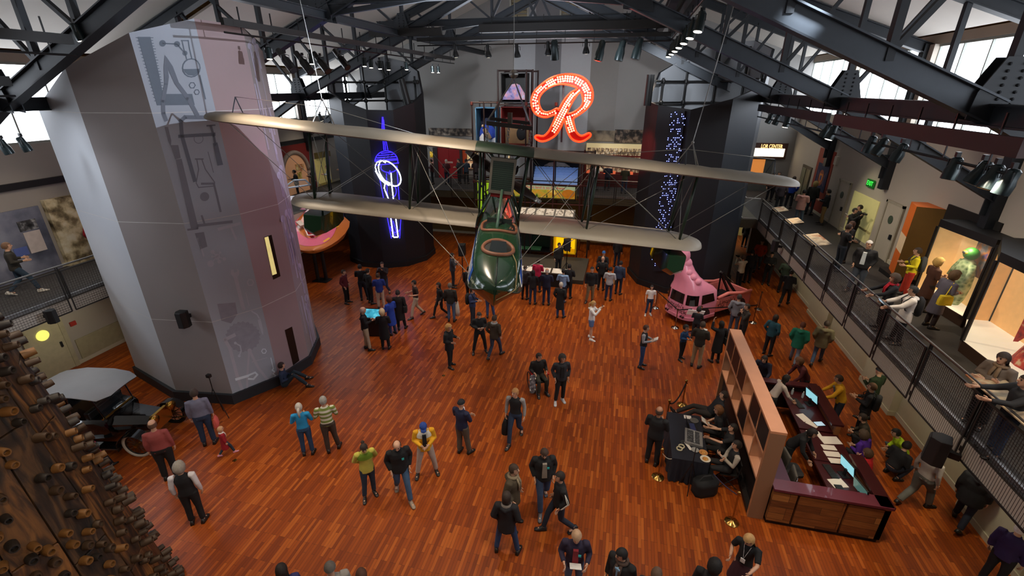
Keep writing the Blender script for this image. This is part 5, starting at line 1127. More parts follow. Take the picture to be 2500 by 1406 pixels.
rd = thing('red_doors', 'tall dark red double door at the left end of the far gallery', 'door', (0, 0, 0)); a, b = atY(1068, 360, YF-.3), atY(1125, 425, YF-.3)
xm = (a.x+b.x)/2
for x0, x1 in ((a.x, xm-.01), (xm+.01, b.x)):
    o = MB().b2(x0, x1, YF-.35, YF-.3, ZM, a.z).build('door_leaf', mat('#7d0c10', .5, var=.12, emit=.12), rd)
MB().b2(xm-.3, xm+.3, YF-.37, YF-.35, 4.5, 4.62).build('plate', mat('#b9998a', .5), rd)
MB().b2(a.x-.35, a.x, YF-.4, YF-.3, ZM, a.z).b2(b.x, b.x+.2, YF-.4, YF-.3, ZM, a.z).build('door_frame', mat('#2e2422', .6), rd)
fpanel(1126, 362, 1140, 425, mat('#a33a14', .6, emit=.15), 'orange_panel', 'narrow orange panel right of the red doors', 'panel', Y=YF-.3)
for (x0, y0, x1, y1, cs, lab) in ((1049, 370, 1060, 385, ['#3a2a10', '#d9b02a', '#e9d58a'], 'yellow poster at the far left of the far gallery, upper'), (1049, 388, 1060, 408, ['#30201c', '#9a6a60', '#d9c9c0'], 'pale poster under the yellow poster'), (1140, 370, 1166, 390, ['#3a2c1c', '#c9a46a', '#f0deb0'], 'cream picture panel right of the orange panel'), (1142, 393, 1166, 412, ['#40281c', '#b9845a', '#e8cfa8'], 'cream picture panel below the other, right of the orange panel')):
    fpanel(x0, y0, x1, y1, print_mat(cs, 4, seed=x0*.1, emit=.45), 'wall_poster', lab, 'poster', Y=YF-.32)
# left wall: arch, pictures, poster wall
ar = thing('arch_alcove', 'pale arched alcove framed by a dark red panel on the left gallery wall', 'alcove', (XL, 26.1, ZM)); 
MB().b2(.01, .05, -2.1, 1.75, 0, 2.95).build('red_panel', mat('#6e1a16', .7, var=.1), ar)
w = MB(); w.tube([(.1, 1.25*math.cos(PI*k/20)-.2, 1.25+1.25*math.sin(PI*k/20)) for k in range(21)], [(.14, .14)]*21, 8); w.tube([(.1, 1.05, 0), (.1, 1.05, 1.25)], .14, 8); w.tube([(.1, -1.45, 0), (.1, -1.45, 1.25)], .14, 8); w.build('arch_rim', mat('#8d7f77', .7), ar, smooth=True)
w = MB(); w.add([(.06, -1.4, 0), (.06, 1.0, 0)]+[(.06, 1.2*math.cos(PI*k/16)-.2, 1.25+1.2*math.sin(PI*k/16)) for k in range(17)], [tuple(range(19))]); w.build('back_panel', mat('#c28f6a', .7, emit=.22, var=.1, scale=1), ar)
for y, z, c in ((.05, 1.35, ['#5a3a20', '#caa06a', '#e9d9a0']), (.1, .85, ['#38502a', '#b9a04a', '#e3d08a']), (.5, 1.3, ['#6a4a30', '#c98a5a', '#e9c9a0'])): MB().b2(.07, .1, y-.2, y+.2, z, z+.42).build('framed_picture', print_mat(c, 4, seed=y*9), ar)
o = MB().b2(XL, XL+.04, 28.0, 29.6, ZM, 5.2).build('wall_left_yellow_panel', mat('#cfbf78', .7, emit=.12)); struct(o)
o = tag(MB().b2(XL, XL+.3, 28.1, 29.5, 5.25, 5.6).build('wall_box', mat('#7d7040', .7)), 'olive box sign above the yellow panel on the left gallery wall', 'box')
pw = thing('poster_wall', 'tall misty grey-blue mountain photo panel on the left gallery wall', 'mural', (XL, 0, 0)); MB().b2(.02, .08, 7.0, 12.0, ZM, 5.75).build('photo_panel', print_mat(['#3a3e4a', '#5b5f70', '#7d8090', '#9599a6'], .8, seed=3), pw)
MB().b2(.08, .1, 11.2, 11.75, 5.0, 5.35).build('small_photo', print_mat(['#101012', '#4a4a4c', '#b9b9ba'], 5), pw); MB().b2(.08, .1, 11.25, 11.75, 4.2, 4.95).build('text_panel', mat('#cfc2bb', .7), pw); MB().b2(.08, .1, 10.8, 11.2, 4.2, 4.5).build('blue_label', mat('#5a6aa8', .6), pw)
o = tag(MB().b2(XL+.02, XL+.2, 12.15, 13.6, ZM, 5.9).build('map_panel', print_mat(['#3a3020', '#8a7a5a', '#d9c9a0', '#e9e0c4'], 2.5, seed=6)), 'warm cream picture panel beside the misty mountain photo', 'panel')
# ground floor left door and fittings
d = MB().b2(WL, WL+.05, 9.65, 10.65, .02, 2.2).build('door_5', mat('#b3ab90', .6)); struct(d)
MB().tube([(WL+.05, 10.1, 1.62), (WL+.08, 10.1, 1.62)], .19, 22).build('round_window', emis('#e3dc6a', 1.1), d, smooth=2); MB().box((WL+.08, 10.5, 1.05), (.05, .06, .2)).build('door_handle', steel, d)
MB().b2(WL, WL+.07, 9.5, 9.65, 0, 2.3).b2(WL, WL+.07, 10.65, 10.8, 0, 2.3).b2(WL, WL+.07, 9.5, 10.8, 2.2, 2.3).build('door_frame', mat('#a9a188', .6), d)['kind'] = 'structure'
o = tag(MB().b2(WL, WL+.05, 11.0, 11.2, 1.5, 1.66).build('fire_alarm', mat('#a3332a', .5)), 'small red alarm box on the wall beside the left door', 'alarm')
struct(MB().b2(WL, WL+.04, 10.95, 15, .16, .95).build('wall_left_panel', mat('#9c9478', .7)))
# ---------------------------------------------------------------- wall loudspeakers
def pa(loc, rz, lab, sc=1., grp=None):
    t = thing('loudspeaker', lab, 'speaker', loc, rz, grp); w = MB(); rs = [[V((x*sc, y*sc, z*sc)) for x, y in ((-.14, .13), (.14, .13), (.17, -.02), (.09, -.16), (-.09, -.16), (-.17, -.02))] for z in (-.27, .27)]
    w.rings(rs).build('cabinet', mat('#121213', .5, var=.1), t, bevel=.015); MB().b2(-.085*sc, .085*sc, -.172*sc, -.16*sc, -.25*sc, .25*sc).build('grille', mat('#1c1b1d', .8), t)
    MB().b2(-.04*sc, .04*sc, .13*sc, .3*sc, -.06*sc, .06*sc).build('bracket', black, t); return t
p = onplane(447, 779, gP[1], V(((gP[2]-gP[1]).y, -(gP[2]-gP[1]).x, 0)), .3); an = math.atan2((gP[2]-gP[1]).y, (gP[2]-gP[1]).x)
pa(p, an, 'black loudspeaker fixed to the grey tower face', .95)
p = atX(126, 772, BL+.35); pa(p, PI/2+.2, 'black loudspeaker hung on the left gallery railing', .8)
p = atX(2290, 1098, BR-.35); pa(p, -PI/2-.5, 'large black loudspeaker hung on the right gallery railing near the camera', 1.1)
p = atX(1893, 600, BR-.3); pa(p, -PI/2-.3, 'small black loudspeaker hung on the far part of the right railing', .9)
def stand_speaker(px, py, lab, z=0., h=1.55):
    b = atz(px, py, z); t = thing('stand_speaker', lab, 'speaker', b, .2); MB().tube([(0, 0, .1), (0, 0, h)], .025, 8).build('pole', black, t)
    for k in range(3): a = 2*PI*k/3; MB().tube([(0, 0, .6), (.42*math.cos(a), .42*math.sin(a), .02)], .015, 6).build('leg', black, t)
    MB().rings([[V((x, y, zz)) for x, y in ((-.2, .18), (.2, .18), (.16, -.2), (-.16, -.2))] for zz in (h, h+.62)]).build('cabinet', mat('#111112', .5), t, bevel=.02); MB().b2(-.14, .14, -.215, -.2, h+.05, h+.57).build('grille', mat('#1d1c1e', .8), t)
stand_speaker(1131, 690, 'black loudspeaker on a tripod left of the biplane bow'); stand_speaker(1382, 665, 'black loudspeaker on a tripod in front of the yellow lit case', .22, 1.3)
# ================================================================ reception desk and tall shelf wall
oak = planks('pale_oak_boards', ['#a9714a', '#b98058', '#c48d64'], size=(2.2, .2), rough=.5, swap=True, grain=.35, axes='yz', mortar=(.25, .13, .07), msize=.002)
oakt = mat('#c08560', .5, var=.12, scale=3); rust = planks('rustic_boards', ['#5a3216', '#7d4a22', '#94602f', '#a8713a'], size=(1.1, .19), rough=.6, swap=False, grain=.9, axes='xz', mortar=(.02, .012, .006), msize=.004)
maroon = mat('#3c1216', .35, var=.12, coat=.3); maroon_l = mat('#5b2030', .4, var=.1, coat=.3); purp = mat('#4a2a3c', .6, var=.08)
sw = thing('shelf_wall', 'tall pale oak divider with square cubby openings and black panels behind the desk', 'divider', (3.68, 9.3, 0)); D, LW, HT = .34, 4.9, 2.62
MB().b2(0, D, 0, LW, HT-.06, HT).build('top_board', oakt, sw)
for y in (0, LW-.1): MB().b2(0, D, y, y+.1, 0, HT-.06).build('end_board', oak, sw)
MB().b2(0, D, .1, LW-.1, 0, .12).build('base_board', mat('#1a120e', .6), sw)
ny = 6; cw = (LW-.2)/ny
for i in range(1, ny): MB().b2(.01, D-.01, .1+i*cw-.03, .1+i*cw+.03, 1.12, HT-.06).build('upright', oak, sw)
for z in (1.12, 1.86): MB().b2(.005, D-.005, .1, LW-.1, z-.03, z+.03).build('shelf_board', oakt, sw)
MB().b2(.12, .2, .1, LW-.1, .12, 1.1).build('lower_panel', mat('#14100f', .6), sw)
for i, r in ((0, 1), (1, 1), (3, 1), (4, 1), (2, 0) ,(5, 1)): MB().b2(.02, .05, .12+i*cw, .08+(i+1)*cw, 1.16+r*.74, 1.82+r*.70).build('black_panel', mat('#171214', .4), sw)
dk_ = thing('reception_desk', 'large reception counter with maroon tops and rustic plank front', 'counter'); 
# front (camera-facing) run, right run and rear run
def run(x0, x1, y0, y1, h, face_m, name): MB().b2(x0, x1, y0, y1, .12, h-.05).build(name, face_m, dk_); 
for a, b in ((4.05, 4.55), (4.6, 5.55), (5.6, 6.42)):
    run(a, b, 9.2, 9.32, 1.06, rust, 'plank_front')
MB().b2(4.03, 6.45, 9.17, 9.52, 1.06, 1.12).build('counter_top', maroon_l, dk_); MB().b2(4.06, 6.4, 9.24, 9.6, 0, .12).build('kick_plate', blk, dk_)
for a, b, z in ((9.2, 10.85, 1.06), (12.0, 13.9, 1.06)):
    MB().b2(6.30, 6.42, a, b, .12, z).build('side_panel', planks('rustic_side', ['#5a3216', '#7d4a22', '#94602f'], size=(1.1, .19), rough=.6, swap=False, grain=.9, axes='yz'), dk_); MB().b2(6.18, 6.48, a, b, z, z+.06).build('counter_top', maroon, dk_)
MB().b2(6.30, 6.42, 10.85, 12.0, .12, .74).build('side_panel', maroon, dk_)
MB().b2(5.45, 6.30, 9.5, 12.0, .70, .75).build('work_top', maroon, dk_); MB().b2(5.45, 6.40, 10.85, 12.02, .75, .78).build('low_counter', maroon, dk_); MB().b2(5.45, 6.30, 12.05, 13.9, .76, .81).build('work_top', maroon, dk_)
MB().b2(4.1, 6.48, 13.85, 14.1, 1.0, 1.06).build('counter_top', maroon, dk_); MB().b2(4.1, 6.42, 13.95, 14.07, .12, 1.0).build('rear_panel', mat('#20110f', .6), dk_)
MB().b2(4.03, 4.5, 9.5, 10.9, .98, 1.04).build('counter_top', purp, dk_); MB().b2(4.05, 4.45, 9.5, 10.85, 0, .98).build('inner_cabinet', mat('#2a1a18', .6), dk_)
# things on the desk
def laptop(x, y, z, rz, lab, scr=('#8fd0dc', .9)):
    t = thing('desk_monitor', lab, 'monitor', (x, y, z), rz); MB().b2(-.1, .1, -.12, .12, 0, .015).build('foot', blk, t); MB().b2(-.02, .02, -.03, .03, .015, .2).build('stem', blk, t)
    w = MB(); w.T = MX.Translation((0, 0, .3)) @ MX.Rotation(R(-14), 4, 'Y'); w.b2(-.0, .03, -.25, .25, -.16, .16); w.build('screen_housing', blk, t)
    w = MB(); w.T = MX.Translation((0, 0, .3)) @ MX.Rotation(R(-14), 4, 'Y'); w.b2(-.006, -.001, -.235, .235, -.14, .145); w.build('screen', mat(scr[0], .3, emit=scr[1], var=.15, scale=8), t)
    return t
laptop(6.08, 13.3, .81, .35, 'desk monitor with a pale blue screen near the far end of the counter'); laptop(6.0, 10.45, .75, .25, 'desk monitor with a bright blue screen beside the white mug'); laptop(6.0, 9.72, .75, .2, 'desk monitor with a dull green screen at the near end of the counter', ('#5d8a84', .35))
def kb(x, y, z, rz, lab):
    t = thing('keyboard', lab, 'keyboard', (x, y, z), rz); MB().b2(-.09, .09, -.24, .24, 0, .02).build('case', mat('#161617', .5), t, bevel=.006)
    w = MB()
    for i in range(5):
        for j in range(14): w.b2(-.075+i*.031, -.05+i*.031, -.22+j*.032, -.195+j*.032, .02, .028)
    w.build('keys', mat('#2b2b2d', .5), t)
kb(5.72, 10.5, .75, .15, 'black keyboard left of the bright blue monitor'); kb(5.74, 9.82, .75, .1, 'black keyboard left of the dull green monitor'); kb(5.75, 13.25, .81, .2, 'black keyboard left of the far monitor')
tb = thing('tablet', 'black tablet with a pale screen lying on the far work top', 'tablet', (6.05, 12.35, .81), .3); MB().b2(-.14, .14, -.1, .1, 0, .015).build('case', blk, tb); MB().b2(-.12, .12, -.085, .085, .015, .018).build('screen', mat('#a9c6d8', .3, emit=.6), tb)
paper = mat('#ddd6cb', .7, var=.03)
for i, (x, y, z, a, b, rz, lab, m) in enumerate(((5.7, 12.55, .812, .24, .34, .4, 'white paper sheets beside the tablet on the far work top', paper), (5.85, 12.3, .815, .2, .3, .9, 'white paper sheet overlapping the sheets by the tablet', paper), (5.78, 11.92, .782, .34, .2, .1, 'printed white card on the low counter beyond the black-clad clerk', paper), (6.12, 11.72, .782, .5, .3, .2, 'framed white notice lying on the low counter', paper), (5.98, 11.4, .782, .34, .19, .1, 'first white leaflet stack from the far end of the low counter', paper), (5.98, 11.15, .782, .38, .2, .1, 'second white leaflet stack, in the middle of the low counter', paper), (5.98, 10.9, .782, .34, .19, .1, 'third white leaflet stack, nearest on the low counter', paper), (5.75, 10.12, .752, .36, .28, .3, 'loose white papers between the two near keyboards', paper), (5.62, 9.75, .752, .2, .3, .2, 'yellow and white brochure at the near end of the desk', mat('#e5bd3a', .6)))):
    o = MB().box((0, 0, .004), (a, b, .008)).build('paper_sheet', m); o.location = (x, y, z); o.rotation_euler = (0, 0, rz); tag(o, lab, 'paper')
mg = thing('mug', 'white mug on the desk beside the bright blue monitor', 'mug', (6.12, 10.12, .752)); MB().lathe([(.035, 0), (.042, .01), (.042, .1), (.036, .1), (.034, .02)], 16).build('cup', white, mg, smooth=2); MB().tube([(.04, 0, .08), (.07, 0, .07), (.07, 0, .035), (.04, 0, .025)], .007, 6).build('handle', white, mg)
for i, (x, y, lab) in enumerate(((5.72, 13.72, 'left clear water bottle at the far end of the desk'), (5.98, 13.6, 'right clear water bottle at the far end of the desk'))):
    t = thing('water_bottle', lab, 'bottle', (x, y, .812)); MB().lathe([(.03, 0), (.034, .02), (.034, .14), (.014, .19), (.014, .2)], 12).build('bottle', mat('#cfdbe0', .1, alpha=.6), t, smooth=2); MB().lathe([(.016, .2), (.016, .22)], 10).build('cap', white, t)
def office_chair(x, y, rz, lab):
    t = thing('office_chair', lab, 'chair', (x, y, 0), rz, 'office chairs behind the counter'); c = mat('#1c1b1b', .7, var=.15)
    MB().rings([rr_plan(-.24, .24, .24, z, .1, .1) for z in (.45, .52)]).build('seat', c, t, smooth=2); w = MB(); w.T = MX.Translation((-.24, 0, .82)) @ MX.Rotation(R(8), 4, 'Y'); w.b2(-.03, .03, -.22, .22, -.24, .24); w.build('backrest', mat('#4a463f', .8, var=.15), t, bevel=.03)
    MB().tube([(0, 0, .12), (0, 0, .46)], .03, 8).build('column', steel, t); MB().tube([(-.1, 0, .46), (-.26, 0, .46), (-.27, 0, .7)], .02, 6).build('back_bar', steel, t)
    for k in range(5):
        a = 2*PI*k/5; o = MB().tube([(0, 0, .13), (.28*math.cos(a), .28*math.sin(a), .08)], .022, 6).build('leg', mat('#5b5b5d', .3, .8), t); MB().ball((.29*math.cos(a), .29*math.sin(a), .045), (.03, .03, .045), 8, 6).build('caster', blk, o)
    MB().tube([(.2*math.cos(2*PI*k/20), .2*math.sin(2*PI*k/20), .25) for k in range(21)], .012, 6).build('foot_ring', chrome, t)
for a in ((4.75, 13.3, .2, 'office chair behind the counter farthest from the camera'), (4.95, 12.65, -.3, 'office chair with a chrome foot ring beside the black-clad clerk'), (4.85, 11.95, .5, 'office chair tilted right behind the bending clerk'), (4.92, 10.65, .1, 'office chair behind the bright blue monitor'), (4.92, 9.97, -.1, 'office chair nearest the plank front of the counter')): office_chair(*a)
# ---------------------------------------------------------------- sound table
cloth = mat('#151722', .85, var=.2, scale=10)
st = thing('folding_table', 'folding table under a floor-length dark navy cloth covered in sound gear', 'table', (2.35, 11.05, 0)); MB().b2(-.44, .44, -.95, .95, .70, .74).build('table_top', mat('#3a3632', .6), st)
for sx in (-1, 1):
    for sy in (-1, 1): MB().tube([(sx*.38, sy*.8, 0), (sx*.38, sy*.8, .7)], .018, 6).build('leg', steel, st)
w = MB(); n = 88; r0, r1, r2 = [], [], []
for k in range(n):
    t = k/n*4; s = int(t); f = t-s; x, y = ((-.46+.92*f, -.97), (.46, -.97+1.94*f), (.46-.92*f, .97), (-.46, .97-1.94*f))[s]
    wv = .022*math.sin(k*1.9)+.015*math.sin(k*.7); d = V((x, y, 0)).normalized(); r0.append(V((x, y, .745))); r1.append(V((x, y, .42))+d*(.02+wv*.7)); r2.append(V((x, y, .02))+d*(.05+wv*1.6))
w.rings([r2, r1, r0], cap=False); w.add(r0, [tuple(range(n))]); o = w.build('table_cloth', cloth, smooth=2); o.location = (2.35, 11.05, 0); tag(o, 'dark navy cloth draped over the sound table', 'tablecloth')
TZ = .747
mx_ = thing('mixing_desk', 'silver and black audio mixing desk in the middle of the dark cloth', 'mixer', (2.5, 10.95, TZ), -.1); MB().add([(-.22, -.3, 0), (.24, -.3, 0), (.24, .3, 0), (-.22, .3, 0), (-.22, -.3, .1), (.24, -.3, .05), (.24, .3, .05), (-.22, .3, .1)], [(0, 3, 2, 1), (4, 5, 6, 7), (0, 1, 5, 4), (1, 2, 6, 5), (2, 3, 7, 6), (3, 0, 4, 7)]).build('case', mat('#8e8c88', .4, .4), mx_); MB().add([(-.17, -.25, .096), (.16, -.25, .064), (.16, .25, .064), (-.17, .25, .096)], [(0, 1, 2, 3)]).build('control_panel', print_mat(['#141414', '#2e2f31', '#6a6b6c'], 30), mx_)
w = MB()
for i in range(12): w.box((.02, -.22+i*.04, .085), (.03, .012, .02))
w.build('faders', mat('#c9c9c6', .4), mx_)
lp = thing('laptop', 'black open laptop beyond the mixing desk', 'laptop', (2.55, 11.45, TZ), .1); MB().b2(-.13, .13, -.18, .18, 0, .02).build('base', blk, lp); w = MB(); w.T = MX.Translation((-.13, 0, .02)) @ MX.Rotation(R(-15), 4, 'Y'); w.b2(-.01, .005, -.18, .18, 0, .24); w.build('lid', blk, lp); MB().b2(-.08, .06, -.15, .15, .02, .023).build('keys', mat('#23284a', .5, emit=.15), lp)
for i, (x, y, r, m, lab) in enumerate(((2.24, 10.72, .1, mat('#2b2b2d', .4), 'dark round dish left of the mixing desk'), (2.5, 10.5, .1, mat('#8d8c86', .4), 'grey paper plate below the mixing desk'), (2.7, 10.45, .11, mat('#b87f45', .5), 'wooden bowl on the sound table'), (2.72, 10.22, .13, mat('#cfc8b5', .5), 'white plate of food at the corner of the sound table'), (2.62, 11.75, .12, mat('#55524c', .5), 'metal plate at the far end of the sound table'))):
    t = thing('plate', lab, 'dish', (x, y, TZ)); MB().lathe([(r*.5, 0), (r*.6, .004), (r, .02), (r, .026), (r*.6, .012), (.01, .01)], 20).build('dish', m, t, smooth=2)
    if i in (2, 3): MB().ball((0, 0, .02), (r*.6, r*.55, .03), 10, 6).build('food', print_mat(['#7a4a1e', '#c98a3a', '#b9a06a'], 12), t)
for x, y, lab in ((2.1, 10.45, 'roll of pale tape at the near left of the sound table'), (2.16, 10.55, 'roll of pale tape touching the first roll')):
    o = MB().tube([(.07*math.cos(2*PI*k/20), .07*math.sin(2*PI*k/20), .025) for k in range(21)], [(.016, .025)]*21, 8).build('tape_roll', mat('#c9bd9a', .6)); o.location = (x, y, TZ); tag(o, lab, 'tape')
o = MB().box((0, 0, .004), (.1, .3, .006)).build('paper_sheet', paper); o.location = (2.34, 10.6, TZ+.02); o.rotation_euler = (0, .3, .4); tag(o, 'white folded paper leaning by the round dish on the sound table', 'paper')
o = MB().box((0, 0, .01), (.2, .14, .02)).build('note_card', paper); o.location = (2.45, 12.0-.13, TZ); tag(o, 'white card at the far end of the sound table', 'paper')
bp_ = thing('gear_bag', 'black soft equipment bag slumped on the floor at the sound table end', 'bag', (2.75, 9.85, 0), .4); MB().rings([[V((x*.3, y*.18*(1+.1*math.sin(3*k)), z)) for k, (x, y) in enumerate(((-1, -.6), (-.6, -1), (.6, -1), (1, -.6), (1, .6), (.6, 1), (-.6, 1), (-1, .6)))] for z in (0, .1, .3, .42)]).build('body', mat('#0f0f10', .8, var=.2), bp_, smooth=True); MB().tube([(-.2, 0, .4), (-.1, 0, .55), (.1, 0, .55), (.2, 0, .4)], .015, 6).build('strap', mat('#2a2a2b', .7), bp_)
mt = thing('tripod', 'folded black microphone tripod leaning at the sound table corner', 'tripod', (2.35, 9.85, 0)); 
for k in range(3): a = 2*PI*k/3+.4; MB().tube([(0, 0, .9), (.25*math.cos(a), .25*math.sin(a), .01)], .012, 6).build('leg', black, mt)
MB().tube([(0, 0, .6), (.02, .05, 1.35)], .012, 6).build('pole', black, mt)
for x, y, lab in ((3.2, 12.62, 'black folding chair under the reclining person by the divider'), (3.3, 11.78, 'black folding chair beside the woman with papers'), (3.34, 11.02, 'black folding chair behind the mixing desk'), (3.34, 10.32, 'black folding chair at the near end of the sound table')):
    t = thing('folding_chair', lab, 'chair', (x, y, 0), PI, 'folding chairs behind the sound table'); MB().b2(-.2, .22, -.21, .21, .42, .45).build('seat', blk, t); MB().b2(-.25, -.22, -.21, .21, .55, .82).build('backrest', blk, t)
    for s in (-1, 1): MB().tube([(-.24, s*.2, .82), (-.2, s*.2, .44), (.2, s*.2, .01)], .012, 6).build('leg', steel, t); MB().tube([(.2, s*.2, .44), (-.24, s*.2, .01)], .012, 6).build('leg', steel, t)
# ---------------------------------------------------------------- stanchions and ropes
brassp = mat('#b08a4a', .2, .95, var=.1)
def stanchion(x, y, lab, m=brassp, h=.95, grp=None, ball=True):
    t = thing('stanchion', lab, 'stanchion', (x, y, 0), group=grp); MB().lathe([(.16, 0), (.165, .012), (.15, .03), (.05, .06), (.03, .08)], 20).build('base', m, t, smooth=2); MB().lathe([(.022, .07), (.022, h-.06)], 12).build('pole', m, t, smooth=2)
    w = MB().lathe([(.035, h-.07), (.035, h-.04)], 12)
    if ball: w.ball((0, 0, h), .045, 12, 8)
    w.build('cap', m, t, smooth=2); MB().box((.04, 0, h-.09), (.03, .02, .03)).build('hook', m, t); return V((x, y, h-.09))
S1 = stanchion(1.62, 10.1, 'brass rope stanchion in front of the sound table, nearest the bald man', grp='brass stanchions'); S2 = stanchion(3.28, 9.05, 'brass rope stanchion beside the divider end, nearest the camera', grp='brass stanchions'); S3 = stanchion(1.95, 12.3, 'brass rope stanchion beyond the bald man', grp='brass stanchions'); S4 = stanchion(2.55, 13.5, 'brass rope stanchion farthest from the camera', grp='brass stanchions')
def rope(a, b, sag, m, r, lab, name='rope'):
    o = MB().tube([a.lerp(b, t/12)-V((0, 0, sag*4*(t/12)*(1-t/12))) for t in range(13)], r, 8).build(name, m, smooth=True); tag(o, lab, 'rope')
velvet = mat('#1d1115', .9, var=.2)
rope(S3, S4, .28, velvet, .022, 'dark velvet rope hanging between the two far brass stanchions'); rope(S2, V((2.85, 9.75, .75)), .05, mat('#2a2440', .8), .012, 'thin dark cord from the near stanchion to the sound table'); rope(S1, V((1.9, 10.1, .7)), .08, mat('#b9b0a0', .7), .01, 'short pale cord hanging from the stanchion by the bald man')
chm = mat('#8c8b8a', .2, 1., var=0)
T = [stanchion(*atz(1648, 800).xy, 'chrome belt stanchion in front of the pink truck', chm, grp='chrome belt stanchions', ball=False), stanchion(*atz(1838, 788).xy, 'chrome belt stanchion at the rear side of the pink truck', chm, grp='chrome belt stanchions', ball=False), stanchion(*atz(1600, 752).xy, 'chrome belt stanchion behind the girl in the white shirt', chm, grp='chrome belt stanchions', ball=False), stanchion(*atz(1851, 755).xy, 'chrome belt stanchion beyond the pink truck bed', chm, grp='chrome belt stanchions', ball=False)]
T[3] = stanchion(7.0, 22.6, 'chrome belt stanchion behind the truck beside the right wall', chm, grp='chrome belt stanchions', ball=False) if False else T[3]
for a, b, lab in ((T[2], T[0], 'black belt stretched before the truck front'), (T[0], T[1], 'black belt stretched along the truck side'), (T[1], T[3], 'black belt stretched behind the truck')):
    o = MB().bar(a, b, .012, .05).build('belt', mat('#0e0e0f', .8)); tag(o, lab, 'belt')
tp = thing('information_sign', 'white slanted text panel on a thin stand before the pink truck', 'sign', atz(1690, 812)); MB().tube([(0, 0, 0), (0, 0, .85)], .02, 8).build('pole', chm, tp); MB().lathe([(.16, 0), (.16, .02), (.03, .04)], 16).build('base', chm, tp); w = MB(); w.T = MX.Translation((0, 0, .95)) @ MX.Rotation(R(-50), 4, 'X'); w.box((0, 0, 0), (.66, .45, .02)); w.build('panel', print_mat(['#d9d6d0', '#eae7e0', '#f2efe8'], 1, emit=.12), tp)
tv = thing('tripod', 'thin camera tripod standing beside the man in the grey-blue shirt', 'tripod', atz(540, 1018)); 
for k in range(3): a = 2*PI*k/3; MB().tube([(0, 0, 1.1), (.3*math.cos(a), .3*math.sin(a), .01)], .012, 6).build('leg', black, tv)
MB().tube([(0, 0, 1.0), (0, 0, 1.5)], .014, 6).build('pole', black, tv); MB().b2(-.06, .06, -.05, .05, 1.5, 1.6).build('camera_head', black, tv)
for px, py, lab in ((573, 1124, 'small round brass floor plate near the toddler in red'), (1083, 917, 'small round metal floor plate in the open floor')):
    p = atz(px, py); o = MB().lathe([(.06, 0), (.06, .006), (.02, .008)], 16, p).build('floor_plate', brassp); tag(o, lab, 'floor plate')
# ================================================================ lighting rails and theatre lamps
lamp_on = emis('#fff3df', 7.); lamp_b = mat('#151618', .35, .3, var=.1); lamp_t = mat('#1f2a2c', .3, .4, var=.1)
def tray(a, b, w_, h, lab, m=None, name='cable_tray', cat='lighting rail', drop=.22, pipe=True, step=1.2):
    t = thing(name, lab, cat); a, b = V(a), V(b); MB().bar(a, b, w_, h).build('channel', m or mat('#14110f', .5, .2), t)
    L = (b-a).length; n = max(2, int(L/step)); dn = V((0, 0, -(h/2+drop)))
    if pipe: MB().tube([a+dn, b+dn], .024, 8).build('pipe', lamp_b, t)
    for i in range(n+1):
        p = a.lerp(b, (i+.5)/(n+1)); o = MB().bar(p+V((0, 0, h/2)), p+V((0, 0, h/2+.3)), .025, .025).build('hanger', lamp_b, t)
        if pipe: MB().bar(p+V((0, 0, -h/2)), p+dn, .02, .02).build('drop_rod', lamp_b, t)
    return t
redch = mat('#3d221f', .5, .2, var=.1)
RX = 5.2
tray((RX, 7.9, 8.85), (RX, 14.4, 8.85), .1, .26, 'reddish lighting rail on the right, middle section', redch); tray((RX, 3.0, 8.85), (RX, 7.5, 8.85), .1, .26, 'reddish lighting rail on the right, nearest section', redch); tray((RX, 14.9, 8.85), (RX, 22.5, 8.85), .1, .26, 'dark lighting rail on the right, farthest section')
tray((-6.4, 21, 11.85), (1.15, 21, 11.85), .12, .3, 'long black cable tray across the hall above the big R', pipe=False); tray((-9.2, 21, 11.5), (1.25, 21, 11.5), .1, .14, 'lamp rail across the hall above the big R', drop=.16)
tray((-11.2, 20.6, 11.75), (-7.9, 20.6, 11.75), .12, .3, 'short black cable tray left of the long tray', pipe=False)
tray((-9.9, 11, 11.1), (-9.9, 27.5, 11.1), .1, .16, 'long lamp rail running away on the left of the roof', drop=.16); tray((1.3, 10.5, 11.75), (1.3, 22.5, 11.75), .2, .45, 'thick dark lamp rail running away on the right of the roof', drop=.2)
tray((-14.6, 5, 9.75), (-14.6, 9.1, 9.75), .12, .22, 'black lamp rail at the far left, before the grey tower'); tray((-12.4, 6.2, 10.6), (-12.4, 9.2, 10.6), .12, .2, 'black lamp rail above the left side of the grey tower')
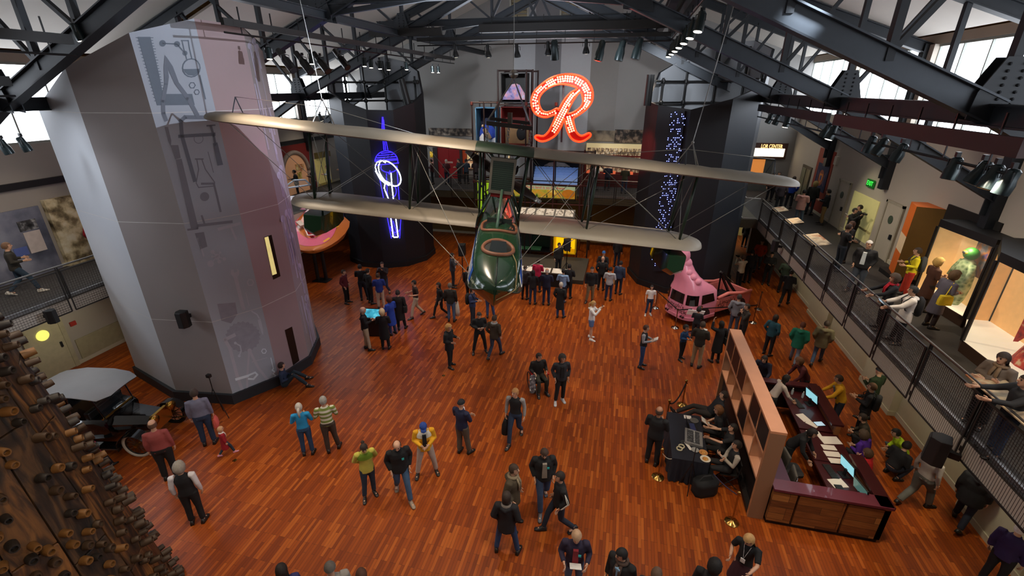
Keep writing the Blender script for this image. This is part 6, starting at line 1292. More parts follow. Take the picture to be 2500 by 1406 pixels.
def lamp(p, aim, lab, kind='par', L=.42, r=.12, on=True, grp=None, hang=.22):
    p = V(p); d = (V(aim)-p).normalized(); t = thing('spotlight', lab, 'lamp', p, group=grp); q = d.to_track_quat('Z', 'Y').to_matrix().to_4x4(); q.translation = V((0, 0, -hang))
    w = MB(); w.T = q
    prof = {'par': [(r*.45, -L*.5), (r*.75, -L*.42), (r*.8, -L*.1), (r, L*.1), (r, L*.5)], 'bell': [(r*.4, -L*.5), (r*.5, -L*.45), (r*.55, 0), (r*.7, L*.1), (r*1.1, L*.4), (r*1.1, L*.5)], 'tube': [(r*.6, -L*.5), (r*.7, -L*.48), (r*.7, -.05), (r, 0), (r, L*.5)]}[kind]
    w.lathe(prof, 16).build('housing', lamp_t if kind == 'par' else lamp_b, t, smooth=2)
    w = MB(); w.T = q; w.lathe([(r*.86, L*.495), (r*.8, L*.515)], 14).build('lens', lamp_on if on else mat('#22262a', .1), t)
    w = MB(); s = d.cross(V((0, 0, 1))); s = s.normalized() if s.length > .05 else V((1, 0, 0))
    c = V((0, 0, -hang)); w.tube([c+s*r*1.05, c+s*r*1.05+V((0, 0, hang*.6)), V((0, 0, -hang*.3)), V((0, 0, 0))], .012, 6); w.tube([c-s*r*1.05, c-s*r*1.05+V((0, 0, hang*.6)), V((0, 0, -hang*.3))], .012, 6); w.build('yoke', lamp_b, t)
    MB().box((0, 0, .0), (.06, .06, .08)).build('clamp', lamp_b, t); return t
Lx = [(1880, 288), (1897, 291), (1922, 296), (2017, 318), (2032, 322), (2125, 350), (2150, 356), (2197, 370), (2328, 408), (2393, 418), (2424, 428), (2462, 440)]
od = ['first', 'second', 'third', 'fourth', 'fifth', 'sixth', 'seventh', 'eighth', 'ninth', 'tenth', 'eleventh', 'twelfth', 'thirteenth', 'fourteenth']
for i, (x, y) in enumerate(Lx):
    p = atX(x, y, RX); p.z += .2
    lamp(p, (RX-3.5+1.0*(i % 3), p.y+(.5 if i % 2 else -.6), 0), 'black theatre lamp on the right rail, %s from the far end' % od[i], L=.36, r=.105, on=i in (2, 4), grp='lamps on the right rail')
for i, (x, y, k, on) in enumerate(((1111, 122, 'bell', 1), (1191, 122, 'bell', 1), (1262, 122, 'bell', 0), (1338, 116, 'bell', 1), (1354, 120, 'par', 0), (1431, 112, 'bell', 1), (1466, 122, 'par', 0), (1516, 122, 'par', 0), (1557, 118, 'par', 0))):
    p = atY(x, y, 21); p.z += .2; aim = (p.x+(.3 if i < 6 else -2.2), 23.5 if i < 6 else 20, 0)
    lamp(p, aim, 'theatre lamp above the big R, %s from the left' % od[i], k, .5 if k == 'bell' else .75, .13 if k == 'bell' else .17, bool(on), 'lamps on the crosswise rail')
for i, (x, y, k, on) in enumerate(((656, 128, 'par', 1), (697, 145, 'tube', 0), (740, 150, 'tube', 0), (760, 142, 'par', 1), (783, 150, 'tube', 0), (832, 142, 'tube', 0), (889, 150, 'par', 1), (905, 154, 'par', 1), (927, 157, 'par', 1), (948, 160, 'par', 1), (992, 160, 'par', 1), (1056, 168, 'par', 1), (1070, 169, 'par', 1))):
    p = atX(x, y, -9.9); p.z += .2
    lamp(p, (p.x+(2.8 if k == 'tube' else .6), p.y-1.2, 8.0 if k == 'tube' else 0), 'theatre lamp on the long left rail, %s from the near end' % od[i], k, .85 if k == 'tube' else .3, .12 if k == 'tube' else .085, bool(on), 'lamps on the long left rail')
for i, (x, y) in enumerate(((1672, 10), (1652, 62), (1628, 96), (1620, 108), (1610, 122), (1606, 140), (1596, 154))):
    p = V((1.3, 12.2+i*1.55, 11.15)); lamp(p, (p.x-1.5, p.y-2.0, 0), 'theatre lamp on the thick right roof rail, %s from the near end' % od[i], 'par', .42, .11, True, 'lamps on the thick right rail')
for (x, y, Xp, lab, on) in ((188, 76, -12.4, 'lone black lamp pointing down at the upper left before the grey tower', True), (10, 356, -14.6, 'black lamp at the left edge of the picture', False), (57, 350, -14.6, 'round black lamp at the left beside the tower', False), (782, 285, -15.0, 'small lamp hanging behind the upper left wing', True)):
    p = atX(x, y, Xp); p.z += .2; lamp(p, (p.x+1.5, p.y+1.5, 0), lab, 'par', .36, .1, on)
o = tag(MB().tube([(1.2, 11, 12.32), (1.25, 16, 12.2), (1.3, 22.3, 12.25)], .09, 8).build('cable_bundle', lamp_b, smooth=True), 'thick black cable bundle lying along the right roof rail', 'cable')
# ================================================================ people
SK = {'l': mat('#c79a7d', .55, var=.06), 'm': mat('#a9785a', .55, var=.06), 'd': mat('#6b4430', .55, var=.06)}
eye_m = mat('#1b1512', .3); lip_m = mat('#8a4a42', .5)
_jobs = []
class Job:
    def __init__(s, mb, vox, sm): s.mb, s.vox, s.sm, s.me = mb, vox, sm, None
def remesh_all(jobs):
    obs = []
    for j in jobs:
        me = bpy.data.meshes.new('m'); me.from_pydata([tuple(v) for v in j.mb.v], [], j.mb.f); me.update()
        bm = bmesh.new(); bm.from_mesh(me); bmesh.ops.recalc_face_normals(bm, faces=bm.faces); bm.to_mesh(me); bm.free()
        o = bpy.data.objects.new('m', me); COL.objects.link(o); r = o.modifiers.new('r', 'REMESH'); r.mode = 'VOXEL'; r.voxel_size = j.vox; r.use_smooth_shade = True
        q = o.modifiers.new('s', 'SMOOTH'); q.iterations = j.sm; q.factor = .5; obs.append(o)
    dg = bpy.context.evaluated_depsgraph_get(); dg.update()
    for j, o in zip(jobs, obs): j.me = bpy.data.meshes.new_from_object(o.evaluated_get(dg))
    for o in obs: me = o.data; bpy.data.objects.remove(o); bpy.data.meshes.remove(me)
def ellring(c, rx, ry, ax=V((1, 0, 0)), ay=V((0, 1, 0)), n=14): return [c+ax*rx*math.cos(2*PI*k/n)+ay*ry*math.sin(2*PI*k/n) for k in range(n)]
LEGS = {  # hip-relative: (knee, ankle, toe yaw) for the right (-x) then left (+x) leg ; pelvis height
 'stand': (.94, ((-.10, -.015, .50), (-.115, .02, .08)), ((.10, -.015, .50), (.115, .0, .08))),
 'ease': (.93, ((-.11, -.04, .50), (-.16, -.06, .08)), ((.09, .0, .50), (.09, .04, .08))),
 'wide': (.92, ((-.17, -.02, .49), (-.24, .0, .08)), ((.17, -.02, .49), (.22, .02, .08))),
 'walk': (.92, ((-.09, -.20, .53), (-.09, -.30, .09)), ((.09, .02, .48), (.09, .32, .14))),
 'walk2': (.92, ((-.09, .04, .48), (-.09, .30, .13)), ((.10, -.18, .53), (.12, -.27, .09))),
 'sit': (.52, ((-.12, -.42, .52), (-.13, -.44, .08)), ((.12, -.42, .52), (.14, -.40, .08))),
 'crosssit': (.52, ((-.10, -.42, .56), (-.02, -.72, .30)), ((.10, -.42, .52), (.12, -.52, .08))),
 'stretch': (.48, ((-.12, -.42, .50), (-.13, -.86, .16)), ((.12, -.42, .50), (.13, -.84, .09))),
 'floor': (.16, ((-.16, -.36, .52), (-.18, -.70, .08)), ((.16, -.30, .46), (.30, -.62, .08))),
 'squat': (.34, ((-.18, -.34, .42), (-.14, -.06, .08)), ((.18, -.34, .44), (.16, -.10, .08)))}
ARMS = {  # per side (sign applied on x for the +x arm): elbow, wrist relative to the neck base
 'down': ((.235, .03, -.30), (.245, -.03, -.55)), 'crossed': ((.25, -.04, -.28), (-.07, -.21, -.24)), 'front': ((.25, .0, -.28), (.07, -.27, -.27)),
 'photo': ((.23, -.17, -.22), (.07, -.34, .04)), 'back': ((.255, .08, -.27), (.05, .17, -.44)), 'pocket': ((.262, .07, -.29), (.2, -.06, -.5)),
 'hip': ((.36, .07, -.25), (.18, -.04, -.43)), 'lean': ((.25, -.2, -.24), (.2, -.42, -.33)), 'reach': ((.25, -.2, -.18), (.2, -.44, -.2)), 'bent': ((.26, .02, -.29), (.2, -.22, -.3)), 'chin': ((.2, -.18, -.3), (.05, -.2, -.06)), 'up': ((.3, -.05, .0), (.25, -.12, .26))}
def bendm(a, side=0.): return MX.Rotation(side, 3, 'Y') @ MX.Rotation(a, 3, 'X')
def finger_hand(mb, w, d, palm_n, s):
    """palm and five separate fingers; w wrist, d direction of the hand, palm_n palm normal, s thumb side vector"""
    d = d.normalized(); s = (s-d*s.dot(d)).normalized(); nrm = d.cross(s).normalized()
    if nrm.dot(palm_n) < 0: nrm = -nrm
    rs = []
    for t, a, b in ((-.02, .026, .020), (.0, .028, .018), (.04, .040, .016), (.085, .040, .013)): rs.append(ellring(w+d*t, a, b, s, nrm, 8))
    mb.rings(rs)
    for k, L in enumerate((.065, .078, .074, .056)):
        b = w+d*.08+s*(.029-.0195*k); p1 = b+d*L*.5+nrm*L*.12; p2 = p1+d*L*.32+nrm*L*.32; p3 = p2+d*L*.14+nrm*L*.3
        mb.tube([b-d*.01, p1, p2, p3], [.0095, .0088, .008, .006], 6)
    b = w+d*.022+s*.03; mb.tube([b-s*.012, b+s*.022+d*.022+nrm*.008, b+s*.030+d*.055+nrm*.02], [.012, .0105, .0075], 6)
def sphere_hair(c, F, style, rx=.088, ry=.106, rz=.128):
    """hair shell round the skull centre c; F = 3x3 head frame (x right, -y face, z up)"""
    mb = MB(); n, k = 20, 14; vs = []; keep = {}
    for i in range(k+1):
        t = PI*i/k
        for j in range(n):
            a = 2*PI*j/n; p = V((math.sin(t)*math.cos(a), math.sin(t)*math.sin(a), math.cos(t))); vs.append(p)
    def ok(p):
        x, y, z = p
        if style == 'fringe': return (y > -.15 and -.45 < z < .42)
        if style == 'beanie': return z > .12
        if style == 'cap': return z > .22 or (y > .1 and z > -.35)
        if style in ('long', 'pony', 'bun', 'curly'): return z > .42 or y > .05 or (abs(x) > .7 and y > -.35 and z > -.75)
        return z > .46 or (y > -.05 and z > -.5) or (abs(x) > .8 and y > -.3 and z > -.15)
    sc = {'beanie': 1.08, 'cap': 1.04, 'curly': 1.25, 'long': 1.08}.get(style, 1.02); fs = []
    for i in range(k):
        for j in range(n):
            q = (i*n+j, i*n+(j+1) % n, (i+1)*n+(j+1) % n, (i+1)*n+j); m = sum((vs[x] for x in q), V())/4
            if ok(m.normalized()): fs.append(q)
    rr = random.Random(int(c.x*1000)+n)
    def P(p): s = sc*(1+(.08*rr.random() if style == 'curly' else 0)); return c+F@V((p.x*rx*s, p.y*ry*s+.004, p.z*rz*s))
    us = sorted({i for q in fs for i in q}); ix = {v: i for i, v in enumerate(us)}; mb.add([P(vs[i]) for i in us], [tuple(ix[i] for i in q) for q in fs])
    if style == 'long': mb.rings([[c+F@V((x*w_, .055+y*d_, z)) for x, y in ((-1, -.5), (-.5, .5), (.5, .5), (1, -.5), (.4, -.1), (-.4, -.1))] for z, w_, d_ in ((.02, .092, .06), (-.1, .095, .055), (-.2, .10, .045), (-.29, .07, .03))])
    if style == 'pony': mb.tube([c+F@V((0, .1, .03)), c+F@V((0, .16, -.03)), c+F@V((0, .15, -.16)), c+F@V((0, .13, -.26))], [.03, .035, .03, .012], 8)
    if style == 'bun': mb.ball(c+F@V((0, .12, .06)), .045, 8, 6)
    return mb
NP = [0]; people = []
def fabric(col, kind='plain'):
    if kind == 'stripe':
        a, b = col.split('/'); m = bpy.data.materials.new('striped_knit'); m.use_nodes = True; nt = m.node_tree; bs = nt.nodes['Principled BSDF']; tc = nt.nodes.new('ShaderNodeTexCoord'); w = nt.nodes.new('ShaderNodeTexWave'); w.bands_direction = 'Z'; w.inputs['Scale'].default_value = 2.6; w.inputs['Distortion'].default_value = 0
        r = nt.nodes.new('ShaderNodeValToRGB'); r.color_ramp.interpolation = 'CONSTANT'; r.color_ramp.elements[0].color = lin(a); r.color_ramp.elements[1].color = lin(b); r.color_ramp.elements[1].position = .5
        nt.links.new(tc.outputs['Object'], w.inputs['Vector']); nt.links.new(w.outputs['Fac'], r.inputs[0]); nt.links.new(r.outputs[0], bs.inputs['Base Color']); bs.inputs['Roughness'].default_value = .85; return m
    return mat(col, .85, var=.22, scale=9, bump=.15)
def person(pos, f, h, legs, arms, top, bot, hair, label, skin='l', bend=0., head=(0, 0), kid=False, heavy=1., extra=(), group=None, dist=10.):
    s = h/1.75; ph, RL, LL = LEGS[legs]; P = V((0, 0, ph)); B = bendm(R(bend))
    if kid: heavy *= 1.08
    hs = 1.3 if kid else 1.0
    T = lambda v: P+B@V(v)
    N = T((0, 0, .50)); Cc = T((0, 0, .34)); Wst = T((0, 0, .16)); hf = heavy; tk, tc = top[0], top[1]; bk, bc = bot[0], bot[1]
    fem = hair[0] in ('long', 'pony', 'bun')
    sw_ = .175 if fem else .19
    armd = {}
    aa = arms.split('+') if '+' in arms else (arms, arms)
    for sg, nm in ((-1, aa[0]), (1, aa[1])):
        e, w = ARMS[nm]; sh = T((sg*sw_, .01, .45)); E = T((sg*e[0], e[1], .50+e[2])); Wr = T((sg*w[0], w[1]-(.03 if nm == 'crossed' and sg > 0 else 0), .50+w[2]-(.05 if nm == 'crossed' and sg > 0 else 0))); armd[sg] = (sh, E, Wr)
    bx, by = B@V((1, 0, 0)), B@V((0, 1, 0))
    hy, hp = R(head[0]), R(head[1]); Fh = MX.Rotation(hy, 3, 'Z') @ MX.Rotation(hp+R(bend*.35), 3, 'X')
    Hc = N+B@V((0, -.01, .07))+Fh@V((0, -.012, .105*hs)); r_ = .85 if fem else 1.
    lg = {-1: RL, 1: LL}; pts = {}
    for sg in (-1, 1): k, a = lg[sg]; pts[sg] = (V((sg*.088*hf**.5, 0, ph-.02)), V(k), V(a))
    sit = legs in ('sit', 'crosssit', 'stretch', 'floor', 'squat')
    # ---- body (skin): one continuous remeshed surface
    b = MB(); b.rings([ellring(P-V((0, 0, .06)), .13*hf, .10*hf), ellring(P+V((0, 0, .02)), .15*hf, .11*hf, bx, by), ellring(Wst, .125*hf, .09*hf, bx, by), ellring(Cc, .15*r_, .10, bx, by), ellring(N-B@V((0, 0, .05)), .14*r_, .075, bx, by), ellring(N, .06, .055, bx, by)])
    for sg in (-1, 1):
        a_, k_, n_ = pts[sg]; b.tube([a_, a_.lerp(k_, .5), k_, k_.lerp(n_, .35), n_], [.078, .068, .05, .05, .034], 10)
        sh, E, Wr = armd[sg]; b.tube([sh-bx*sg*.05, sh, sh.lerp(E, .5), E, E.lerp(Wr, .35), Wr], [.05, .052, .043, .036, .036, .026], 10)
        toe = V((sg*.25 if legs not in ('floor',) else 0, -1, 0)).normalized(); b.tube([n_+V((0, .03, -.03)), n_+toe*.12+V((0, 0, -.05))], [.035, .03], 8)
    b.tube([N-B@V((0, 0, .04)), Hc-Fh@V((0, -.01, .07))], [.055, .052], 10)
    hr = []
    for t, rx, ry, oy in ((-.118, .022, .026, -.05), (-.105, .042, .05, -.034), (-.075, .058, .074, -.014), (-.035, .068, .086, -.003), (.01, .074, .094, .002), (.055, .074, .094, .006), (.09, .058, .076, .008), (.112, .03, .04, .008)): hr.append(ellring(Hc+Fh@V((0, oy*hs, t*hs)), rx*hs, ry*hs, Fh@V((1, 0, 0)), Fh@V((0, 1, 0)), 14))
    b.rings(hr); b.tube([Hc+Fh@V((0, -.088*hs, .025*hs)), Hc+Fh@V((0, -.112*hs, -.018*hs)), Hc+Fh@V((0, -.098*hs, -.03*hs))], [.010*hs, .015*hs, .010*hs], 8)
    for sg in (-1, 1): b.ball(Hc+Fh@V((sg*.076*hs, .01, -.005)), (.012*hs, .02*hs, .03*hs), 8, 6)
    vox = .014 if dist < 16 else .018
    jb = Job(b, vox, 2)
    # ---- top
    t = MB(); th = MB(); hem = {'jacket': -.10, 'shirt': -.06, 'coat': -.48, 'hoodie': -.10, 'vest': -.06, 'parka': -.22}[tk]; g = {'jacket': 1.16, 'shirt': 1.03, 'coat': 1.18, 'hoodie': 1.15, 'vest': 1.1, 'parka': 1.26}[tk]*hf
    rings = []
    if tk == 'coat' and not sit: rings.append(ellring(V((0, .01, ph+hem)), .2*hf, .165*hf)); rings.append(ellring(V((0, 0, ph-.2)), .185*hf, .145*hf))
    elif tk == 'parka' and not sit: rings.append(ellring(V((0, 0, ph+hem)), .155*g, .125*g))
    elif not sit: rings.append(ellring(P+V((0, 0, hem)), .148*g, .115*g, bx, by))
    rings += [ellring(P+B@V((0, 0, .02)), .150*g, .112*g, bx, by), ellring(Wst, .136*g, .10*g, bx, by), ellring(Cc, .158*g*r_, .108*g, bx, by), ellring(T((0, 0, .43)), .158*g**.5*r_, .095*g, bx, by), ellring(T((0, .005, .485)), .095, .075, bx, by), ellring(T((0, .0, .515)), .066, .062, bx, by)]
    t.rings(rings)
    if tk in ('hoodie', 'parka'): t.tube([T((-.08, .02, .49)), T((-.06, .10, .46)), T((0, .13, .44)), T((.06, .10, .46)), T((.08, .02, .49))], [.035, .05, .055, .05, .035], 8)
    if tk in ('jacket', 'coat', 'parka'): t.tube([T((.07*math.cos(2*PI*k/10), .07*math.sin(2*PI*k/10), .515)) for k in range(11)], .016, 6)
    sl = 'short' in extra; gs = {'jacket': 1.28, 'shirt': 1.12, 'coat': 1.3, 'hoodie': 1.26, 'vest': 1.2, 'parka': 1.5}[tk]
    sleeve_sep = len(top) > 2
    tgt = th if sleeve_sep else t
    for sg in (-1, 1):
        sh, E, Wr = armd[sg]; We = E.lerp(Wr, .93)
        if sl: tgt.tube([sh-bx*sg*.06, sh, sh.lerp(E, .6), sh.lerp(E, .85)], [.06*gs, .060*gs, .054*gs, .05*gs], 10)
        else: tgt.tube([sh-bx*sg*.06, sh, sh.lerp(E, .5), E, E.lerp(We, .5), We], [.056*gs, .058*gs, .049*gs, .044*gs, .04*gs, .034*gs], 10)
    vt = .019 if dist < 16 else .024
    jt = Job(t, vt, 3); js = Job(th, vt, 2) if sleeve_sep else None
    # ---- trousers / skirt
    w = MB(); lw = {'trousers': 1.18, 'jeans': 1.12, 'loose': 1.32, 'shorts': 1.25, 'skirt': 1.2, 'leggings': 1.02}[bk]*hf**.5
    w.rings([ellring(P-V((0, 0, .09)), .128*hf*1.05, .105*hf*1.08), ellring(P+V((0, 0, .0)), .152*hf*1.03, .114*hf*1.05), ellring(P+B@V((0, 0, .1)), .138*hf*1.02, .1*hf*1.04, bx, by)])
    if bk == 'skirt': w.rings([ellring(V((0, 0, ph-.52)), .24, .2), ellring(V((0, 0, ph-.2)), .19, .15), ellring(P+V((0, 0, .05)), .14, .105)])
    else:
        for sg in (-1, 1):
            a_, k_, n_ = pts[sg]; e_ = k_.lerp(n_, .92)
            if bk == 'shorts': w.tube([a_, a_.lerp(k_, .5), a_.lerp(k_, .72)], [.088*lw, .08*lw, .078*lw], 10)
            else: w.tube([a_, a_.lerp(k_, .5), k_, k_.lerp(e_, .4), e_], [.086*lw, .074*lw, .058*lw, .056*lw, .05*lw], 10)
    jw = Job(w, vt, 3)
    _jobs.extend([j for j in (jb, jt, js, jw) if j]); NP[0] += 1
    p = V(pos); to = V((-p.x, -p.y, 0)).normalized(); rt = V((-to.y, to.x, 0)); 
    if rt.dot(_rt) < 0: rt = -rt
    d = to*math.cos(R(f))+rt*math.sin(R(f)); rz = math.atan2(d.x, -d.y)
    rec = dict(p=p, rz=rz, s=s, jb=jb, jt=jt, js=js, jw=jw, Hc=Hc, Fh=Fh, hs=hs, armd=armd, pts=pts, legs=legs, bot=bot, top=top, hair=hair, label=label, skin=skin, extra=extra, group=group, arms=aa, N=N, B=B, P=P, T=T, dist=dist, bk=bk)
    people.append(rec); return rec
def finish(rec):
    s = rec['s']; gz = rec['p'].z < .5; rec['sv'] = (s*1.1, s*1.1, s*(1.06 if gz else 1.)); me = rec['jb'].me; Hc, Fh, hs = rec['Hc'], rec['Fh'], rec['hs']
    # face and fingers join the body mesh as shallow detail
    ex = MB(); ex.k = 0
    for sg in (-1, 1):
        sh, E, Wr = rec['armd'][sg]; d = (Wr-E).normalized(); ar = rec['arms'][0 if sg < 0 else 1]
        side = V((0, -1, 0)) if ar in ('down', 'pocket') else (V((0, 0, 1)) if ar not in ('photo',) else V((-sg, 0, 0)))
        pn = V((-sg, 0, 0)) if ar in ('down',) else V((0, 0, -1))
        if ar in ('down', 'hip'): d = (d+V((0, -.15, -.3))).normalized()
        finger_hand(ex, Wr, d, pn, side)
    nb = len(ex.f)
    for sg in (-1, 1): ex.ball(Hc+Fh@V((sg*.031*hs, -.084*hs, .014*hs)), (.011*hs, .008*hs, .008*hs), 8, 6); ex.tube([Hc+Fh@V((sg*.016*hs, -.090*hs, .034*hs)), Hc+Fh@V((sg*.045*hs, -.080*hs, .034*hs))], .005*hs, 5)
    ne = len(ex.f); ex.tube([Hc+Fh@V((-.022*hs, -.080*hs, -.058*hs)), Hc+Fh@V((0, -.089*hs, -.056*hs)), Hc+Fh@V((.022*hs, -.080*hs, -.058*hs))], .006*hs, 6)
    nv = len(me.vertices); v0 = [v.co.copy() for v in me.vertices]; f0 = [tuple(q.vertices) for q in me.polygons]
    m2 = bpy.data.meshes.new('person'); m2.from_pydata([tuple(v) for v in v0]+[tuple(v) for v in ex.v], [], f0+[tuple(i+nv for i in f) for f in ex.f])
    for q in (SK[rec['skin']], eye_m, lip_m): m2.materials.append(q)
    n0 = len(f0); m2.polygons.foreach_set('material_index', [0]*(n0+nb)+[1]*(ne-nb)+[2]*(len(ex.f)-ne)); m2.polygons.foreach_set('use_smooth', [True]*len(m2.polygons)); m2.update(); bpy.data.meshes.remove(me)
    o = bpy.data.objects.new('person', m2); COL.objects.link(o); o.location = rec['p']; o.rotation_euler = (0, 0, rec['rz']); o.scale = rec['sv']; tag(o, rec['label'], 'person', rec['group'])
    def child(name, me, m):
        me.materials.clear(); me.materials.append(m); me.polygons.foreach_set('use_smooth', [True]*len(me.polygons)); c = bpy.data.objects.new(name, me); COL.objects.link(c); c.parent = o; return c
    tk = rec['top'][0]; c = child({'coat': 'coat', 'shirt': 'shirt', 'hoodie': 'hoodie', 'vest': 'vest'}.get(tk, 'jacket'), rec['jt'].me, fabric(rec['top'][1], 'stripe' if 'stripe' in rec['extra'] else 'plain'))
    if rec['js']: child('sleeves', rec['js'].me, fabric(rec['top'][2]))
    child({'skirt': 'skirt', 'shorts': 'shorts'}.get(rec['bk'], 'trousers'), rec['jw'].me, fabric(rec['bot'][1]))
    sm = mat(rec['bot'][2] if len(rec['bot']) > 2 else '#17130f', .5, var=.15)
    for sg in (-1, 1):
        a_, k_, n_ = rec['pts'][sg]; yaw = sg*.22; dr = (n_-k_).normalized(); w = MB(); q = MX.Rotation(yaw, 3, 'Z'); pitch = 0.
        if rec['legs'] in ('stretch', 'crosssit') and abs(dr.z) < .7: pitch = R(-50)
        if rec['legs'].startswith('walk') and n_.y > .2: pitch = R(28)
        q = q @ MX.Rotation(pitch, 3, 'X'); z0 = -.08 if pitch == 0 else -.06
        w.rings([[n_+q@V((x*hw, y, z)) for x, z in ((-1, z0), (1, z0), (1, z0+.03), (.6, zt), (-.6, zt), (-1, z0+.03))] for y, hw, zt in ((.075, .03, -.01), (.05, .04, .035), (-.02, .042, .03), (-.10, .046, -.025), (-.16, .042, -.042), (-.19, .02, -.055))]); w.build('shoe', sm, o, smooth=True)
    hst, hc = rec['hair'][0], rec['hair'][1]
    if hst != 'bald': w = sphere_hair(Hc, Fh, hst, .088*hs, .106*hs, .126*hs); w.build({'cap': 'cap', 'beanie': 'knitted_hat'}.get(hst, 'hair'), mat(hc, .75, var=.3, scale=25, bump=.3), o, smooth=True)
    if hst == 'cap': w = MB(); w.rings([[Hc+Fh@V((x, y, z)) for x, y in ((-.07, -.07), (-.06, -.15), (0, -.175), (.06, -.15), (.07, -.07))] for z in (.042, .05)]); w.build('cap_brim', mat(hc, .8), o, smooth=True)
    if hst in ('beanie', 'cap') and len(rec['hair']) > 2: w = sphere_hair(Hc, Fh, 'short', .084*hs, .102*hs, .12*hs); w.build('hair', mat(rec['hair'][2], .75, var=.3), o, smooth=True)
    for e in rec['extra']:
        if e.startswith('scarf:'): T = rec['T']; w = MB(); w.tube([T((.085*math.cos(2*PI*k/14), .085*math.sin(2*PI*k/14), .50)) for k in range(15)], .034, 8); w.tube([T((.03, -.09, .49)), T((.04, -.15, .36)), T((.04, -.15, .14))], [(.03, .02)]*3, 6); w.tube([T((-.03, -.09, .49)), T((-.045, -.15, .36)), T((-.045, -.15, .2))], [(.03, .02)]*3, 6); w.build('scarf', fabric(e[6:]), o, smooth=True)
        if e.startswith('front:'): T = rec['T']; w = MB(); gx = .1; w.add([T((x, y, z)) for x, y, z in ((-.045, -.152, .43), (.045, -.152, .43), (.055, -.158, .05), (-.055, -.158, .05))]+[T((x, y, z)) for x, y, z in ((-.045, -.11, .44), (.045, -.11, .44), (.055, -.11, .05), (-.055, -.11, .05))], [(0, 1, 2, 3), (7, 6, 5, 4), (0, 4, 5, 1), (1, 5, 6, 2), (2, 6, 7, 3), (3, 7, 4, 0)]); w.build('shirt_front', fabric(e[6:]), o)
        if e == 'beard': w = MB(); w.ball(Hc+Fh@V((0, -.055, -.075)), (.055, .05, .05), 10, 8); w.build('beard', mat(hc, .8, var=.3), o, smooth=True)
        if e == 'glasses': w = MB(); [w.tube([Hc+Fh@V((sg*.032+.024*math.cos(2*PI*k/12), -.097, .014+.018*math.sin(2*PI*k/12))) for k in range(13)], .003, 5) for sg in (-1, 1)]; w.tube([Hc+Fh@V((-.008, -.099, .016)), Hc+Fh@V((.008, -.099, .016))], .003, 5); w.build('glasses', mat('#1a1a1c', .3), o)
        if e.startswith('yoke:'): T = rec['T']; w = MB(); w.rings([ellring(T((0, 0, z)), a*1.03, b*1.05, n=16) for z, a, b in ((.33, .185, .128), (.40, .182, .12), (.45, .17, .108), (.49, .10, .085))], cap=False); w.build('jacket_yoke', fabric(e[5:]), o, smooth=True)
        if e.startswith('badge:'): T = rec['T']; w = MB(); w.box(T((.07, -.165, .34)), (.05, .01, .05)); w.build('badge', mat(e[6:], .5), o)
        if e == 'lanyard': T = rec['T']; w = MB(); w.tube([T((-.06, -.06, .5)), T((0, -.15, .22)), T((.06, -.06, .5))], .006, 5); w.box(T((0, -.16, .19)), (.08, .012, .1)); w.build('lanyard', mat('#d8d8d6', .6), o)
        if e == 'sidestripe': w = MB(); [w.tube([sh_+V((0, 0, .0))+(sh_-rec['N'])*.36+dv for sh_, dv in ((rec['armd'][sg][0], V()), )]+[rec['armd'][sg][0].lerp(rec['armd'][sg][1], .6)+V((sg*.068, off, 0)), rec['armd'][sg][1]+V((sg*.06, off, 0)), rec['armd'][sg][1].lerp(rec['armd'][sg][2], .85)+V((sg*.05, off, 0))], .008, 5) for sg in (-1, 1) for off in (-.014, .014)]; w.build('sleeve_stripe', white, o)
    rec['o'] = o; mw = MX.Translation(rec['p']) @ MX.Rotation(rec['rz'], 4, 'Z') @ MX.Diagonal((*rec['sv'], 1)); rec['mw'] = mw
    rec['hand'] = {sg: mw @ (rec['armd'][sg][2]+(rec['armd'][sg][2]-rec['armd'][sg][1]).normalized()*.07) for sg in (-1, 1)}
    rec['mid'] = (rec['hand'][-1]+rec['hand'][1])/2
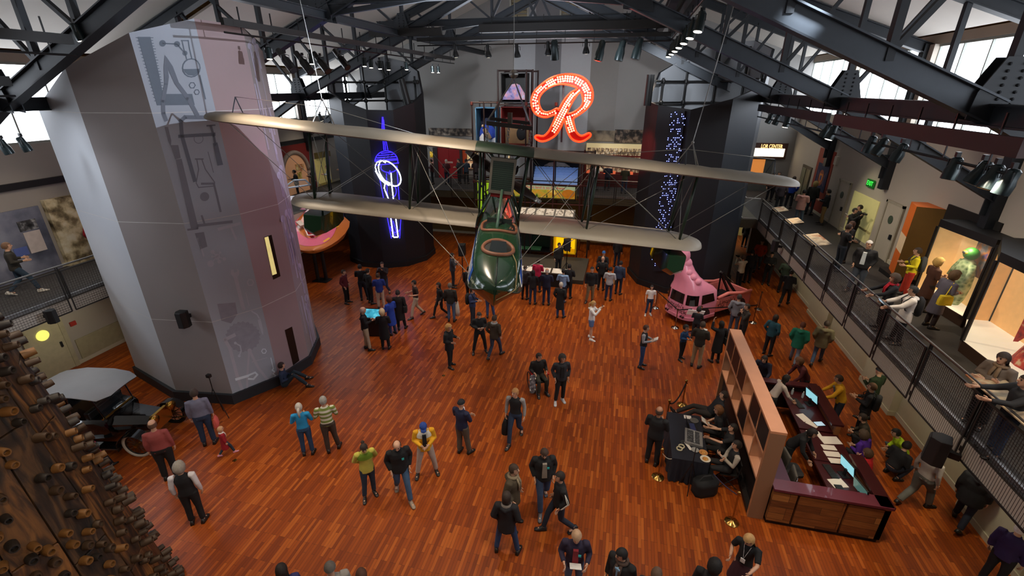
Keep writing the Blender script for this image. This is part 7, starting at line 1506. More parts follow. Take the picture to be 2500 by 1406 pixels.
def bagthing(rec, kind, col, label):
    mw, T = rec['mw'], rec['T']; m = fabric(col.replace('L', ''))
    def W(v): return mw @ v
    if kind == 'backpack':
        o = thing('backpack', label, 'backpack', W(T((0, .19, .26))), rec['rz']); MB().rings([[V((x*a, y*b, z)) for x, y in ((-1, -.5), (-.6, -1), (.6, -1), (1, -.5), (1, .5), (.6, 1), (-.6, 1), (-1, .5))] for z, a, b in ((-.24, .12, .05), (-.18, .16, .08), (.05, .16, .085), (.2, .13, .07), (.25, .06, .03))]).build('body', m, o, smooth=True)
        for s in (-1, 1): q = MX.Rotation(-rec['rz'], 4, 'Z'); pts = [W(T((s*.1, .13, .44))), W(T((s*.11, -.03, .53))), W(T((s*.12, -.155, .36))), W(T((s*.15, -.08, .14))), W(T((s*.12, .13, .08)))]; MB().tube([q @ (p-o.location) for p in pts], [(.022, .01)]*5, 6).build('strap', m, o, smooth=True)
    elif kind in ('handbag', 'tote', 'case'):
        c = rec['hand'][-1 if 'L' not in col else 1]; hgt, wd, dp = (.3, .3, .12) if kind != 'case' else (.5, .36, .18)
        o = thing({'case': 'holdall', 'tote': 'carrier_bag'}.get(kind, 'handbag'), label, 'bag', (c.x, c.y, max(c.z-.08-hgt, rec['p'].z+.02)), rec['rz']+PI/2); MB().rings([[V((x*wd/2*a, y*dp/2*b, z)) for x, y in ((-1, -.6), (-.8, -1), (.8, -1), (1, -.6), (1, .6), (.8, 1), (-.8, 1), (-1, .6))] for z, a, b in ((0, .9, .9), (.05, 1, 1), (hgt*.7, .95, .9), (hgt, .8, .4))]).build('body', m, o, smooth=2); MB().tube([(-.08, 0, hgt-.01), (-.05, 0, hgt+.08), (.05, 0, hgt+.08), (.08, 0, hgt-.01)], .01, 6).build('handle', m, o)
    elif kind == 'shoulder':
        c = W(T((-.24, .06, .02))); o = thing('shoulder_bag', label, 'bag', c, rec['rz']); MB().rings([[V((x*.07, y*.17*a, z)) for x, y in ((-1, -.8), (-.6, -1), (.6, -1), (1, -.8), (1, .8), (.6, 1), (-.6, 1), (-1, .8))] for z, a in ((-.14, 1), (0, 1), (.12, .85))]).build('body', m, o, smooth=2); q = MX.Rotation(-rec['rz'], 4, 'Z'); MB().tube([q @ (W(p)-c) for p in (T((-.24, .12, .1)), T((-.17, .06, .5)), T((-.22, -.04, .1)))], .012, 6).build('strap', m, o)
    elif kind in ('paper', 'book'):
        c = rec['mid']; o = MB().box((0, 0, 0), (.22, .3, .008 if kind == 'paper' else .03), m=MX.Rotation(R(-35), 4, 'X')).build('leaflet' if kind == 'paper' else 'booklet', m); o.location = c+V((0, 0, .035)); o.rotation_euler = (0, 0, rec['rz']); tag(o, label, 'paper')
    elif kind in ('camera', 'phone'):
        c = rec['mid']; o = thing(kind, label, kind, c+V((0, 0, .02)), rec['rz'])
        if kind == 'camera': MB().box((0, 0, 0), (.14, .07, .1)).build('camera_body', black, o); MB().tube([(0, -.03, 0), (0, -.14, 0)], .04, 12).build('lens', black, o)
        else: MB().box((0, 0, 0), (.07, .012, .14)).build('case', black, o); MB().box((0, .008, 0), (.06, .004, .12)).build('screen', mat('#8aa4b4', .2, emit=.4), o)
    elif kind == 'cloth':
        c = rec['hand'][-1]; o = MB().tube([V((0, 0, .1)), V((.02, 0, -.1)), V((0, .02, -.4)), V((.01, 0, -.62))], [(.05, .03), (.1, .05), (.11, .06), (.09, .05)], 10).build('folded_coat', m, smooth=True); o.location = c; o.rotation_euler = (0, 0, rec['rz']); tag(o, label, 'coat')
    return o
ITEMS = []
def PP(x, y, f, h, legs, arms, top, bot, hair, label, z=0., head=None, item=None, byhead=False, at=None, **k):
    p = V(at) if at else (atz(x, y, z+h*.93) if byhead else atz(x, y, z)); p.z = z if not at else at[2]; top = tuple(top.split()); bot = tuple(bot.split()); hair = tuple(hair.split())
    rec = person(p, f, h, legs, arms, top, bot, hair, label, head=head or (0, 0), dist=(p-_C).length, **k)
    if item:
        for it in (item if isinstance(item, list) else [item]): ITEMS.append((rec,)+it)
    return rec
J, D, G, N_ = '#223248', '#14151a', '#3a3d42', '#0f0f11'
# ---- around the kiosk, left of the biplane bow
PP(849, 740, 60, 1.66, 'stand', 'pocket', 'jacket #5a1420', 'trousers #0f0f11', 'short #3a2a1e', 'person in maroon jacket and black trousers standing alone left of the kiosk group')
PP(889, 732, 165, 1.78, 'ease', 'crossed', 'shirt #101114', 'jeans #1d2433', 'short #1a1512', 'person in black top and dark jeans, back turned, behind the maroon jacket')
PP(907, 741, 120, 1.72, 'stand', 'pocket', 'jacket #15161a', 'trousers #17181c', 'short #241b15', 'person in black jacket squeezed left of the royal blue top with pale trousers')
PP(932, 753, 175, 1.70, 'stand', 'front', 'jacket #1b2f7a', 'trousers #b9aa94', 'short #3d2a1c', 'person in royal blue top and pale trousers facing away behind the kiosk')
PP(942, 722, -20, 1.75, 'walk', 'photo', 'jacket #221a1c', 'jeans #2a3a5a', 'short #2b1f18', 'person taking a photo behind the royal blue top', item=('camera', '#111111', 'black camera raised by the person behind the kiosk group'))
PP(898, 852, 95, 1.78, 'ease', 'front', 'jacket #101014', 'trousers #a99a80', 'fringe #b9b0a4', 'bald person in black jacket and khaki trousers at the left side of the kiosk')
PP(943, 851, 170, 1.66, 'stand', 'front', 'coat #0e0e10', 'trousers #121214', 'curly #c9b58a', 'blond person in long black coat at the near side of the kiosk')
PP(960, 816, -140, 1.68, 'stand', 'front', 'coat #20409a', 'jeans #26365a', 'curly #5a2c1c', 'person in long royal blue coat with red-brown hair beside the kiosk')
PP(980, 803, 170, 1.76, 'ease', 'down', 'coat #17130f', 'trousers #121110', 'short #221a15', 'person in long dark coat with shoulder bag right of the blue coat', item=('shoulder', '#15130f', 'dark shoulder bag on the long dark coat by the kiosk'))
PP(1019, 773, -75, 1.74, 'walk2', 'bent', 'shirt #2b1a14', 'trousers #b5a68c', 'short #1a1512', 'person in brown T-shirt and pale trousers walking left past the kiosk', extra=('short',))
PP(1077, 775, -70, 1.66, 'walk', 'pocket', 'jacket #121216', 'leggings #121216', 'long #17110d', 'person in black with long dark hair walking left of the person with a pale coat')
PP(1103, 784, 165, 1.76, 'stand', 'down', 'jacket #221f1e', 'jeans #4a6488', 'short #5a534c', 'person in dark jacket and blue jeans carrying a pale coat', item=('cloth', '#c9c4b8', 'pale coat draped over the arm of the person in blue jeans'))
PP(1107, 701, 95, 1.8, 'stand', 'crossed', 'jacket #2b2d33', 'trousers #1c1e24', 'short #1b1613', 'person in grey suit standing beside the tripod loudspeaker', extra=('front:#d9d9d9',))
PP(1155, 792, 70, 1.7, 'stand', 'front', 'jacket #232f52', 'jeans #1d2430', 'short #241a14', 'person in navy jacket with a black backpack below the biplane bow', item=[('backpack', '#131316', 'black backpack on the navy jacket below the bow'), ('phone', '#111111', 'phone held by the person in the navy jacket')])
PP(1172, 860, 10, 1.74, 'wide', 'front', 'jacket #101013', 'trousers #141416', 'short #2a2018', 'person in black holding a white leaflet and camera', head=(0, 18), item=('paper', '#e3e0da', 'white leaflet held by the person in black below the bow'))
PP(1208, 873, 150, 1.76, 'walk', 'pocket', 'hoodie #3a3226', 'jeans #2a3346', 'short #3b2c1e', 'person in olive jacket with pale hood and jeans, turned away below the bow', extra=('scarf:#9a9a98',))
PP(1100, 893, 60, 1.68, 'ease', 'bent', 'parka #141416', 'trousers #101012', 'curly #b98a4e', 'blond person in black jacket standing alone below left of the bow')
PP(1196, 775, 165, 1.78, 'ease', 'down', 'jacket #1a1c22', 'jeans #2b3f66', 'short #2a1f17', 'person hidden behind the biplane bow with blue jeans showing beneath it')
PP(1147, 736, 150, 1.74, 'stand', 'down', 'jacket #141417', 'trousers #131316', 'short #1d1612', 'dark-clad person half hidden at the left side of the biplane bow')
PP(0, 0, 75, 1.74, 'floor', 'front', 'shirt #1b2c44', 'jeans #1f3038', 'short #2b1d16', 'person in blue shirt sitting on the floor against the grey tower', at=tuple(atz(697, 945)), head=(20, 0))
# ---- at the scaffold platform
PP(1281, 730, 160, 1.7, 'stand', 'front', 'jacket #37333a', 'trousers #221f24', 'short #4a3c30', 'person in grey jacket at the left end of the reading table')
PP(1300, 742, 175, 1.66, 'stand', 'front', 'jacket #121216', 'jeans #22304c', 'long #15100d', 'person in black jacket and jeans with long dark hair at the reading table')
PP(1312, 712, 165, 1.68, 'stand', 'front', 'jacket #c01c48', 'trousers #191a20', 'short #2a1c14', 'person in bright pink jacket reading a leaflet at the reading table', item=('paper', '#e6e2da', 'white leaflet held by the pink jacket'))
PP(1333, 744, 178, 1.78, 'stand', 'front', 'jacket #151a33', 'jeans #1b2745', 'fringe #c9c4bb', 'white-haired person in navy jacket, back turned at the reading table')
PP(1372, 738, 170, 1.66, 'stand', 'bent', 'hoodie #7f9cc0', 'jeans #1c2234', 'short #19130f', 'person in pale blue hooded top at the right end of the reading table')
PP(1386, 728, 170, 1.72, 'stand', 'front', 'jacket #15151a', 'trousers #16161a', 'short #17120e', 'person in black right of the pale blue hooded top')
PP(1366, 775, 160, 1.66, 'ease', 'pocket', 'coat #101012', 'jeans #2a4270', 'short #b0a598', 'grey-haired person in black coat and blue jeans behind the pale blue hooded top')
PP(1362, 668, 30, 1.7, 'stand', 'down', 'jacket #1a1714', 'trousers #15151a', 'short #1a1410', 'dark-clad person carrying a child on the platform beside the loudspeaker', z=.22)
PP(1440, 737, 0, 1.76, 'ease', 'down', 'jacket #131418', 'trousers #7a6a4e', 'short #15110e', 'person in black jacket and khaki trousers walking towards the camera right of the reading table')
PP(1468, 690, 170, 1.7, 'stand', 'pocket', 'jacket #15171c', 'trousers #14151a', 'beanie #1f5a9a', 'person in a bright blue hat behind the bald person')
PP(1466, 708, 175, 1.74, 'stand', 'pocket', 'jacket #111114', 'trousers #121317', 'bald #000000', 'bald person in black, back turned in front of the blue hat')
PP(1484, 733, 170, 1.66, 'stand', 'bent', 'hoodie #a9adb2', 'jeans #1f2e4c', 'short #15100d', 'person in pale grey hooded top and dark jeans, back turned')
PP(1508, 718, 160, 1.7, 'stand', 'down+down', 'jacket #2a3a55', 'jeans #1a2130', 'short #1b1511', 'person in denim jacket carrying a tan bag', item=('tote', 'L#b98a5a', 'tan paper bag in the hand of the person in denim'))
PP(1504, 652, 150, 1.76, 'stand', 'down', 'jacket #121114', 'jeans #1a2436', 'cap #101012 #15110e', 'person in black with a black hat near the right dark tower')
PP(1441, 826, 80, 1.66, 'ease', 'photo', 'hoodie #d5d2cf', 'shorts #5a7098 #d9d6d0', 'pony #a9844e', 'person in white hooded top and shorts taking a photo in the open floor', item=('phone', '#111111', 'phone raised by the person in white'))
PP(1583, 768, 10, 1.42, 'ease', 'down', 'shirt #d0cac4', 'leggings #1d2a44 #b9b4ad', 'long #17110d', 'girl in white shirt and dark jeans beside the pink truck', extra=('short',), kid=False)
PP(1564, 895, 85, 1.68, 'stand', 'front', 'vest #141418 #8f8d90', 'jeans #2a4266', 'short #4a2c1c', 'person in black vest with grey sleeves holding an open booklet', item=('book', '#dcd8d2', 'white open booklet held by the person in the black vest'))
# ---- by the truck and the divider
PP(1661, 876, 60, 1.38, 'ease', 'front', 'shirt #1c3f66', 'trousers #15161b', 'short #1c1510', 'child in blue and black top beside the olive coat', kid=True)
PP(1697, 895, 170, 1.8, 'stand', 'front', 'jacket #28231a', 'trousers #9a8562', 'short #3a2c20', 'person in dark olive coat and tan trousers, back turned near the divider', item=('paper', '#e0dcd4', 'white paper held by the dark olive coat'))
PP(1744, 884, -150, 1.66, 'stand', 'bent+up', 'coat #101012', 'leggings #121214', 'long #14100d', 'person in black coat with long hair raising a hand near the divider', item=('shoulder', '#1a1814', 'black shoulder bag on the person raising a hand'))
PP(1694, 826, 175, 1.34, 'stand', 'front', 'shirt #131317', 'trousers #15151a', 'short #120e0b', 'child in black reading the text panel before the truck', kid=True)
PP(1786, 816, 175, 1.76, 'stand', 'pocket', 'hoodie #6f7076', 'jeans #3a4254', 'short #2a2019', 'person in grey hooded vest standing behind the divider top end')
PP(1806, 838, -60, 1.7, 'stand', 'chin', 'jacket #2a2420', 'trousers #17171b', 'short #2a1d14', 'person in brown jacket hand on chin behind the divider top end')
PP(1800, 703, -140, 1.72, 'ease', 'photo', 'jacket #bdb49c', 'trousers #17171b', 'short #4a3626', 'person in cream jacket photographing the pink truck bed', item=('camera', '#111111', 'long-lensed camera over the pink truck bed'))
PP(1822, 690, -150, 1.76, 'stand', 'pocket', 'jacket #15151a', 'trousers #141418', 'short #1a1411', 'person in black behind the cream jacket')
PP(1846, 660, 0, 1.76, 'walk', 'pocket', 'jacket #c0481a', 'jeans #4a5a66', 'short #5a4636', 'person in orange jacket walking towards the camera by the right wall')
PP(1868, 694, 10, 1.72, 'stand', 'front', 'jacket #121214', 'trousers #131316', 'short #1a1512', 'person in black holding a camera below the right railing', item=('camera', '#111111', 'camera at the chest of the person below the right railing'))
PP(1815, 603, 160, 1.6, 'stand', 'down', 'jacket #18161a', 'trousers #151518', 'short #15110d', 'dark figure in the lit doorway at the far right, shorter of the two')
PP(1834, 600, 150, 1.74, 'stand', 'down', 'jacket #1a181b', 'trousers #141417', 'short #15110d', 'dark figure in the lit doorway at the far right, taller of the two')
PP(1912, 745, 170, 1.74, 'walk', 'front', 'jacket #101113', 'trousers #111214', 'short #231b15', 'person in black walking away below the right railing')
PP(1906, 715, 175, 1.78, 'stand', 'pocket', 'jacket #1c2a1e', 'trousers #141518', 'short #1d1713', 'person in dark green jacket beyond the walker in black')
PP(1871, 866, 155, 1.66, 'stand', 'pocket', 'jacket #1c4a58', 'trousers #16181d', 'long #2a1d15', 'person in teal jacket and black trousers walking behind the desk')
PP(1934, 888, 175, 1.7, 'walk2', 'pocket', 'parka #0f6a52', 'jeans #6a7280', 'short #5a2f1c', 'person in bright green coat walking away behind the desk')
PP(1990, 888, 178, 1.76, 'walk', 'pocket', 'parka #6a6046', 'jeans #3a4c66', 'short #3a2d22', 'person in olive hooded jacket walking away beside the green coat')
# ---- at the desk
PP(1915, 985, 120, 1.66, 'stand', 'lean', 'shirt #b9aca0', 'trousers #121214', 'long #19120e', 'clerk in white blouse reaching over the far end of the desk', at=(5.05, 13.3, 0), bend=22)
PP(1990, 1090, 80, 1.7, 'ease', 'lean', 'jacket #0d0d10', 'trousers #0e0e10', 'long #15100d', 'black-clad clerk bending over the leaflets on the desk', at=(4.95, 11.1, 0), bend=32)
PP(0, 0, -10, 1.64, 'stand', 'lean', 'jacket #16182c', 'trousers #14151a', 'long #21160f', 'person in navy with long hair leaning on the far counter', at=(5.1, 14.7, 0), bend=25)
PP(0, 0, -60, 1.66, 'stand', 'lean', 'jacket #4a1418', 'trousers #1a1a1e', 'curly #5a3a22', 'person in maroon leaning on the far right corner of the counter', at=(6.35, 14.6, 0), bend=30)
PP(0, 0, -75, 1.74, 'stand', 'lean', 'jacket #d39a14', 'jeans #2a303c', 'short #3a2a1c', 'person in yellow jacket leaning on the counter', at=(6.98, 13.5, 0), bend=18, extra=('front:#55565a',))
PP(0, 0, -90, 1.76, 'stand', 'front', 'jacket #14151a', 'trousers #15161a', 'short #5a3d24', 'person in black with straps behind the yellow jacket', at=(7.5, 13.2, 0), item=('backpack', '#1c1c1e', 'dark backpack on the person behind the yellow jacket'))
PP(0, 0, -120, 1.8, 'stand', 'front', 'jacket #1e3014', 'trousers #1a1c20', 'beanie #16181c', 'person in dark green jacket and dark knitted hat by the right wall', at=(8.05, 14.1, 0))
PP(0, 0, -80, 1.7, 'squat', 'front', 'jacket #2c2517', 'trousers #1c1c1e', 'short #2a1d13', 'person in dark brown jacket crouching below the right railing', at=(7.45, 12.6, 0), bend=20)
PP(0, 0, -60, 1.72, 'squat', 'front', 'jacket #a9c81a', 'trousers #3a4044', 'short #1d1712', 'person in lime yellow jacket crouching under the right railing', at=(8.2, 12.2, 0), bend=30)
PP(0, 0, -110, 1.66, 'squat', 'front', 'jacket #4a1f8a', 'trousers #1a1b20', 'curly #4a3a2a', 'person in purple jacket crouching beside the counter', at=(7.05, 11.75, 0), bend=15)
PP(0, 0, -100, 1.5, 'squat', 'chin', 'jacket #b8141c', 'trousers #1c1c22', 'curly #4a3420', 'person in red jacket crouching beside the counter, nearest of the crouching group', at=(6.9, 11.15, 0), bend=12)
PP(0, 0, 150, 1.72, 'squat', 'front', 'jacket #17181c', 'jeans #1b2130', 'short #19130f', 'person in black crouching between the purple and lime jackets', at=(7.65, 11.55, 0), bend=15)
PP(2226, 1235, 150, 1.78, 'walk', 'down', 'shirt #a39a92', 'loose #5a5a54', 'short #4a3a2c', 'person in pale grey sweater walking away beneath the hanging loudspeaker', heavy=1.05)
PP(2335, 1282, 175, 1.76, 'walk2', 'down', 'parka #111115', 'jeans #171c2c', 'beanie #d5d0d2', 'person in black coat with a white knitted cap below the right railing', heavy=1.15)
PP(2487, 1300, 170, 1.68, 'stand', 'down', 'jacket #2a1a4a', 'trousers #15161c', 'short #d9d4cf', 'white-haired person in purple at the lower right corner', byhead=True)
# ---- sound table crew
PP(1590, 1130, 170, 1.8, 'stand', 'front', 'jacket #0f0f11', 'trousers #101012', 'fringe #4a3a30', 'bald person in black standing before the sound table, back turned', skin='m', heavy=1.1)
PP(0, 0, -80, 1.8, 'stretch', 'back', 'jacket #15161a', 'trousers #2b2622', 'short #2a2019', 'person reclining with legs stretched out beside the divider', at=(3.22, 12.62, 0), bend=-25)
PP(0, 0, -75, 1.7, 'crosssit', 'front', 'shirt #101114', 'trousers #16161a', 'curly #6a4424', 'seated person in black holding white papers by the sound table', at=(3.32, 11.78, 0), bend=8, extra=('short',), item=('paper', '#e2ded6', 'white papers on the lap of the seated person by the sound table'))
PP(0, 0, -80, 1.76, 'sit', 'reach', 'shirt #0f0f11', 'trousers #121214', 'short #17110d', 'seated sound operator in black behind the mixing desk', at=(3.36, 11.02, 0), bend=-8, extra=('short',), head=(10, -8))
PP(0, 0, -70, 1.78, 'sit', 'crossed', 'shirt #101012 #9a9184', 'trousers #151517', 'short #1a1410', 'seated person in black with folded bare arms at the near end of the sound table', at=(3.36, 10.32, 0), bend=-6)
# ---- middle and foreground
PP(754, 1108, 168, 1.66, 'stand', 'front', 'shirt #1f86b8', 'jeans #24405e', 'pony #b5ada2', 'person in bright blue shirt with grey ponytail, back turned')
PP(812, 1099, 172, 1.78, 'ease', 'front', 'shirt #c9c6b4/#6f7f3a', 'trousers #3d3128', 'short #8f8c86', 'person in green and white striped sweater beside the blue shirt', extra=('stripe',))
PP(906, 1208, 5, 1.66, 'ease', 'back', 'jacket #b9b04a', 'jeans #22303f', 'bun #2a1c14', 'person in yellow-green jacket standing hands behind back', head=(0, 25), extra=('yoke:#5f7a14',))
PP(985, 1212, 5, 1.8, 'walk2', 'pocket', 'jacket #0e0e10', 'jeans #3a5672 #8a7a68', 'fringe #4a352a', 'person in black jacket striding forward beside the yellow-green jacket', head=(-10, 25), heavy=1.1, extra=('badge:#2bb0b0',))
PP(1044, 1156, 0, 1.74, 'wide', 'front', 'jacket #d59a12', 'trousers #a8998c', 'cap #1f3f86 #5a4a3a', 'person in yellow and white jacket with blue cap looking at a phone', head=(0, 32), extra=('front:#101012', 'yoke:#c9c2b2'), item=('phone', '#111111', 'phone held by the person in the yellow jacket'))
PP(1131, 1104, 140, 1.74, 'ease', 'crossed', 'jacket #151a38', 'loose #4d4337', 'beanie #101014', 'person in navy coat and black knitted hat with a white coat over the arm', item=('cloth', '#cfc9d0', 'white coat hanging from the arm of the navy coat'))
PP(1258, 1074, -15, 1.78, 'walk', 'down', 'shirt #111113 #8e8c8a', 'jeans #1e2e46', 'short #a97a48', 'person in black T-shirt over grey sleeves carrying a black holdall', head=(-25, 0), item=('case', '#101012', 'black holdall in the hand of the person in the black T-shirt'))
PP(0, 0, 20, 1.74, 'sit', 'bent', 'jacket #191513', 'trousers #2c2a20', 'short #2b2018', 'person sitting in a wheelchair holding a skateboard', at=tuple(atz(1313, 945)), head=(30, 0))
PP(1367, 980, 15, 1.74, 'ease', 'pocket', 'jacket #26262a', 'trousers #131315 #b9b9b9', 'curly #2a1f17', 'person in dark checked jacket standing beside the wheelchair', head=(30, 0), extra=('front:#141416',))
PP(1324, 1232, 10, 1.8, 'walk', 'pocket', 'jacket #141416', 'jeans #2e3f5a #4a4a50', 'short #3a281c', 'bearded person in open dark jacket over a pale checked shirt', head=(-5, 22), extra=('beard', 'front:#8f8578', 'badge:#2bb0b0'), heavy=1.12)
PP(1362, 1296, -70, 1.76, 'walk', 'pocket', 'jacket #121214', 'jeans #1d2736 #1b1b1d', 'short #241a13', 'person in black track jacket with white sleeve stripes', extra=('sidestripe',))
PP(1252, 1282, 70, 1.8, 'stand', 'pocket', 'parka #453a28', 'jeans #222a38', 'short #3b2a1c', 'person in olive-brown parka with fur hood facing right', extra=('scarf:#8a7a60',))
PP(1237, 1345, 168, 1.68, 'wide', 'pocket', 'parka #131216', 'jeans #2a4266', 'long #2b1e15', 'person in black parka and blue jeans, back turned, in front of the olive parka', extra=('scarf:#6a6058',))
PP(1407, 1312, 5, 1.74, 'stand', 'bent', 'jacket #241c33', 'jeans #4a5a72', 'beanie #a9886a #5a4030', 'person in dark purple jacket and tan knitted hat at the bottom edge', byhead=True, head=(0, 8), extra=('front:#7a1620', 'badge:#2bb0b0'), item=('paper', '#d9d6cf', 'printed leaflet held by the person in the tan hat'))
PP(1521, 1358, -25, 1.76, 'stand', 'down', 'coat #121214', 'trousers #17171a', 'short #0f0d0d', 'black-haired person in black coat over pale blue shirt at the bottom edge', byhead=True, head=(-30, 10), extra=('front:#7fa3c0', 'scarf:#4a382e'), heavy=1.15)
PP(1832, 1318, -10, 1.68, 'ease', 'bent+reach', 'shirt #111113', 'skirt #3a1a24', 'long #b98f5a', 'person with long fair hair in black top and dark patterned skirt at the bottom right', byhead=True, head=(-15, 25), extra=('short', 'lanyard'))
PP(1742, 1392, 175, 1.76, 'stand', 'down', 'coat #161416', 'trousers #141416', 'curly #120d0b', 'person of whom only black hair shows at the bottom edge', byhead=True)
PP(1601, 1412, 175, 1.76, 'stand', 'down', 'jacket #1a1a1c', 'trousers #141416', 'short #5a4434', 'person of whom only short brown hair shows at the bottom edge', byhead=True)
PP(808, 1398, 178, 1.76, 'stand', 'down', 'parka #8f8a84', 'jeans #222a38', 'beanie #5a544e', 'person in grey hooded top and striped knitted hat at the bottom edge', byhead=True)
PP(689, 1402, 170, 1.72, 'stand', 'down', 'jacket #2a2a5a', 'jeans #222a38', 'long #1d130e', 'dark-haired person in navy and red at the bottom edge, leftmost', byhead=True)
PP(884, 1414, 178, 1.76, 'stand', 'down', 'jacket #141416', 'trousers #141416', 'short #4a2c1c', 'person of whom only reddish-brown hair shows at the bottom edge', byhead=True)
PP(513, 1083, 165, 1.82, 'stand', 'down', 'shirt #6a6a7e', 'jeans #1f2f48', 'short #3a2f28', 'person in grey-blue shirt and jeans, back turned beside the car', heavy=1.2, item=('tote', '#c9584e', 'red and white bag in the hand of the grey-blue shirt'))
PP(556, 1110, 100, .92, 'walk', 'down', 'coat #8f0f1e', 'jeans #1f3040 #d08a9a', 'short #b98f68', 'toddler in red coat with white collar walking right', kid=True, extra=('scarf:#d5ccc4',))
PP(420, 1166, 160, 1.8, 'stand', 'down', 'shirt #8a3f3c', 'trousers #101012', 'fringe #5a4030', 'balding person in brick red shirt and black trousers watching the car', heavy=1.25)
PP(485, 1274, 155, 1.74, 'stand', 'down', 'vest #101014 #c9c4c6', 'trousers #0f0f12', 'curly #8d867c', 'grey-haired person in black vest over white sleeves, arms behind back', skin='l')
PP(252, 1150, 120, 1.2, 'walk', 'down', 'jacket #b3204a', 'trousers #1c1c22', 'short #120d0b', 'child in bright pink jacket half hidden by the timber column', kid=True)
# ---- left gallery
Z = ZM
PP(66, 718, 90, 1.8, 'walk', 'bent', 'jacket #2b261d', 'jeans #2a3c4c #c9c2b4', 'short #6a4c34', 'person in dark olive jacket and jeans walking right along the left gallery', z=Z)
PP(0, 0, 170, 1.7, 'stand', 'pocket', 'jacket #9a1420', 'trousers #17171b', 'short #2a1f18', 'person in red coat by the picture panel on the left gallery', z=Z, at=(-19.4, 12.9, Z))
PP(0, 0, 150, 1.74, 'stand', 'pocket', 'coat #121214', 'trousers #141416', 'short #1d1612', 'person in long black coat beside the red coat on the left gallery', z=Z, at=(-18.8, 13.6, Z))
PP(0, 0, 160, 1.72, 'stand', 'down', 'shirt #c4aaa2', 'trousers #5a5a58', 'short #3a2d24', 'person in pale pink top and grey trousers on the left gallery', z=Z, at=(-18.2, 13.3, Z))
PP(712, 600, 150, 1.7, 'stand', 'down', 'jacket #17181c', 'leggings #1d1d20', 'short #2a1f18', 'person in black with a yellow collar on the left gallery beside the grey tower', z=Z, extra=('scarf:#c9a22a',), at=(-18.6, 21.6, Z))
for (x, y, c, hr, ff, lb) in ((-19.3, 24.6, '#171513', 'short #1d1612', -90, 'dark-clad person standing before the arched alcove'), (-18.9, 25.7, '#2a1614', 'long #241812', -120, 'person in dark red-brown to the right of the alcove viewer'), (-18.4, 26.6, '#9a9c98', 'short #7a3a2a', -100, 'person in pale grey at the right end of the arched alcove'), (-18.6, 28.6, '#15161a', 'beanie #c9b894', -60, 'person in dark top and cream hat by the yellow panel'), (-17.8, 29.6, '#3a2f2a', 'short #2a1f18', 0, 'person in brown near the far left gallery corner'), (-16.6, 31.0, '#2a1815', 'long #1a1210', 30, 'person in dark red holding a bag at the far left gallery corner')):
    PP(0, 0, ff, 1.7, 'stand', 'front', 'jacket '+c, 'trousers #15151a', hr, lb, z=Z, at=(x, y, Z))
# ---- far gallery
for (x, y, f, c, b_, hr, lb) in ((1092, 440, 150, '#4a1418', '#1a2438', 'short #b0a598', 'grey-haired person in dark red at the far railing before the red doors'), (1122, 430, -60, '#15171a', '#15161a', 'short #2a2420', 'person in black leaning right of the dark red jacket'), (1139, 432, 160, '#1c2a3a', '#15161a', 'short #1a1410', 'person in navy before the cream picture panels'), (1162, 432, 170, '#2a1d22', '#15161a', 'long #1a1210', 'person in plum before the cream picture panels'), (1057, 440, -100, '#3a1216', '#17181c', 'short #1a1410', 'person in maroon at the far left of the far railing'), (1450, 452, 150, '#c9c6c2', '#17181c', 'short #2a1f18', 'person in white top at the red display wall'), (1481, 452, 170, '#171a2a', '#1a1a1e', 'short #2a1f18', 'person in black with a white sleeve stripe at the red display wall'), (1522, 462, 178, '#34341f', '#25354f', 'short #3a2a1e', 'person in olive top and jeans at the red display wall, rightmost')):
    p = atz(x, y+10, Z); q = V((p.x, min(p.y, 31.6), Z)); d = (p-_C).to_2d().normalized(); L = min((p-_C).to_2d().length, 31.3/max(.3, d.y)); q = V((d.x*L, d.y*L, Z))
    PP(0, 0, f, 1.72, 'stand', 'front', 'jacket '+c, 'jeans '+b_, hr, lb, z=Z, at=tuple(q))
# ---- right gallery
PP(1897, 516, 170, 1.72, 'stand', 'pocket', 'jacket #4a4042', 'trousers #2a2a2c', 'short #cfcac2', 'white-haired person in grey-brown jacket at the far right gallery', z=Z)
PP(1922, 508, 175, 1.78, 'stand', 'pocket', 'jacket #1b3f9a', 'trousers #1c1e26', 'short #3a2c20', 'person in bright blue jacket at the far right gallery', z=Z)
PP(1945, 545, 165, 1.7, 'ease', 'front', 'parka #d09a8a', 'jeans #5a6a7a', 'short #1d1510', 'person in pale pink coat on the right gallery', z=Z)
PP(1972, 524, 160, 1.76, 'stand', 'down', 'jacket #25261f', 'jeans #2a3038', 'curly #a08850', 'fair-haired person in dark jacket before the red wall panel', z=Z)
for i, (x, y, c, lb) in enumerate(((1875, 492, '#3a2a24', 'dark-clad visitor at the far corner beyond the glass guard, left'), (1888, 488, '#1f2226', 'dark-clad visitor at the far corner beyond the glass guard, right'))): PP(x, y, 20, 1.7, 'stand', 'down', 'jacket '+c, 'trousers #17171b', 'short #2a1f18', lb, z=Z)
PP(2003, 548, -100, 1.76, 'ease', 'front', 'jacket #15171c', 'trousers #8a6f46', 'short #1a1511', 'person in black jacket and tan trousers leaning on the wall by the banner', z=Z)
PP(2076, 591, -70, 1.66, 'stand', 'front', 'jacket #151515', 'trousers #18181a', 'short #1d1510', 'person in black holding a white leaflet by the yellow alcove', z=Z, item=('paper', '#e2ded8', 'white leaflet held by the yellow alcove'))
PP(2062, 596, 60, 1.6, 'stand', 'photo', 'jacket #141416', 'trousers #17171a', 'short #1a1411', 'person with a camera beside the leaflet holder in the yellow alcove', z=Z, item=('camera', '#111111', 'camera by the yellow alcove'))
PP(2040, 660, 120, 1.78, 'stand', 'crossed', 'shirt #17181a', 'jeans #2a323c', 'short #3a281c', 'person in dark T-shirt hugging another on the right gallery', z=Z, extra=('short',))
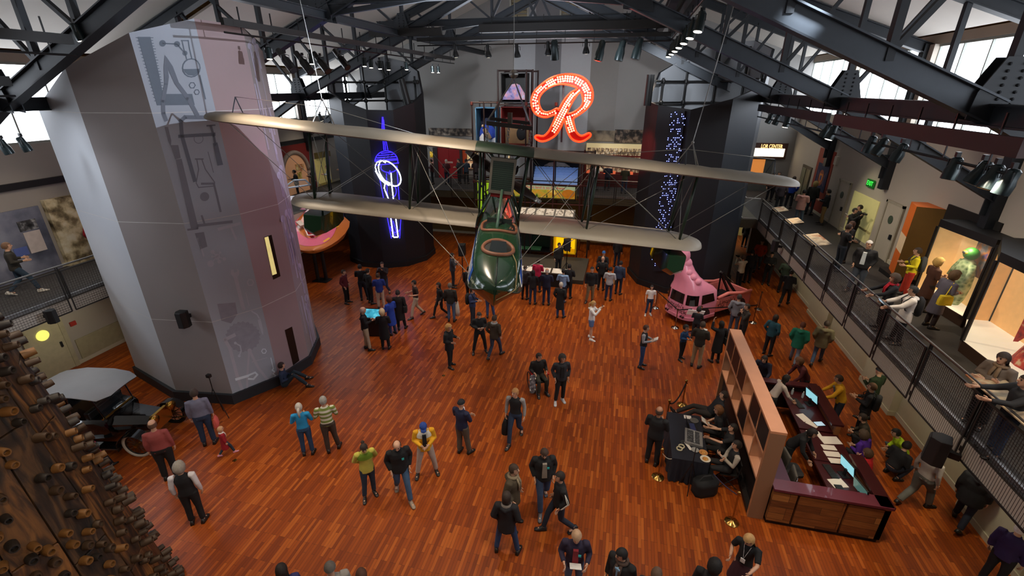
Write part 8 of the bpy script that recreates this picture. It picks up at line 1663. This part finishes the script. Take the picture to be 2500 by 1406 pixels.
PP(2054, 640, -60, 1.64, 'stand', 'crossed', 'shirt #1a1718', 'trousers #17171a', 'long #4a2f1e', 'long-haired person hugged by the dark T-shirt on the right gallery', z=Z)
PP(2085, 712, -10, 1.8, 'ease', 'pocket', 'jacket #111113', 'jeans #4a525c', 'short #b9b6b2', 'grey-haired person in black fleece over white shirt on the right gallery', z=Z, extra=('front:#c9d2d2',), heavy=1.18, head=(25, 0))
PP(2203, 724, -80, 1.68, 'ease', 'bent', 'jacket #d5c414', 'trousers #b0301c', 'short #3a2c20', 'person in yellow jacket and red trousers before the orange pylon', z=Z, item=('backpack', '#3a3d40', 'grey backpack on the yellow jacket'))
PP(2245, 757, 120, 1.68, 'stand', 'front', 'coat #4a2a1a', 'trousers #2a1c14', 'curly #b9944e', 'curly fair-haired person in brown coat at the lit case', z=Z)
PP(2266, 798, 130, 1.72, 'stand', 'front', 'coat #5a5560', 'trousers #2a1c1a', 'curly #5a4226', 'person in grey coat with a yellow bag peering into the lit case', z=Z, bend=12, item=('shoulder', '#d9bc1e', 'bright yellow shoulder bag on the grey coat'))
PP(2165, 838, -70, 1.66, 'stand', 'lean', 'jacket #15161c', 'trousers #17171b', 'curly #4a3a2c', 'person with a red scarf leaning on the right railing', z=Z, extra=('scarf:#b3142a',), at=(7.3, 13.55, Z))
PP(2195, 870, -75, 1.66, 'ease', 'lean', 'parka #d2cbc4', 'trousers #17181c', 'short #1c1a1c', 'person in white padded coat leaning on the right railing', z=Z, at=(7.36, 12.75, Z), item=[('backpack', '#1a1a1e', 'black backpack on the white padded coat'), ('paper', '#8fa8c0', 'blue leaflet held over the railing by the white padded coat')])
PP(2455, 872, -20, 1.68, 'stand', 'crossed', 'jacket #6a5c50', 'trousers #1a1a1c', 'long #33231a', 'smiling person in brown jacket with crossed arms at the right edge', z=Z, byhead=True, extra=('scarf:#7a6248',), head=(-15, 10))
PP(2512, 930, -60, 1.74, 'stand', 'reach', 'jacket #17181c', 'jeans #33415a', 'short #2a1f18', 'person cut off by the right edge with hands over the railing ledge', z=Z, byhead=True)
# ---- wheelchair and skateboard
wp = atz(1313, 945); to = V((-wp.x, -wp.y, 0)).normalized(); rzw = math.atan2(to.x*.94, -to.y)+.3
wc = thing('wheelchair', 'black wheelchair with red arm rests under the seated person', 'wheelchair', wp, rzw)
MB().b2(-.24, .24, -.38, .1, .42, .46).build('seat', black, wc); MB().b2(-.24, .24, .16, .2, .46, .9).build('backrest', black, wc)
for s in (-1, 1):
    o = MB().tube([(s*.3, .02+.3*math.cos(2*PI*k/24), .31+.3*math.sin(2*PI*k/24)) for k in range(25)], .018, 6).build('wheel', mat('#1a1a1c', .5), wc); MB().tube([(s*.27, .02, .31), (s*.33, .02, .31)], .03, 8).build('hub', chrome, o)
    MB().b2(s*.27-.03, s*.27+.03, -.3, .12, .66, .70).build('armrest', mat('#a81c1c', .5), wc); MB().tube([(s*.2, -.4, .4), (s*.2, -.55, .1)], .015, 6).build('footrest', steel, wc); MB().ball((s*.2, -.32, .07), (.03, .07, .07)).build('caster', black, wc)
sk = thing('skateboard', 'silver-black skateboard held upright at the wheelchair', 'skateboard', wp+V((to.x*.55-.18, to.y*.55, .12)), rzw); MB().rings([[V((x*.1*a, -.012+.0*z, z)) for x in (-1, 1)]+[V((x*.1*a, .012, z)) for x in (1, -1)] for z, a in ((0, .5), (.06, 1), (.66, 1), (.72, .5))]).build('deck', print_mat(['#1a1a1c', '#6a6a6e', '#b9b9bd'], 8), sk)
for z in (.14, .58):
    for s in (-1, 1): MB().tube([(s*.07, -.02, z), (s*.1, -.02, z)], .03, 8).build('wheel', mat('#c9c4b4', .5), sk)
remesh_all(_jobs)
for r_q in people: finish(r_q)
for it in ITEMS: bagthing(*it)
# ================================================================ lights
def area(loc, size, pw, col=(1, 1, 1), tgt=None, sy=None):
    l = bpy.data.lights.new('ceiling_flood', 'AREA'); l.energy = pw; l.color = col; l.shape = 'RECTANGLE'; l.size = size; l.size_y = sy or size
    o = bpy.data.objects.new('ceiling_flood', l); COL.objects.link(o); o.location = loc
    o.rotation_euler = (V(tgt)-V(loc)).to_track_quat('-Z', 'Y').to_euler() if tgt else (0, 0, 0); return o
def spot(loc, tgt, pw, ang=40, col=(1, .85, .65), rad=.08, blend=.6):
    l = bpy.data.lights.new('spot', 'SPOT'); l.energy = pw; l.color = col; l.spot_size = R(ang); l.spot_blend = blend; l.shadow_soft_size = rad
    o = bpy.data.objects.new('spot', l); COL.objects.link(o); o.location = loc
    o.rotation_euler = (V(tgt)-V(loc)).to_track_quat('-Z', 'Y').to_euler(); return o
w = bpy.data.worlds.new('world'); S.world = w; w.use_nodes = True
w.node_tree.nodes['Background'].inputs[0].default_value = (.8, .85, 1, 1); w.node_tree.nodes['Background'].inputs[1].default_value = .5
warm = (1, .83, .64); cool = (.80, .88, 1.)
for x in (-8.8, -4.2, .8):
    for y in (5, 10, 15, 20.5, 25.5):
        spot((x, y, 11.0), (x+(1.2 if x < -8 else .3), y+.8, 0), 950, 62 if x < -8 else 80, warm, .12, .9)
for x in (5.0, -14.5):
    for y in (8, 14, 20): spot((x, y, 8.4), (x+(3.2 if x > 0 else -2.8), y, ZM), 420, 90, warm, .1, .9)
for y in (7, 11.5, 16, 20.5): spot((7.6, y, 8.3), (6.4, y, 0), 380, 60, (1, .78, .52), .1, .8)
# unseen fill panels added to brighten the roof; washes on the far wall
for y in (8, 16, 24): area((XC, y, 10.6), 5, 460, cool, (XC, y, 16), 3)
for x in (-9.5, -6, -2, 1.5): spot((x, 22.5, 11.2), (x, 33.4, 7.5), 900, 60, (.9, .94, 1), .1, .8)
for x in (-8, -3): spot((x, 24, 10.8), (x, 33, 4.6), 500, 50, warm, .1, .8)
# projector on the grey tower, coloured washes, biplane spots
spot((-1, 11.2, 11.2), (-11.4, 11, 8.2), 2300, 42, (.80, .88, 1), .03, .35)
spot((-5.5, 19, 11), (-11, 12.6, 6), 700, 50, (1, .62, .72), .1, .8)
spot((-7.5, 20.5, 11), (-11.2, 13.6, 5), 500, 40, (.45, .3, 1), .1, .8)
spot((-9, 10, 11), (-11.5, 18.5, 0), 500, 40, (.9, .35, .8), .1, .9)
spot((-7, 12, 11), (-9.6, 16.2, 0), 350, 26, (.85, .3, 1), .1, .9)
spot((-3.5, 4, 11.2), (-3.2, 12, 5.6), 700, 30, (1, .93, .82), .1, .6)
spot((3, 9, 11.2), (0, 13, 7), 420, 45, (.85, .92, 1), .1, .6)
spot((-8.5, 8.5, 11.2), (-7, 11, 7.0), 80, 60, (1, .85, .65), .1, .6)
spot((1.3, 14, 11), (3.5, 20.6, 1), 900, 32, (1, .85, .85), .08, .7)
spot((-12.5, 17.5, 10.5), (-15.3, 20.8, 2.4), 900, 34, (1, .84, .76), .08, .7)  # spot added to brighten the hydroplane deck
spot((-4, 3, 11), (-13.5, 8.2, 1), 450, 36, (1, .92, .85), .08, .7)
spot((-3, 1, 9.5), (-8.4, 3.6, 3), 620, 50, (1, .74, .42), .1, .8)
spot((-2.5, 20, 9.5), (1.05, 25.0, 6.6), 9000, 20, (1, .04, .03), .05, .9)  # red spot added for the glow on the right dark tower
spot((-8, 19, 11), (-13, 25, 9), 500, 40, (.85, .92, 1), .1, .8)
spot((-2, 19, 11), (3.4, 26, 9.6), 700, 40, (.85, .92, 1), .1, .8)
for y in (15.2, 12.2, 10.6): spot((9.6, y, 6.0 if y < 14 else 5.7), (9.7, y, ZM), 110, 140, (1, .84, .6), .2, .9)
spot((7.5, 22.8, 8), (10.1, 22.6, 4.8), 160, 50, (1, .93, .6), .1, .8)
spot((7.2, 17.5, 8.2), (9.7, 18.2, 4.6), 200, 40, warm, .1, .8)  # spot added to brighten the striped pylon
spot((3.9, 7.5, 8.6), (5.3, 10.8, .8), 650, 45, warm, .1, .8)
spot((-16, 26, 8.4), (-20, 26.2, 4.6), 350, 60, warm, .1, .8)
spot((-16.5, 11, 9), (-19.6, 11.5, 4.5), 300, 60, warm, .1, .8); spot((-17.3, 10.5, 2.7), (-19.3, 10.6, .8), 60, 120, (1, .9, .6), .2, .9)
spot((7.3, 32, 2.8), (7.3, 33.5, .5), 80, 140, (1, .9, .6), .2, .9)
for y in (9, 14, 19, 24, 29): spot((5.2, y, 8.3), (10.2, y+1, 6.2), 170, 80, (1, .88, .74), .15, .9)
for y in (8, 13, 18): spot((-15, y, 8.4), (-20.3, y+1, 6.0), 200, 80, (1, .9, .8), .15, .9)
spot((-14.5, 6.5, 9.6), (-15, 10.9, 6), 300, 60, (.82, .9, 1), .4, .8)
for y in (6.5, 10, 13.2, 16.8, 20.2, 23.6): spot((7.9, y, 2.85), (8.9, y+.2, .6), 70, 130, (1, .9, .66), .12, .9)
S.view_settings.view_transform = 'Standard'
S.view_settings.look = 'None'
S.view_settings.exposure = 0.0
